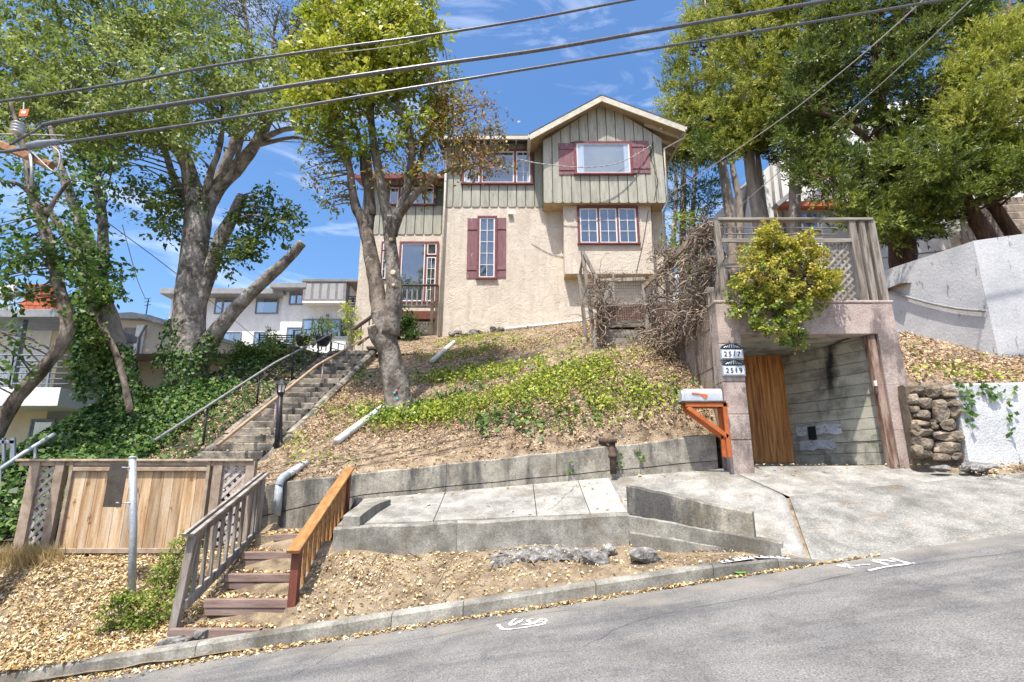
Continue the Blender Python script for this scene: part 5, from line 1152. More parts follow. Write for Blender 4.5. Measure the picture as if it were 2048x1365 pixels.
# rocks, rubble and broken concrete
def topsurf(zf, x, y): return float(zf(np.array([x]), np.array([y]))[0])
rocks = [(1190, 1122, 7.35, .17, .12, .14, 'rubble', 'rounded grey concrete boulder below the low wall'), (1285, 1108, 7.2, .25, .13, .13, 'rubble', 'pale jagged concrete chunk near the painted kerb'),
         (1218, 1100, 7.55, .13, .1, .1, 'rubble', 'smooth grey lump between the boulder and the pale chunk'),
         (1362, 852, 9.62, .16, .14, .15, 'stone', 'brown rock above the wall under the mailbox'), (1395, 853, 9.6, .15, .14, .14, 'stone', 'dark rock against the garage flank under the mailbox'), (1345, 835, 9.75, .17, .14, .1, 'stone', 'flat brown rock left of the mailbox'),
         (1320, 868, 9.58, .14, .12, .09, 'stone', 'small brown rock on the wall top left of the mailbox'), (1300, 868, 9.6, .08, .1, .08, 'stone', 'little dark stone on the retaining wall left of the mailbox'), (1385, 828, 9.8, .16, .14, .1, 'stone', 'tilted brown slab behind the mailbox bracket'),
         (1192, 882, 9.5, .07, .1, .1, 'rubble', 'grey stone left of the rusty standpipe'), (1242, 878, 9.5, .09, .1, .08, 'rubble', 'grey stone right of the rusty standpipe'), (1085, 902, 9.5, .17, .1, .06, 'stone', 'flat pinkish stone on the retaining wall top'),
         (400, 1268, 6.93, .1, .1, .08, 'rubble', 'grey stone beside the lowest timber riser'), (352, 1280, 6.9, .15, .12, .07, 'rubble', 'flat grey stone left of the lowest timber riser'),
         (1945, 914, 8.58, .16, .12, .07, 'rubble', 'pale stone at the foot of the white plastered wall'), (1972, 922, 8.5, .18, .12, .06, 'rubble', 'broken blue grey slab on the dirt at right'), (1925, 920, 8.5, .1, .1, .05, 'rubble', 'small grey stone below the stone wall corner'),
         (1880, 934, 8.55, .13, .1, .04, 'rubble', 'white flat chip of concrete near the garage pillar'), (1955, 938, 8.42, .1, .08, .05, 'rubble', 'little grey stone on the dirt by the driveway')]
for i, (px, py, Y, a, b, c_, m, lab) in enumerate(rocks):
    c = P(px, py, Y)
    if px > 1870: c.z = 1.615 + (c.x - 7) * .055 + (Y - 8.35) * .4 + .01
    tag(rock('rock', c, (a, b, c_), m, 200 + i, None, 3, .36), lab, 'rock', 'loose stones and concrete lumps')
br_ = thing('broken_footing', 'ragged strip of broken concrete along the dirt below the low wall', 'broken concrete', (.3, 7.5, .5))
xa, xb = P(980, 1110, 7.5).x, P(1200, 1110, 7.5).x; g5 = np.random.default_rng(9); nu, nv = 90, 12
U, Wv = np.meshgrid(np.linspace(0, 1, nu), np.linspace(0, 1, nv)); XX = xa + (xb - xa) * U
fr = 7.40 + .07 * fbm(XX, 0 * XX, 6) + .04 * fbm(XX, 0 * XX + 5, 19); YY = fr + (7.74 - fr) * Wv
env = np.clip(np.minimum(U, 1 - U) * 9, 0, 1)
ZZ = vergez(XX, YY) + env * (.035 + .03 * fbm(XX, YY, 9) + .022 * fbm(XX, YY, 27)) * (1 - .5 * Wv) + g5.normal(0, .005, XX.shape)
Vb = np.stack([XX, YY, ZZ], -1).reshape(-1, 3); kk = np.arange(nu * nv).reshape(nv, nu); fl = kk[0]; low = Vb[fl] + np.array([0, .03, -.12]); n0 = len(Vb)
Qb = np.concatenate([np.stack([kk[:-1, :-1], kk[:-1, 1:], kk[1:, 1:], kk[1:, :-1]], -1).reshape(-1, 4), np.stack([n0 + np.arange(nu - 1), n0 + np.arange(1, nu), fl[1:], fl[:-1]], 1)])
npmesh('slab_edge', np.concatenate([Vb, low]), Qb, 'rubble', br_)
for i in range(9):
    c = P(1000 + i * 22, 1108, 7.42 + random.uniform(-.04, .04)); c.z = float(vergez(np.array(c.x), np.array(c.y))) + .01; rock('concrete_chunk', c, (random.uniform(.03, .08), .06, random.uniform(.025, .05)), 'rubble', 300 + i, br_, 2, .5)
hb = thing('rubble_edging', 'row of grey stones edging the ground below the house wall', 'edging', (-1, 20.3, 6.9))
for i in range(16):
    px = 903 + i * 14; py = 668 - i * .8 + random.uniform(-3, 3); c = P(px, py, 20.1); rock('stone', c, (random.uniform(.1, .24), .2, random.uniform(.08, .17)), 'rubble', 330 + i, hb, 2, .3)

# pipes
sp_ = thing('standpipe', 'rusty iron standpipe in front of the retaining wall', 'pipe', P(1226, 945, 9.15))
b0, b1 = P(1227, 948, 9.18), P(1224, 884, 9.18)
MB().tube([b0, b1], .055, 12).build('pipe', 'rust', sp_, True)
for t, r in ((.5, .075), (.97, .085)): q = b0.lerp(b1, t); MB().tube([q, q + V3(0, 0, .07)], r, 12).build('collar', 'rust', sp_, True)
MB().tube([P(1200, 882, 9.4), P(1222, 882, 9.22)], .045, 10).build('side_pipe', 'rust', sp_, True)
dp = thing('drain_pipe', 'drain pipe with a white upper length and foil-wrapped grey elbow over the wall end', 'pipe', P(557, 1030, 9.1))
MB().tube([P(611, 926, 9.9), P(570, 952, 9.35)], .06, 12).build('white_length', 'pvc', dp, True)
MB().tube([v for v, r in crom([(P(575, 949, 9.42), 1), (P(563, 958, 9.25), 1), (P(558, 972, 9.2), 1)], 4)], .066, 12).build('elbow', 'pipe_grey', dp, True)
MB().tube([P(558, 970, 9.2), P(556, 1000, 9.19), P(554, 1032, 9.18)], [.06, .066, .06], 12, True, .06).build('downpipe', 'pipe_grey', dp, True)
def onhill(px, py, off=.05):
    best = None
    for Y in np.linspace(9.5, 20, 400):
        p = P(px, py, Y); d = p.z - topsurf(hillz, p.x, p.y) - off
        if best is not None and best > 0 and d <= 0: return p
        best = d
        if d <= 0 and Y == 9.5: return p
    return P(px, py, 12)
for (a, b, lab, r) in [((674, 882), (772, 810), 'long white drain pipe lying on the slope below the tree', .075), ((864, 722), (908, 684), 'short white pipe half buried on the upper slope', .08), ((1012, 657), (1165, 642), 'white pipe lying along the foot of the house wall', .07)]:
    p0, p1 = onhill(*a, .1), onhill(*b, .1)
    if a[0] == 1012: p0, p1 = P(1012, 658, 20.0), P(1168, 642, 20.0)
    MB(); tag(MB().tube([p0, p0.lerp(p1, .5), p1], r, 10).build('white_pipe', 'pvc', None, True), lab, 'pipe')
    
# ------------------------------------------------------------------ paint marks on kerb and road
def stroke(pts, w, name, lab, cat, m='road_paint', parent=None):
    q = [v for v, r in crom([(V3(x, y, 0), 1) for x, y in pts], 5)]; vs = []
    for i, v in enumerate(q):
        t = q[min(i + 1, len(q) - 1)] - q[max(i - 1, 0)]; t = t.normalized(); s = V3(-t.y, t.x, 0) * w * (.85 + .3 * random.random())
        for e in (v - s, v + s): vs.append((e.x, e.y, float(roadz(e.x, e.y)) + .006))
    return MB().add(vs, [(2 * i, 2 * i + 1, 2 * i + 3, 2 * i + 2) for i in range(len(q) - 1)]).build(name, m, parent)
def road_at(px, py):
    lo, hi = 3.0, 9.0
    for _ in range(40):
        mid = (lo + hi) / 2; p = P(px, py, mid)
        if p.z > float(roadz(p.x, p.y)): lo = mid
        else: hi = mid
    p = P(px, py, lo); return (p.x, p.y)
um = thing('road_marking', 'white spray painted USA utility mark on the asphalt', 'road marking', (*road_at(1045, 1250), 0))
for k, pts in enumerate([[(996, 1250), (1000, 1255), (1004, 1259)], [(1003, 1259), (1025, 1259), (1060, 1254), (1092, 1248)], [(1032, 1238), (1021, 1247), (1024, 1251), (1036, 1246), (1048, 1239)], [(1066, 1238), (1056, 1241), (1060, 1245), (1062, 1249), (1042, 1250)], [(1066, 1249), (1082, 1239), (1092, 1241), (1088, 1247)], [(1072, 1245), (1086, 1244)]]):
    stroke([road_at(*q) for q in pts], .018, 'paint_stroke', None, None, parent=um)
vm_ = thing('road_marking', 'white spray painted bracket and arrow strokes on the asphalt by the driveway', 'road marking', (*road_at(1760, 1128), 0))
for pts in [[(1782, 1117), (1800, 1123), (1818, 1127), (1830, 1128)], [(1830, 1127), (1800, 1131), (1770, 1135), (1738, 1142)], [(1745, 1122), (1760, 1126), (1775, 1130)], [(1745, 1121), (1765, 1121), (1790, 1124)], [(1675, 1131), (1690, 1134), (1705, 1137)], [(1690, 1136), (1710, 1131), (1740, 1130)], [(1688, 1129), (1700, 1132), (1722, 1131)]]:
    stroke([road_at(*q) for q in pts], .022, 'paint_stroke', None, None, parent=vm_)
def crackline(pts, zf, w, name='crack', m='crack', seed=1, par=None):
    g = random.Random(seed); q = crom([(V3(x, y, 0), 1) for x, y in pts], 9); vs = []
    for i, (v, _) in enumerate(q):
        t = (q[min(i + 1, len(q) - 1)][0] - q[max(i - 1, 0)][0]).normalized(); sd = V3(-t.y, t.x, 0); v = v + sd * g.uniform(-.025, .025); ww = w * g.uniform(.3, 1.3)
        for e in (v - sd * ww, v + sd * ww): vs.append((e.x, e.y, zf(e.x, e.y) + .004))
    o = MB().add(vs, [(2 * i, 2 * i + 1, 2 * i + 3, 2 * i + 2) for i in range(len(q) - 1)]).build(name, m, par); o['kind'] = 'structure'; return o
zr_ = lambda x, y: float(roadz(x, y)); zs_ = lambda x, y: float(swz(np.array(x), np.array(y))) + .001
crackline([(-3.2, 6.1), (-2.0, 6.25), (-.9, 6.05), (.2, 6.3), (1.2, 6.15)], zr_, .0022, 'road_crack', seed=2); crackline([(.6, 5.1), (1.3, 5.6), (2.4, 5.75), (3.6, 6.0), (5.2, 5.9)], zr_, .0028, 'road_crack', seed=3); crackline([(-2.3, 5.2), (-1.9, 5.7), (-1.75, 6.3)], zr_, .0022, 'road_crack', seed=4)
crackline([(-2.2, 8.5), (-1.7, 8.7), (-1.15, 8.62)], zs_, .004, 'sidewalk_crack', seed=5); crackline([(-.9, 8.2), (-.4, 8.55), (.3, 8.5)], zs_, .004, 'sidewalk_crack', seed=6); crackline([(.5, 8.1), (.8, 8.6), (1.05, 9.1)], zs_, .004, 'sidewalk_crack', seed=7)
for (xa, xb, body, lab) in [(2.42, 2.79, '2517', 'white kerb paint patch with black stencilled 2517'), (2.83, 3.21, '2519', 'white kerb paint patch with black stencilled 2519, nearer the driveway')]:
    t = thing('kerb_number', lab, 'kerb number', ((xa + xb) / 2, KY + .1, float(kerbz(np.array(xa)))), 'house numbers painted on the kerb')
    vs = [(xa, KY + .03, float(kerbz(np.array(xa))) + .005), (xb, KY + .03, float(kerbz(np.array(xb))) + .005), (xb, KY + .172, float(kerbz(np.array(xb))) + .009), (xa, KY + .172, float(kerbz(np.array(xa))) + .009)]
    MB().add(vs, [(0, 1, 2, 3)]).build('paint_patch', 'road_paint', t)
    zc = float(kerbz(np.array((xa + xb) / 2))); slp = math.atan2(float(kerbz(np.array(xb))) - float(kerbz(np.array(xa))), xb - xa)
    text('numerals', body, .155, ((xa + xb) / 2, KY + .105, zc + .0115), (0, -slp, 0), 'ink', t, .001)

# ------------------------------------------------------------------ trees
def tree(name, label, base, group=None): return thing(name, label, 'tree', base, group)
# big pale-barked tree, left
t1 = tree('broadleaf_tree', 'big pale-barked tree with ivy at its foot and a long sawn-off limb pointing right', P(375, 750, 14.5)); Y1 = 14.5
L1 = [limb(t1, 'bark_grey', [(370, 860, Y1, .66), (372, 790, Y1, .6), (375, 740, Y1, .50), (378, 640, Y1, .43), (388, 520, Y1, .37), (396, 430, Y1, .36), (392, 385, Y1, .30)], 'trunk', 16, .06),
      limb(t1, 'bark_grey', [(396, 420, Y1, .3), (384, 370, Y1, .24), (368, 315, Y1 - .2, .20), (340, 288, Y1 - .4, .15), (300, 262, Y1 - .6, .12), (230, 230, Y1 - .9, .07), (150, 190, Y1 - 1, .04)]),
      limb(t1, 'bark_grey', [(398, 440, Y1, .3), (428, 385, Y1 + .1, .24), (478, 330, Y1 + .2, .2), (516, 280, Y1 + .2, .17), (545, 215, Y1, .14), (560, 150, Y1, .09), (560, 90, Y1, .05)]),
      limb(t1, 'bark_grey', [(514, 284, Y1 + .2, .11), (545, 268, Y1, .09), (575, 258, Y1 - .1, .07), (620, 255, Y1 - .2, .04)]),
      limb(t1, 'bark_grey', [(512, 290, Y1 + .2, .10), (540, 284, Y1 + .3, .07), (590, 275, Y1 + .5, .05), (640, 285, Y1 + .6, .03)]),
      limb(t1, 'bark_grey', [(402, 430, Y1, .14), (420, 350, Y1 - .2, .10), (438, 300, Y1 - .3, .08), (446, 240, Y1 - .4, .05), (440, 180, Y1 - .4, .03)]),
      limb(t1, 'bark_grey', [(430, 380, Y1 - .1, .11), (465, 345, Y1 - .4, .08), (478, 300, Y1 - .5, .06), (492, 250, Y1 - .5, .04)]),
      limb(t1, 'bark_grey', [(385, 410, Y1, .16), (350, 360, Y1 + .6, .12), (330, 300, Y1 + .9, .09), (300, 200, Y1 + .9, .05), (270, 120, Y1 + .9, .03)]),
      limb(t1, 'bark_grey', [(398, 710, Y1, .28), (440, 655, Y1 - .2, .21), (478, 610, Y1 - .3, .18), (530, 560, Y1 - .4, .165), (572, 522, Y1 - .5, .14), (604, 486, Y1 - .5, .125)], 'sawn_limb', 12, .05, True),
      limb(t1, 'bark_grey', [(388, 620, Y1, .28), (420, 535, Y1 + .1, .22), (445, 470, Y1 + .2, .20), (465, 435, Y1 + .2, .17), (484, 392, Y1 + .3, .14)], 'sawn_limb', 12, .06, True)]
c1 = [crown([(-60, 60), (60, 50), (170, 70), (260, 30), (350, 15), (430, 50), (500, 70), (560, 120), (600, 200), (590, 240), (530, 232), (470, 262), (420, 290), (330, 300), (240, 290), (170, 320), (90, 290), (-60, 300)], 13.8, 2.0, 370, .5, 98, .15, .043, 1, [(565, 240, 30), (330, 330, 40)], tint=(.2, .9), keep=.95),
      crown([(-60, -60), (200, -60), (390, -60), (430, 40), (300, 60), (60, 80)], 14.4, 1.6, 90, .55, 98, .15, .043, 2, tint=(.1, .7)),
      crown([(205, 330), (330, 330), (380, 400), (370, 470), (330, 480), (280, 450), (230, 400)], 14.2, .8, 44, .36, 40, .14, .048, 3, [(300, 350, 22)], tint=(0, .45), droop=.3),
      crown([(470, 395), (540, 380), (605, 430), (595, 470), (530, 500), (480, 520), (440, 560), (430, 500), (470, 450)], 14.4, .8, 56, .33, 42, .14, .048, 4, tint=(0, .4), droop=.3)]
addcrown(t1, 'lf_big', c1); twigs(t1, 'bark_grey', L1[1:8] + L1[9:], np.concatenate([c[3] for c in c1]), .5, 1)
# dark fine-leaved tree behind
t5 = tree('fine_leaved_tree', 'dark fine-leaved tree with twisting branches behind the two leafy trees at the top', P(380, 760, 21)); Y5 = 21
L5 = [limb(t5, 'bark_brown', [(380, 760, Y5, .3), (384, 600, Y5, .28), (410, 430, Y5, .24), (470, 280, Y5, .2), (505, 150, Y5, .15), (500, 90, Y5, .1), (480, -40, Y5, .06)], 'trunk'),
      limb(t5, 'bark_brown', [(470, 280, Y5, .14), (540, 215, Y5, .11), (562, 150, Y5, .09), (545, 90, Y5, .07), (560, 10, Y5, .04)]),
      limb(t5, 'bark_brown', [(500, 180, Y5, .1), (540, 130, Y5, .08), (590, 60, Y5, .06), (610, 0, Y5, .04)])]
c5 = [crown([(410, -60), (640, -60), (640, 40), (600, 150), (570, 130), (520, 60), (480, 90), (420, 50)], Y5, 2.2, 130, .6, 84, .14, .022, 5, [(515, 110, 26), (555, 180, 30), (540, 60, 16)], 'tuft', (.1, .9)),
      crown([(560, 40), (640, 20), (640, 300), (585, 250), (560, 180)], Y5, 1.4, 60, .6, 70, .14, .022, 6, [], 'tuft', (.0, .5))]
addcrown(t5, 'lf_fine', c5); twigs(t5, 'bark_brown', L5, np.concatenate([c[3] for c in c5]), .4, 2, .04)
# slim leaning trees, far left
t2 = tree('slim_tree', 'ivy-wrapped twin-stemmed tree leaning left beside the beige house', P(245, 790, 13.2), 'slender maple-leaved trees at left'); Y2 = 13.2
L2 = [limb(t2, 'bark_pale', [(262, 830, Y2, .32), (244, 740, Y2, .28), (222, 660, Y2, .25), (198, 580, Y2, .22), (180, 510, Y2, .2), (163, 450, Y2, .15), (140, 390, Y2, .12), (122, 335, Y2 - .1, .09), (100, 250, Y2 - .2, .05)], 'trunk', 12),
      limb(t2, 'bark_grey', [(196, 575, Y2, .17), (206, 500, Y2 + .1, .14), (204, 430, Y2 + .2, .12), (190, 360, Y2 + .2, .1), (186, 300, Y2 + .3, .07), (200, 200, Y2 + .3, .04)]),
      limb(t2, 'bark_brown', [(215, 700, Y2, .2), (190, 600, Y2 - .2, .16), (160, 520, Y2 - .3, .13), (120, 450, Y2 - .4, .1), (85, 410, Y2 - .5, .07)])]
t3 = tree('slim_tree', 'slender curving tree whose trunk bends across the balcony at far left', P(10, 850, 10.5), 'slender maple-leaved trees at left'); Y3 = 10.6
L3 = [limb(t3, 'bark_brown', [(-18, 885, Y3, .15), (20, 815, Y3, .13), (60, 765, Y3, .125), (105, 715, Y3, .12), (131, 672, Y3, .12), (132, 625, Y3, .115), (118, 570, Y3, .11), (104, 510, Y3, .105), (85, 445, Y3, .1), (65, 390, Y3, .085), (55, 330, Y3, .07), (40, 270, Y3, .05), (20, 200, Y3, .03)], 'trunk', 12),
      limb(t3, 'bark_brown', [(85, 445, Y3, .06), (110, 400, Y3 - .1, .045), (140, 360, Y3 - .1, .03)]), limb(t3, 'bark_brown', [(70, 400, Y3, .05), (40, 370, Y3, .04), (0, 360, Y3 + .1, .03), (-40, 340, Y3, .02)])]
t3b = tree('slim_tree', 'thin bare pole-like stem rising from the ivy left of the big trunk', P(266, 838, 12.6), 'slender maple-leaved trees at left')
L3b = [limb(t3b, 'bark_brown', [(266, 850, 12.6, .085), (256, 800, 12.6, .08), (244, 745, 12.6, .075), (225, 690, 12.6, .07), (200, 645, 12.6, .065), (175, 600, 12.6, .05), (150, 540, 12.6, .035)], 'trunk', 8)]
c2 = [crown([(120, 300), (240, 300), (260, 400), (250, 560), (220, 640), (180, 620), (200, 500), (150, 420)], 12.9, .8, 44, .34, 26, .15, .056, 8, [(225, 470, 16)], tint=(0, .6), droop=.25),
      crown([(150, 560), (210, 560), (190, 760), (150, 790), (140, 690)], 12.6, .4, 30, .26, 60, .10, .042, 9, tint=(.35, 1))]
addcrown(t2, 'lf_dark', c2); twigs(t2, 'bark_brown', L2, np.concatenate([c[3] for c in c2]), .35, 3, .025)
c3 = [crown([(-40, 300), (60, 320), (150, 330), (190, 400), (150, 470), (215, 560), (140, 640), (60, 590), (-40, 640)], 10.6, .9, 88, .32, 24, .14, .054, 10, [(30, 460, 30), (150, 400, 26), (85, 560, 18)], tint=(0, .75), droop=.25),
      crown([(-60, 640), (20, 660), (90, 720), (70, 780), (-60, 760)], 10.2, .5, 16, .3, 24, .12, .04, 11, tint=(.1, .8), droop=.2)]
addcrown(t3, 'lf_dark', c3); twigs(t3, 'bark_brown', L3, np.concatenate([c[3] for c in c3]), .6, 4, .02)
c3b = [crown([(130, 470), (215, 520), (240, 600), (160, 600)], 12.5, .4, 16, .25, 26, .12, .04, 12, tint=(.1, .7))]
addcrown(t3b, 'lf_dark', c3b)
# the leaning tree in front of the house
Y4 = 12.4
t4 = tree('street_tree', 'two-stemmed leaning tree on the slope in front of the house, bright yellow green on top', P(796, 810, Y4))
L4 = [limb(t4, 'bark_mid', [(806, 835, Y4, .40), (797, 800, Y4, .32), (788, 750, Y4, .285), (777, 700, Y4, .265), (768, 655, Y4, .265), (764, 625, Y4, .26)], 'trunk', 16, .05),
      limb(t4, 'bark_brown', [(768, 665, Y4, .25), (757, 600, Y4, .2), (748, 545, Y4, .18), (738, 490, Y4, .17), (728, 445, Y4, .165), (712, 415, Y4, .12), (704, 375, Y4 - .1, .10), (700, 340, Y4 - .1, .085), (692, 300, Y4 - .2, .07), (680, 250, Y4 - .3, .04)], 'limb', 14, .07),
      limb(t4, 'bark_brown', [(735, 460, Y4, .15), (740, 410, Y4 + .2, .14), (736, 360, Y4 + .25, .125), (733, 312, Y4 + .3, .12)], 'sawn_limb', 10, .1, True),
      limb(t4, 'bark_brown', [(745, 430, Y4, .09), (728, 350, Y4 + .4, .08), (722, 300, Y4 + .4, .07), (716, 260, Y4 + .5, .05)], 'limb', 8),
      limb(t4, 'bark_mid', [(778, 670, Y4 - .05, .25), (788, 600, Y4 - .1, .2), (786, 540, Y4 - .1, .175), (781, 490, Y4 - .1, .155), (776, 440, Y4 - .1, .14), (766, 390, Y4 - .1, .13), (757, 340, Y4 - .1, .115), (748, 290, Y4 - .1, .105), (742, 235, Y4, .09), (744, 160, Y4, .06), (745, 90, Y4, .04)], 'limb', 14, .06),
      limb(t4, 'bark_mid', [(783, 470, Y4 - .1, .15), (800, 420, Y4 - .15, .12), (812, 385, Y4 - .2, .11), (820, 340, Y4 - .2, .1), (824, 300, Y4 - .2, .09), (818, 255, Y4 - .2, .085), (800, 225, Y4 - .2, .075), (765, 200, Y4 - .2, .05)], 'limb', 12),
      limb(t4, 'bark_brown', [(790, 440, Y4 - .1, .12), (822, 400, Y4 - .3, .09), (850, 370, Y4 - .4, .075), (885, 345, Y4 - .5, .05), (935, 330, Y4 - .6, .03), (1000, 320, Y4 - .6, .015)], 'limb', 10),
      limb(t4, 'bark_brown', [(812, 385, Y4 - .2, .09), (838, 330, Y4, .075), (850, 280, Y4 + .1, .06), (870, 230, Y4 + .2, .04), (900, 170, Y4 + .2, .02)], 'limb', 8),
      limb(t4, 'bark_mid', [(770, 700, Y4 - .1, .15), (752, 678, Y4 - .24, .125), (743, 652, Y4 - .32, .105)], 'sawn_limb', 12, .04, True),
      limb(t4, 'bark_mid', [(785, 480, Y4 - .2, .09), (780, 455, Y4 - .38, .075), (779, 432, Y4 - .44, .065)], 'sawn_limb', 10, .04, True)]
for (px, py, r) in ((786, 545, .05), (782, 478, .035), (787, 570, .03)):
    c = P(px, py, Y4 - .30); MB().lathe(c, [(r * 1.5, -.03), (r * 1.25, .015), (r, .02)], 10, (0, -1, .1)).build('knot', 'cut_wood', t4, True)
M['cyan_paint'] = mat('cyan_paint', [(.05, .5, .55), (.1, .6, .62)], scale=9); M['red_paint'] = mat('red_paint', [(.6, .12, .1), (.65, .2, .15)], scale=9)
for (px, py, m) in ((789, 785, 'cyan_paint'), (794, 797, 'cyan_paint'), (792, 781, 'red_paint')):
    c = P(px, py, Y4 - .335); MB().lathe(c, [(.028, -.06), (.026, .0), (.01, .004)], 8, (-.05, -1, .1)).build('paint_spot', m, t4)
c4 = [crown([(600, 20), (640, -60), (850, -60), (868, 20), (880, 80), (868, 130), (820, 160), (760, 200), (700, 215), (640, 220), (590, 230), (575, 150), (590, 80)], 12.2, 1.5, 270, .40, 84, .155, .044, 14, tint=(.3, .95)),
      crown([(580, 200), (700, 190), (830, 130), (905, 140), (930, 190), (900, 260), (820, 290), (740, 300), (690, 320), (640, 290), (600, 270)], 12.3, 1.1, 150, .36, 42, .14, .04, 15, [(720, 270, 22), (770, 262, 18), (690, 240, 14)], tint=(.1, .75), droop=.2)]
addcrown(t4, 'lf_yellow', c4)
c4b = [crown([(860, 150), (940, 180), (1005, 210), (1015, 270), (1000, 300), (1030, 335), (980, 350), (920, 345), (870, 310), (850, 240)], 11.9, .8, 110, .34, 30, .115, .028, 16, [(960, 280, 16)], tint=(.1, 1), droop=.4),
       crown([(610, 280), (700, 290), (720, 330), (690, 400), (650, 420), (600, 360)], 12.2, .6, 46, .3, 20, .115, .028, 17, [(645, 385, 14)], tint=(0, .7), droop=.4),
       crown([(740, 300), (860, 280), (900, 330), (850, 400), (800, 350), (760, 380)], 12.1, .7, 46, .32, 22, .12, .03, 18, tint=(0, .7), droop=.35)]
addcrown(t4, 'lf_dry', c4b, 'dry_sprays')
twigs(t4, 'bark_brown', L4[1:8], np.concatenate([c[3] for c in c4 + c4b]), .55, 5, .025)

# conifers right of the house
def conifer(label, trunk, polys, seed, Y, D, n, m='lf_conifer', tint=(.1, .8), L=.13, W=.016, extra=()):
    t = tree('conifer', label, P(*trunk[0][:3]), 'tall conifers right of the house'); sz = .6 if Y < 22 else .75
    Ls = [limb(t, 'bark_conifer' if Y < 17 else 'bark_pale', trunk, 'trunk', 12, .07)]
    for e in extra: Ls.append(limb(t, 'bark_pale' if Y > 17 else 'bark_conifer', e))
    cs = [crown(p, Y + dY, D, k, sz, n, L, W, seed + i, h, 'tuft', tn, flat=.5) for i, (p, k, dY, h, tn) in enumerate(polys)]
    addcrown(t, m, cs); twigs(t, 'bark_conifer', Ls, np.concatenate([c[3] for c in cs]), .3, seed, .04); return t
conifer('narrow upright conifer closest to the house gable', [(1468, 560, 23, .26), (1460, 430, 23, .24), (1448, 350, 23, .21), (1438, 290, 23, .18), (1420, 120, 23, .09), (1410, 0, 23, .03)],
        [([(1395, -60), (1470, -60), (1480, 120), (1460, 280), (1400, 330), (1345, 300), (1335, 240), (1345, 120), (1370, 60)], 200, 0, (), (.25, 1)), ([(1345, 230), (1470, 230), (1470, 310), (1420, 335), (1350, 330)], 45, .8, (), (.0, .4))], 30, 23, 1.6, 310, 'lf_conifer_y', L=.17, W=.024,
        extra=[[(1472, 560, 23, .19), (1480, 470, 23, .17), (1478, 400, 23, .15), (1466, 340, 23, .13), (1460, 280, 23, .09)], [(1478, 380, 23, .09), (1495, 365, 23, .08), (1503, 330, 23, .07), (1500, 280, 23, .05)]])
conifer('second tall conifer with two pale trunks above the deck railing', [(1530, 560, 18.5, .26), (1520, 450, 18.5, .25), (1508, 380, 18.5, .22), (1498, 310, 18.5, .19), (1490, 150, 18.5, .1), (1485, 0, 18.5, .04)],
        [([(1440, -80), (1560, -80), (1580, 80), (1560, 230), (1520, 310), (1450, 300), (1440, 150)], 200, -.3, (), (.25, 1)), ([(1400, 280), (1540, 270), (1540, 330), (1480, 320), (1410, 330)], 30, .3, (), (0, .5))], 34, 18.5, 1.6, 310, 'lf_conifer_y', L=.15, W=.022,
        extra=[[(1545, 560, 18.8, .13), (1536, 470, 18.8, .12), (1525, 390, 18.8, .11), (1515, 310, 18.8, .09)]])
conifer('broad yellow-green conifer at the top, between the second conifer and the dark needle tree', [(1590, 560, 17.8, .22), (1590, 400, 17.8, .2), (1590, 200, 17.8, .14), (1590, -40, 17.8, .05)],
        [([(1530, -80), (1720, -80), (1700, 60), (1680, 170), (1620, 260), (1560, 290), (1530, 250), (1530, 100)], 215, -.3, (), (.2, .95)), ([(1570, 230), (1650, 210), (1650, 310), (1610, 350), (1580, 310)], 34, 0, (), (0, .5))], 38, 17.8, 1.5, 310, 'lf_conifer_y', L=.145, W=.022)
conifer('dark slender conifer standing behind the right edge of the house', [(1365, 640, 27, .2), (1366, 430, 27, .18), (1368, 300, 27, .12), (1370, 200, 27, .05)],
        [([(1325, 250), (1400, 230), (1440, 330), (1430, 420), (1400, 470), (1370, 450), (1325, 400)], 110, 0, [(1350, 420, 10), (1415, 450, 12)], (0, .55))], 42, 27, 1.8, 70, L=.22, W=.03,
        extra=[[(1340, 640, 26.5, .15), (1345, 500, 26.5, .13), (1352, 400, 26.5, .11), (1350, 300, 26.5, .06)], [(1390, 640, 26.5, .17), (1384, 470, 26.5, .14), (1388, 380, 26.5, .1), (1395, 300, 26.5, .06)]])
conifer('large dark conifer with a thick brown trunk above the grey retaining wall', [(1812, 560, 15, .40), (1806, 520, 15, .36), (1803, 460, 15, .33), (1795, 390, 15, .3), (1775, 320, 15, .26), (1760, 220, 15, .2), (1750, 80, 15, .12), (1745, -60, 15, .05)],
        [([(1620, 60), (1720, -80), (1960, -80), (1980, 60), (1900, 160), (1880, 300), (1800, 300), (1740, 240), (1640, 330), (1590, 330), (1570, 250)], 430, 0, [(1790, 210, 24), (1745, 290, 20)], (.05, .75)),
         ([(1600, 335), (1660, 310), (1790, 330), (1780, 400), (1700, 430), (1660, 420), (1625, 405)], 62, -.8, [(1745, 385, 20), (1700, 350, 10)], (0, .75)),
         ([(1690, 410), (1790, 400), (1900, 370), (1890, 450), (1840, 475), (1760, 485), (1690, 450)], 80, -1, [(1740, 440, 10)], (.1, .85)),
         ([(1780, 300), (1960, 230), (2000, 330), (1960, 400), (1860, 420), (1780, 380)], 110, -1.2, [(1800, 350, 26)], (.1, .8))], 46, 15, 1.8, 300, L=.138, W=.019,
        extra=[[(1800, 430, 15, .12), (1830, 370, 14.6, .09), (1870, 350, 14.3, .06), (1910, 330, 14, .04)], [(1790, 380, 15, .12), (1740, 350, 14.6, .09), (1680, 340, 14.3, .06), (1620, 350, 14, .04)], [(1768, 300, 15, .14), (1830, 230, 14.6, .1), (1900, 160, 14.3, .05)], [(1775, 320, 15, .13), (1700, 250, 14.6, .09), (1620, 220, 14.3, .05)]])
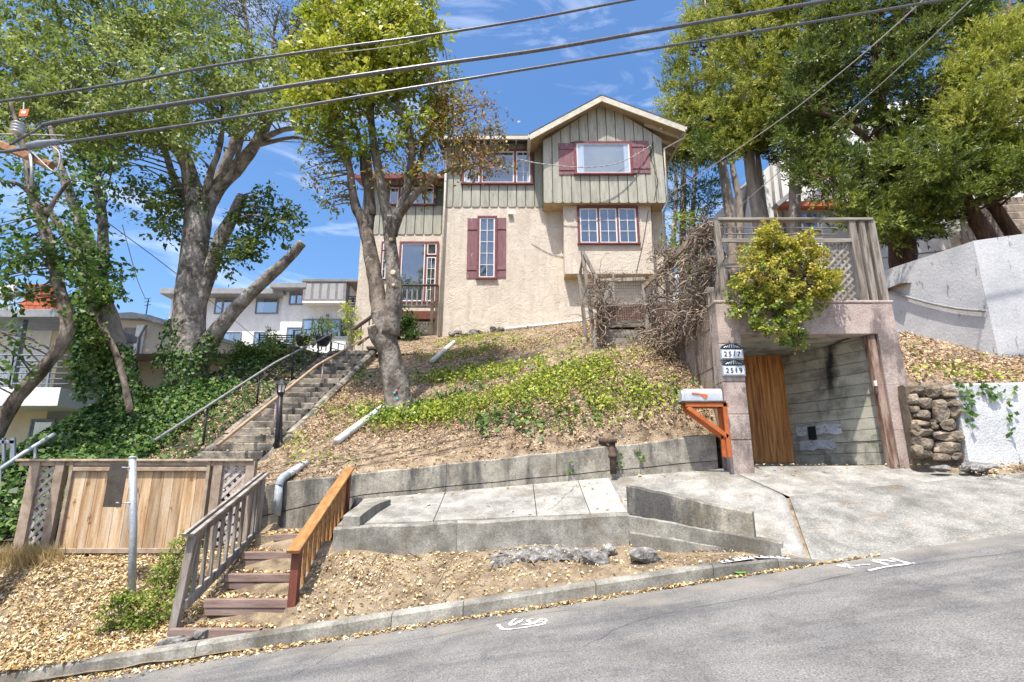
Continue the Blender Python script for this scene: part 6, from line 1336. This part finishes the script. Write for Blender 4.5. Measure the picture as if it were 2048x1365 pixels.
conifer('leaning conifer with a bent pale trunk at the right edge', [(1990, 500, 13.6, .22), (1972, 470, 13.6, .21), (1945, 425, 13.6, .18), (1930, 380, 13.6, .15), (1960, 280, 13.6, .12), (2000, 150, 13.6, .08), (2020, 0, 13.6, .04)],
        [([(1890, 180), (1960, 60), (2120, 20), (2140, 330), (2060, 360), (1960, 300), (1900, 260)], 250, -.3, (), (.25, 1)), ([(1850, 330), (1960, 290), (2120, 320), (2120, 390), (2030, 395), (1900, 410)], 85, -.6, (), (0, .7))], 52, 13.6, 1.3, 280, 'lf_conifer_y', L=.12, W=.016,
        extra=[[(2060, 520, 13.9, .2), (2000, 430, 13.9, .16), (1975, 390, 13.9, .12), (1985, 330, 13.9, .08)]])
conifer('tall pale-topped conifer in the upper right corner', [(2080, 560, 17, .25), (2070, 300, 17, .2), (2060, 0, 17, .1), (2055, -80, 17, .05)],
        [([(1920, -80), (2140, -80), (2140, 80), (2000, 110), (1930, 60)], 90, 0, (), (.0, .6))], 56, 17, 1.4, 90, L=.16, W=.02)

# shrubs
def shrub(label, base, polys, Y, D, seed, n, k, L, W, m, rc, stems=(), name='shrub', tint=(.1, .9), cat='shrub'):
    t = thing(name, label, cat, base)
    Ls = [limb(t, 'bark_brown', s, 'stem', 7) for s in stems]
    cs = [crown(p, Y, D, kk, rc, n, L, W, seed + i, (), 'leaf', tn) for i, (p, kk, tn) in enumerate(polys)]
    V = np.concatenate([q[0] for q in cs])
    addcrown(t, m, cs, 'foliage')
    if Ls: twigs(t, 'bark_brown', Ls, np.concatenate([c[3] for c in cs]), .5, seed, .014)
    return t
shrub('rounded yellow-green and red-tipped shrub spilling over the garage front', P(1560, 640, 8.95),
      [([(1458, 565), (1490, 540), (1476, 500), (1512, 490), (1525, 455), (1547, 430), (1566, 472), (1592, 482), (1622, 462), (1640, 492), (1662, 505), (1650, 530), (1682, 555), (1655, 600), (1600, 610), (1520, 600)], 250, (.25, .95)),
       ([(1455, 560), (1500, 580), (1660, 570), (1665, 610), (1625, 640), (1600, 680), (1560, 690), (1500, 650), (1460, 625)], 95, (.05, .6)), ([(1585, 650), (1602, 660), (1600, 700), (1584, 696)], 6, (.2, .6))],
      8.75, .42, 60, 49, 0, .058, .022, 'lf_shrub', .10,
      [[(1540, 620, 8.98, .035), (1555, 590, 8.85, .03), (1530, 540, 8.8, .022), (1520, 500, 8.8, .012)], [(1550, 610, 8.9, .035), (1590, 570, 8.8, .028), (1620, 530, 8.8, .018)], [(1545, 615, 8.9, .03), (1570, 640, 8.7, .025), (1592, 660, 8.65, .016), (1596, 690, 8.62, .01)], [(1540, 615, 8.9, .03), (1510, 630, 8.7, .022), (1480, 610, 8.65, .014)]])
shrub('small green shrub sprawling at the foot of the sign post', P(280, 1230, 7.4), [([(205, 1230), (235, 1190), (280, 1190), (330, 1180), (375, 1175), (370, 1215), (310, 1250), (250, 1275), (215, 1265)], 62, (.1, 1))], 7.35, .16, 70, 56, 0, .042, .013, 'lf_bush', .11,
      [[(280, 1255, 7.4, .015), (300, 1225, 7.4, .012), (340, 1195, 7.4, .008)], [(275, 1255, 7.4, .015), (240, 1230, 7.35, .012)]])
shrub('wispy green shrub growing between the sign post and the grey handrail', P(350, 1140, 7.9), [([(330, 1110), (365, 1070), (390, 1060), (390, 1120), (370, 1160), (330, 1165), (300, 1175), (305, 1145)], 50, (.2, 1))], 7.85, .15, 73, 52, 0, .042, .012, 'lf_bush', .11, [[(345, 1170, 7.9, .014), (350, 1130, 7.9, .012), (372, 1085, 7.9, .007)]])
shrub('dense dark green bush left of the stairs below the slat fence', P(500, 770, 16.3), [([(455, 715), (480, 690), (520, 684), (555, 700), (560, 740), (530, 765), (470, 770), (452, 745)], 100, (.05, .9))], 16.3, .6, 76, 60, 0, .11, .03, 'lf_bush', .28, [[(500, 770, 16.4, .05), (500, 720, 16.3, .03), (520, 695, 16.3, .02)]])
shrub('tall thin leafy plant growing in front of the slat fence', P(545, 740, 18.6), [([(535, 650), (560, 665), (565, 720), (540, 740), (520, 700)], 22, (.3, 1))], 18.6, .3, 79, 30, 0, .14, .03, 'lf_bush', .2, [[(545, 745, 18.6, .03), (545, 700, 18.6, .02), (548, 660, 18.6, .01)]])
shrub('pale green bamboo clump against the grey corner of the house', P(704, 690, 19.6), [([(695, 610), (714, 620), (716, 690), (694, 695)], 24, (.5, 1))], 19.6, .3, 81, 36, 0, .2, .018, 'lf_clover', .22, [[(704, 700, 19.6, .015), (702, 650, 19.6, .012), (706, 615, 19.6, .006)], [(708, 700, 19.6, .015), (711, 650, 19.6, .01)]], 'bamboo')
shrub('dark leafy bush under the porch beside the leaning trunk', P(815, 680, 20.3), [([(800, 625), (825, 620), (838, 650), (828, 690), (800, 690)], 40, (.0, .6))], 20.2, .35, 83, 40, 0, .13, .03, 'lf_dark', .24, [[(815, 690, 20.3, .03), (815, 650, 20.2, .02)]])
shrub('sparse green saplings at the far end behind the vine fence', P(1360, 520, 17.5), [([(1330, 440), (1400, 420), (1410, 470), (1400, 560), (1340, 520)], 40, (.2, 1))], 17.5, .6, 85, 40, 0, .15, .035, 'lf_bush', .3, [[(1370, 600, 17.5, .03), (1365, 480, 17.5, .02)]])
for i, (px, py, lab) in enumerate([(605, 690, 'dark flower pot with trailing plants beside the black railing'), (645, 690, 'dark glazed pot with a spiky plant at the top of the stairs')]):
    t = thing('potted_plant', lab, 'potted plant', P(px, py, 18.6)); b = P(px, py + 2, 18.6)
    MB().lathe(b, [(.15, 0), (.22, .1), (.26, .28), (.27, .34), (.24, .34), (.22, .28)], 12).build('pot', 'pot', t, True)
    if i: cs = crown([(px - 18, py - 45), (px + 18, py - 45), (px + 10, py - 15), (px - 10, py - 15)], 18.6, .2, 14, .2, 28, .3, .014, 90, (), 'leaf', (.1, .7))
    else: cs = crown([(px - 16, py - 25), (px + 20, py - 25), (px + 22, py), (px - 20, py)], 18.5, .2, 20, .2, 30, .09, .03, 91, (), 'leaf', (.1, .9))
    addcrown(t, 'lf_bush', [cs], 'foliage')

# ------------------------------------------------------------------ ivy, ground cover and leaf litter (each one mass nobody could count)
def stuff(name, label, m, parts, cat='ground cover'):
    o = addcrown(None, m, parts, name); tag(o, label, cat, None, 'stuff'); return o
gq = np.random.default_rng(11)
def fill(zf, x0, x1, y0, y1, n, dens):
    x = gq.uniform(x0, x1, n); y = gq.uniform(y0, y1, n); z = zf(x, y); px, py = proj(np.stack([x, y, z], 1))
    k = gq.uniform(size=n) < dens(x, y, px, py); return x[k], y[k]
def blob(px, py, cx, cy, rx, ry): return np.exp(-(((px - cx) / rx) ** 2 + ((py - cy) / ry) ** 2))
# ivy on the left bank and climbing the trunks
x, y = fill(ivyz, -15, -6.1, 9.3, 17.4, 90000, lambda x, y, px, py: np.clip(.75 + .5 * fbm(x, y, 1.5), .1, 1) * np.where(x > -7.2, .16, 1) * np.where((y > 14.5), .5, 1))
iv = scatter(ivyz, x, y, 21, .10, .045, (.02, .22), .55, (0, 1))
def climb(px0, py0, px1, py1, Y, w, n, seed):
    g = np.random.default_rng(seed); t = g.uniform(0, 1, n); a = np.array(P(px0, py0, Y)); b = np.array(P(px1, py1, Y))
    an = g.uniform(-2.2, 2.2, n) - math.pi / 2; rr = w * (1.1 - .45 * t) * g.uniform(.9, 1.25, n)
    p = a + (b - a) * t[:, None] + np.stack([np.cos(an) * rr, np.sin(an) * rr, 0 * t], 1); out = np.stack([np.cos(an), np.sin(an), .3 + 0 * t], 1)
    nr = unit(out + g.normal(size=(n, 3)) * .4); d = g.normal(size=(n, 3)) + np.array([0, 0, -1.]); d = unit(d - nr * (d * nr).sum(1, keepdims=True))
    return (*leaves(p, d, nr, .10 * g.uniform(.6, 1.3, n), .045 * g.uniform(.7, 1.2, n)), np.clip(g.uniform(.1, .85, n), 0, 1), None)
stuff('ivy', 'dark glossy ivy carpeting the bank and climbing the trunks at left', 'lf_ivy',
      [iv, climb(372, 830, 377, 705, 14.3, .56, 1150, 1), climb(350, 740, 362, 640, 14.4, .45, 420, 2), climb(262, 850, 232, 690, 13.0, .42, 1500, 3), climb(190, 800, 165, 590, 12.7, .30, 1500, 4), climb(404, 730, 425, 670, 14.3, .3, 260, 5), climb(225, 600, 190, 500, 13.0, .3, 700, 6), climb(398, 430, 400, 330, 14.4, .28, 160, 7)], 'ivy')
# hillside
x, y = fill(hillz, -4.6, 3.5, 9.32, 20.3, 230000, lambda x, y, px, py: np.clip(.5 + .7 * fbm(x, y, 1.3) - .6 * blob(px, py, 1130, 690, 120, 26), .08, 1) * np.clip(1.5 - (y - 9.4) / 9, .35, 1))
b1 = scatter(hillz, x, y, 22, .05, .0145, (.0, .05), .6, (0, 1))
x, y = fill(ivyz, -7.6, -6.15, 10.5, 17.5, 14000, lambda x, y, px, py: np.clip(.6 + .6 * fbm(x, y, 1.5), .15, 1))
b2_ = scatter(ivyz, x, y, 41, .055, .017, (.0, .04), .5, (.2, 1))
x = gq.uniform(-5.9, -4.85, 1300); y = gq.uniform(9.3, 17.7, 1300)
b3_ = scatter(lambda x, y: .95 + (np.floor((y - 8.9) / .3404) + 1) * .177, x, y, 42, .05, .016, (.0, .02), .3, (.1, 1))
stuff('dry_leaves', 'brown fallen leaves and twigs covering the slope below the house', 'lf_brown', [b1, b2_, b3_], 'leaf litter')
def gd(x, y, px, py):
    d = 1.1 * blob(px, py, 1080, 755, 150, 46) + .6 * blob(px, py, 1130, 800, 130, 36) + .85 * blob(px, py, 930, 745, 60, 60) + .8 * blob(px, py, 1200, 770, 120, 50) + .7 * blob(px, py, 985, 700, 60, 22) + .55 * blob(px, py, 1280, 800, 90, 40) + .5 * blob(px, py, 880, 800, 60, 60) + .5 * blob(px, py, 880, 690, 40, 20) + .35 * blob(px, py, 620, 900, 50, 30) + .35 * blob(px, py, 740, 860, 80, 40) + .3 * blob(px, py, 700, 740, 60, 60) + .4 * blob(px, py, 1000, 850, 150, 30)
    return np.clip(d * (.2 + 1.9 * fbm(x, y, 2.6)), 0, 1) * np.clip(1.25 - (y - 9.4) / 12, .4, 1)
x, y = fill(hillz, -4.6, 3.5, 9.5, 19, 150000, gd)
g1 = scatter(lambda x, y: hillz(x, y) + np.clip(fbm(x, y, 2.6) + .2, 0, 1) * .13, x, y, 23, .058, .025, (-.06, .18), .6, (0, 1))
stuff('clover_patch', 'bright yellow-green clover and weeds growing in patches on the slope', 'lf_clover', [g1])
def dgd(x, y, px, py): return np.clip((.9 * blob(px, py, 850, 850, 90, 45) + .6 * blob(px, py, 800, 830, 40, 30) + .5 * blob(px, py, 960, 800, 90, 50) + .25 * blob(px, py, 1350, 800, 50, 60) + .4 * blob(px, py, 1100, 850, 150, 25) + .3 * blob(px, py, 690, 760, 50, 40)) * (.1 + 1.6 * fbm(x, y, 2.0)), 0, 1)
x, y = fill(hillz, -4.6, 3.5, 9.5, 17, 60000, dgd)
stuff('slope_ivy', 'dark green ivy trailing on the slope around the foot of the leaning tree', 'lf_ivy', [scatter(hillz, x, y, 24, .085, .036, (.02, .16), .5, (.1, .95))], 'ivy')
# pale fallen leaves on the street-side bank, steps, verge, gutter
def bz(x, y): return np.where((x > -3.85) & (x < -2.66), stepz(y) - .02, bankz(x, y))
x, y = fill(bankz, -9, -3.9, 6.7, 9.1, 62000, lambda x, y, px, py: np.clip(.55 + .75 * fbm(x, y, 1.7), .12, 1))
l1 = scatter(bankz, x, y, 25, .052, .0115, (.0, .035), .5, (0, 1))
def stepleaf(x, y):
    z = np.full(x.shape, -.19)
    for y0, y1, zz in tread: z = np.where((y >= y0 - .02), zz + .005, z)
    return z
xs_, ys_ = [], []
for y0, y1, zz in tread: n_ = 420; xs_.append(gq.uniform(-3.8, -2.74, n_)); ys_.append(gq.uniform(y0 + .02, y1, n_))
l2 = scatter(stepleaf, np.concatenate(xs_), np.concatenate(ys_), 26, .058, .017, (.0, .03), .4, (0, 1))
l2b = scatter(lambda x, y: kerbz(x) - .09, gq.uniform(-4.0, -2.7, 500), gq.uniform(6.78, 6.93, 500), 36, .058, .017, (.0, .03), .4, (0, 1))
x, y = fill(vergez, -2.6, 2.9, 6.8, 7.78, 9000, lambda x, y, px, py: np.clip(.05 + .4 * fbm(x, y, 2.) + .75 * np.exp(-(x + 2.6) * .9) + .2 * np.clip((y - 7.35) * 2, 0, 1), .04, 1))
l3 = scatter(vergez, x, y, 27, .04, .011, (.0, .03), .5, (0, 1))
gut = lambda x, y: roadz(x, y)
n_ = 12000; x = gq.uniform(-8.5, 4.2, n_); off = np.abs(gq.normal(0, .075, n_)) * np.where(x < -3.6, 1.3 + np.clip(-3.6 - x, 0, 3) * 1.1, np.clip(1.15 - (x + 4) * .12, .35, 4)) ; y = KY - .01 - off
k = gq.uniform(size=n_) < np.clip(.75 - .06 * (x + 4) + .3 * fbm(x, 0 * x, 2.5), .12, 1); x, y = x[k], y[k]
l4 = scatter(gut, x, y, 28, .042, .0115, (.0, .02), .4, (0, 1))
n_ = 2600; x = gq.uniform(-8, -3.9, n_); y = gq.uniform(KY + .0, KY + .2, n_); k = gq.uniform(size=n_) < np.clip((-4.4 - x) * .9, 0, 1)
l5 = scatter(lambda x, y: kerbz(x) + .004, x[k], y[k], 37, .058, .017, (.0, .03), .4, (0, 1))
stuff('fallen_leaves', 'pale golden fallen leaves littering the bank, steps, verge and gutter', 'lf_litter', [l1, l2, l2b, l3, l4, l5], 'leaf litter')
def twigset(zf, x0, x1, y0, y1, n, seed, name, lab, m='vine'):
    g = random.Random(seed); mb = MB()
    for i in range(n):
        x, y = g.uniform(x0, x1), g.uniform(y0, y1); a = g.uniform(0, 6.28); L = g.uniform(.08, .4); pts = []
        for k in range(4):
            xx = x + math.cos(a) * L * k / 3; yy = y + math.sin(a) * L * k / 3; a += g.uniform(-.3, .3); pts.append((xx, yy, topsurf(zf, xx, yy) + .02 + g.uniform(0, .015)))
        mb.tube(pts, g.uniform(.002, .006), 4, False)
    tag(mb.build(name, m, None), lab, 'twigs', None, 'stuff')
twigset(hillz, -4.4, 3.3, 9.5, 16, 900, 1, 'slope_twigs', 'dead twigs and runners strewn over the slope'); twigset(bankz, -8.5, -4.2, 6.75, 8.9, 90, 2, 'bank_twigs', 'small twigs among the fallen leaves on the bank'); twigset(vergez, -2.3, 2.8, 6.85, 7.7, 40, 3, 'verge_twigs', 'small twigs on the dirt verge')
# few loose leaves on paving
xx = gq.uniform(-2.3, 3.2, 260); yy = gq.uniform(7.95, 9.28, 260); k = gq.uniform(size=260) < .25 + .5 * (yy > 9.1)
a_ = scatter(swz, xx[k], yy[k], 29, .06, .018, (.0, .012), .3, (0, 1))
xx = gq.uniform(3.9, 9, 150); yy = gq.uniform(8.7, 9.4, 150); b_ = scatter(lambda x, y: 1.73 + 0 * x, xx, yy, 30, .055, .017, (.0, .012), .3, (0, 1))
stuff('paving_leaves', 'few dry leaves scattered on the sidewalk and garage threshold', 'lf_litter', [a_, b_], 'leaf litter')
# right bank
x, y = fill(rbankz, 6.75, 13, 8.9, 13, 28000, lambda x, y, px, py: np.clip(.6 + .5 * fbm(x, y, 1.5), .1, 1))
stuff('bank_leaves', 'brown leaf litter on the bank between the garage and the grey wall', 'lf_brown', [scatter(rbankz, x, y, 31, .07, .022, (.0, .05), .55, (.2, 1))], 'leaf litter')
x, y = fill(rbankz, 6.75, 12, 8.6, 12, 9000, lambda x, y, px, py: np.clip((.5 * blob(px, py, 1900, 745, 80, 18) + .4 * blob(px, py, 1840, 680, 30, 20) + .35 * blob(px, py, 1960, 765, 90, 12)) * (.4 + fbm(x, y, 3)), 0, 1))
x, y = gq.uniform(6.9, 11, 900), gq.uniform(8.2, 8.62, 900)
stuff('margin_leaves', 'dry leaves and twigs on the dirt strip below the white plastered wall', 'lf_brown', [scatter(lambda x, y: 1.585 + (x - 7) * .045 + (y - 8.3) * .42, x, y, 43, .05, .016, (.0, .03), .5, (.3, 1))], 'leaf litter')
x, y = fill(rbankz, 6.75, 12, 8.9, 12, 9000, lambda x, y, px, py: np.clip((.5 * blob(px, py, 1900, 745, 80, 18) + .4 * blob(px, py, 1840, 680, 30, 20) + .35 * blob(px, py, 1960, 765, 90, 12)) * (.4 + fbm(x, y, 3)), 0, 1))
stuff('bank_weeds', 'green weeds and ivy along the top of the stone wall', 'lf_clover', [scatter(rbankz, x, y, 32, .075, .03, (.02, .12), .5, (0, .9))])
hv = []; gh = np.random.default_rng(14)
for px, y0_, y1_, n_ in ((1940, 765, 850, 26), (1985, 765, 800, 14), (2020, 770, 870, 16), (1925, 762, 800, 12), (1965, 765, 785, 10)):
    pp_ = np.array([P(px + gh.normal(0, 5), y0_ + (y1_ - y0_) * t, 8.62 - .02 * gh.uniform(0, 1)) for t in gh.uniform(0, 1, n_) ** 1.3]); d = unit(gh.normal(size=(n_, 3)) * np.array([.6, .2, .6]) + np.array([0, -.1, -.6])); nr = unit(gh.normal(size=(n_, 3)) * .4 + np.array([0, -1, .3]))
    v_, q_ = leaves(pp_, d, nr, .10 * gh.uniform(.5, 1.2, n_), .04, .1); hv.append((v_, q_, gh.uniform(.2, 1, n_), None))
for px, y0_, y1_, n_ in ((1238, 905, 940, 8), (1280, 895, 920, 7), (1140, 920, 945, 5)):
    pp_ = np.array([P(px + gh.normal(0, 4), y0_ + (y1_ - y0_) * t, 9.27) for t in gh.uniform(0, 1, n_)]); d = unit(gh.normal(size=(n_, 3)) * np.array([.6, .2, .6]) + np.array([0, -.1, -.6])); nr = unit(gh.normal(size=(n_, 3)) * .4 + np.array([0, -1, .3]))
    v_, q_ = leaves(pp_, d, nr, .08 * gh.uniform(.5, 1.2, n_), .03, .1); hv.append((v_, q_, gh.uniform(.2, 1, n_), None))
stuff('hanging_ivy', 'few ivy sprigs hanging over the white plastered wall and the retaining wall', 'lf_ivy', hv, 'ivy')
# dry grass tufts by the fence
gp = np.random.default_rng(4); nb_ = 1500; bx = gp.normal(-7.45, .28, nb_); by = gp.normal(8.75, .16, nb_); bzz = bankz(bx, by)
d = unit(np.stack([gp.normal(0, .45, nb_), gp.normal(-.2, .35, nb_), np.ones(nb_)], 1)); nr = unit(gp.normal(size=(nb_, 3)))
gv, gqd = leaves(np.stack([bx, by, bzz], 1), d, nr, gp.uniform(.12, .34, nb_), .004, .02)
stuff('dry_grass', 'dry straw-coloured grass tuft at the left end of the board fence', 'lf_grass', [(gv, gqd, gp.uniform(0, 1, nb_), None)], 'grass')
gl = thing('green_leaf', 'single bright green leaf lying against the kerb face', 'leaf', (*road_at(1478, 1150), 0))
q = road_at(1478, 1152); c = V3(q[0], q[1], float(roadz(*q)) + .02)
MB().add([c + V3(-.09, 0, .03), c + V3(-.01, -.045, .015), c + V3(.08, -.02, .02), c + V3(.02, .04, .06)], [(0, 1, 2, 3)]).build('blade', 'fresh_leaf', gl)

# ------------------------------------------------------------------ overhead lines
def cable(label, pts, r, m='cable', twist=0, name='overhead_cable', cat='cable', group=None, n=8):
    q = [v for v, _ in crom([(P(*p), 1) for p in pts], 14)]
    mb = MB()
    if twist:
        for s in range(2):
            w = []
            for i, v in enumerate(q):
                an = i * twist + s * math.pi; w.append(v + V3(0, math.cos(an), math.sin(an)) * r * .6)
            mb.tube(w, r * .62, 6)
    else: mb.tube(q, r, n)
    return tag(mb.build(name, m, None, True), label, cat, group)
G = 'utility cables crossing above the street'
cable('uppermost thick overhead cable, sagging across both leafy trees', [(-160, 222, 7.6), (0, 203, 7.5), (230, 168, 7.5), (450, 128, 7.5), (660, 97, 7.6), (860, 70, 7.7), (1060, 38, 7.8), (1260, 0, 7.9), (1500, -45, 8), (2100, -150, 8.4), (3400, -330, 9.5)], .022, group=G)
cable('middle overhead cable, thickest of the three', [(85, 250, 7.45), (150, 238, 7.4), (400, 200, 7.4), (630, 164, 7.5), (860, 130, 7.6), (1080, 100, 7.7), (1300, 62, 7.8), (1660, 0, 8), (1900, -45, 8.1), (2400, -130, 8.4), (3600, -320, 9.5)], .032, group=G)
cable('lowest thick overhead cable, running from the crossarm to the upper right', [(-160, 312, 7.35), (0, 304, 7.3), (140, 283, 7.3), (400, 246, 7.3), (700, 196, 7.4), (1000, 147, 7.5), (1300, 98, 7.6), (1600, 48, 7.8), (1870, 2, 8), (2000, -22, 8), (2500, -105, 8.4), (3700, -290, 9.5)], .023, group=G)
cable('thin pale wire just under the uppermost cable in the yellow-green tree', [(660, 107, 7.62), (760, 96, 7.66), (830, 84, 7.7), (870, 70, 7.72)], .007, 'cable_pale', group=G)
cable('pale service wire rising from the house corner into the conifers', [(1333, 392, 19.6), (1420, 335, 17), (1560, 240, 14), (1700, 130, 11.5), (1830, 15, 10), (1870, -30, 9.5)], .014, 'cable_pale', group=G)
cable('twin service wire rising steeply at the upper right', [(1480, 412, 18), (1620, 290, 15), (1760, 170, 12.5), (1940, 2, 10), (1980, -40, 9.6)], .012, 'cable_pale', group=G)
cable('white twisted service cable drooping across the two upper house windows', [(1035, 318, 19.2), (1080, 327, 19.1), (1150, 334, 19.1), (1213, 331, 19.2), (1260, 316, 19.35), (1302, 291, 19.6)], .02, 'cable_pale', 1.1, group=G)
cable('thin dark wire slanting down past the big trunk at left', [(215, 445, 13), (330, 530, 16), (450, 625, 20), (540, 700, 24)], .012, group=G)
cable('thin dark wire falling to the antenna', [(245, 450, 14), (258, 500, 16), (275, 560, 18), (291, 598, 19.4)], .012, group=G)
up_ = thing('utility_pole', 'utility pole crossarm with insulators, grey connector box and orange tag at the upper left', 'utility pole', P(-60, 1200, 7.6))
MB().tube([P(-70, 1300, 7.6), P(-64, 600, 7.6), P(-56, 100, 7.6), P(-54, -60, 7.6)], [.17, .16, .14, .13], 14).build('pole', 'pole_wood', up_, True)
MB().bar(P(-120, 240, 7.62), P(104, 332, 7.35), .10, .12, ch=.015).build('crossarm', 'pole_wood', up_)
MB().tube([P(88, 326, 7.30), P(92, 327, 7.30)], .014, 8).build('bolt', 'black_metal', up_)
a = P(40, 258, 7.42); mbp = MB()
mbp.lathe(a - V3(0, 0, .10), [(.035, 0), (.065, .03), (.075, .09), (.055, .17), (.03, .2)], 12); mbp.build('connector_box', 'steel', up_, True)
for k in range(4): MB().lathe(a + V3(-.02, -.02, -.09 + .05 * k), [(.06, 0), (.088, .01), (.088, .018), (.06, .03)], 12).build('connector_rib', 'aluminium', up_, True)
MB().tube([P(46, 238, 7.4), P(48, 205, 7.4)], .012, 6).build('tag_rod', 'steel', up_)
c = P(49, 226, 7.38); M['orange_tag'] = mat('orange_tag', [(.7, .16, .06), (.78, .22, .1)], scale=9); MB().box(c.x - .07, c.x + .065, c.y - .012, c.y, c.z - .065, c.z + .065, .006).build('tag', 'orange_tag', up_)
MB().box(c.x - .035, c.x + .03, c.y - .016, c.y - .0125, c.z - .02, c.z + .03, .002).build('tag_label', 'white_paint', up_)
MB().tube([P(55, 293, 7.28), P(80, 288, 7.28), P(120, 283, 7.28)], [.05, .06, .035], 10).build('splice', 'grey_metal_blue', up_, True)
MB().tube([P(60, 300, 7.3), P(64, 340, 7.3), P(62, 372, 7.32)], .022, 8).build('strap', 'steel', up_, True)
MB().tube([v for v, r in crom([(P(100, 290, 7.28), 1), (P(118, 305, 7.27), 1), (P(118, 330, 7.27), 1), (P(105, 342, 7.28), 1), (P(60, 300, 7.28), 1)], 6)], .012, 6).build('wire_loop', 'cable_pale', up_, True)
MB().tube([v for v, r in crom([(P(86, 248, 7.45), 1), (P(70, 262, 7.42), 1), (P(45, 275, 7.42), 1), (P(20, 290, 7.4), 1)], 6)], .02, 8).build('jumper', 'cable', up_, True)
MB().tube([v for v, r in crom([(P(0, 268, 7.45), 1), (P(60, 269, 7.42), 1), (P(130, 271, 7.4), 1)], 4)], .01, 6).build('tie_wire', 'cable_pale', up_, True)
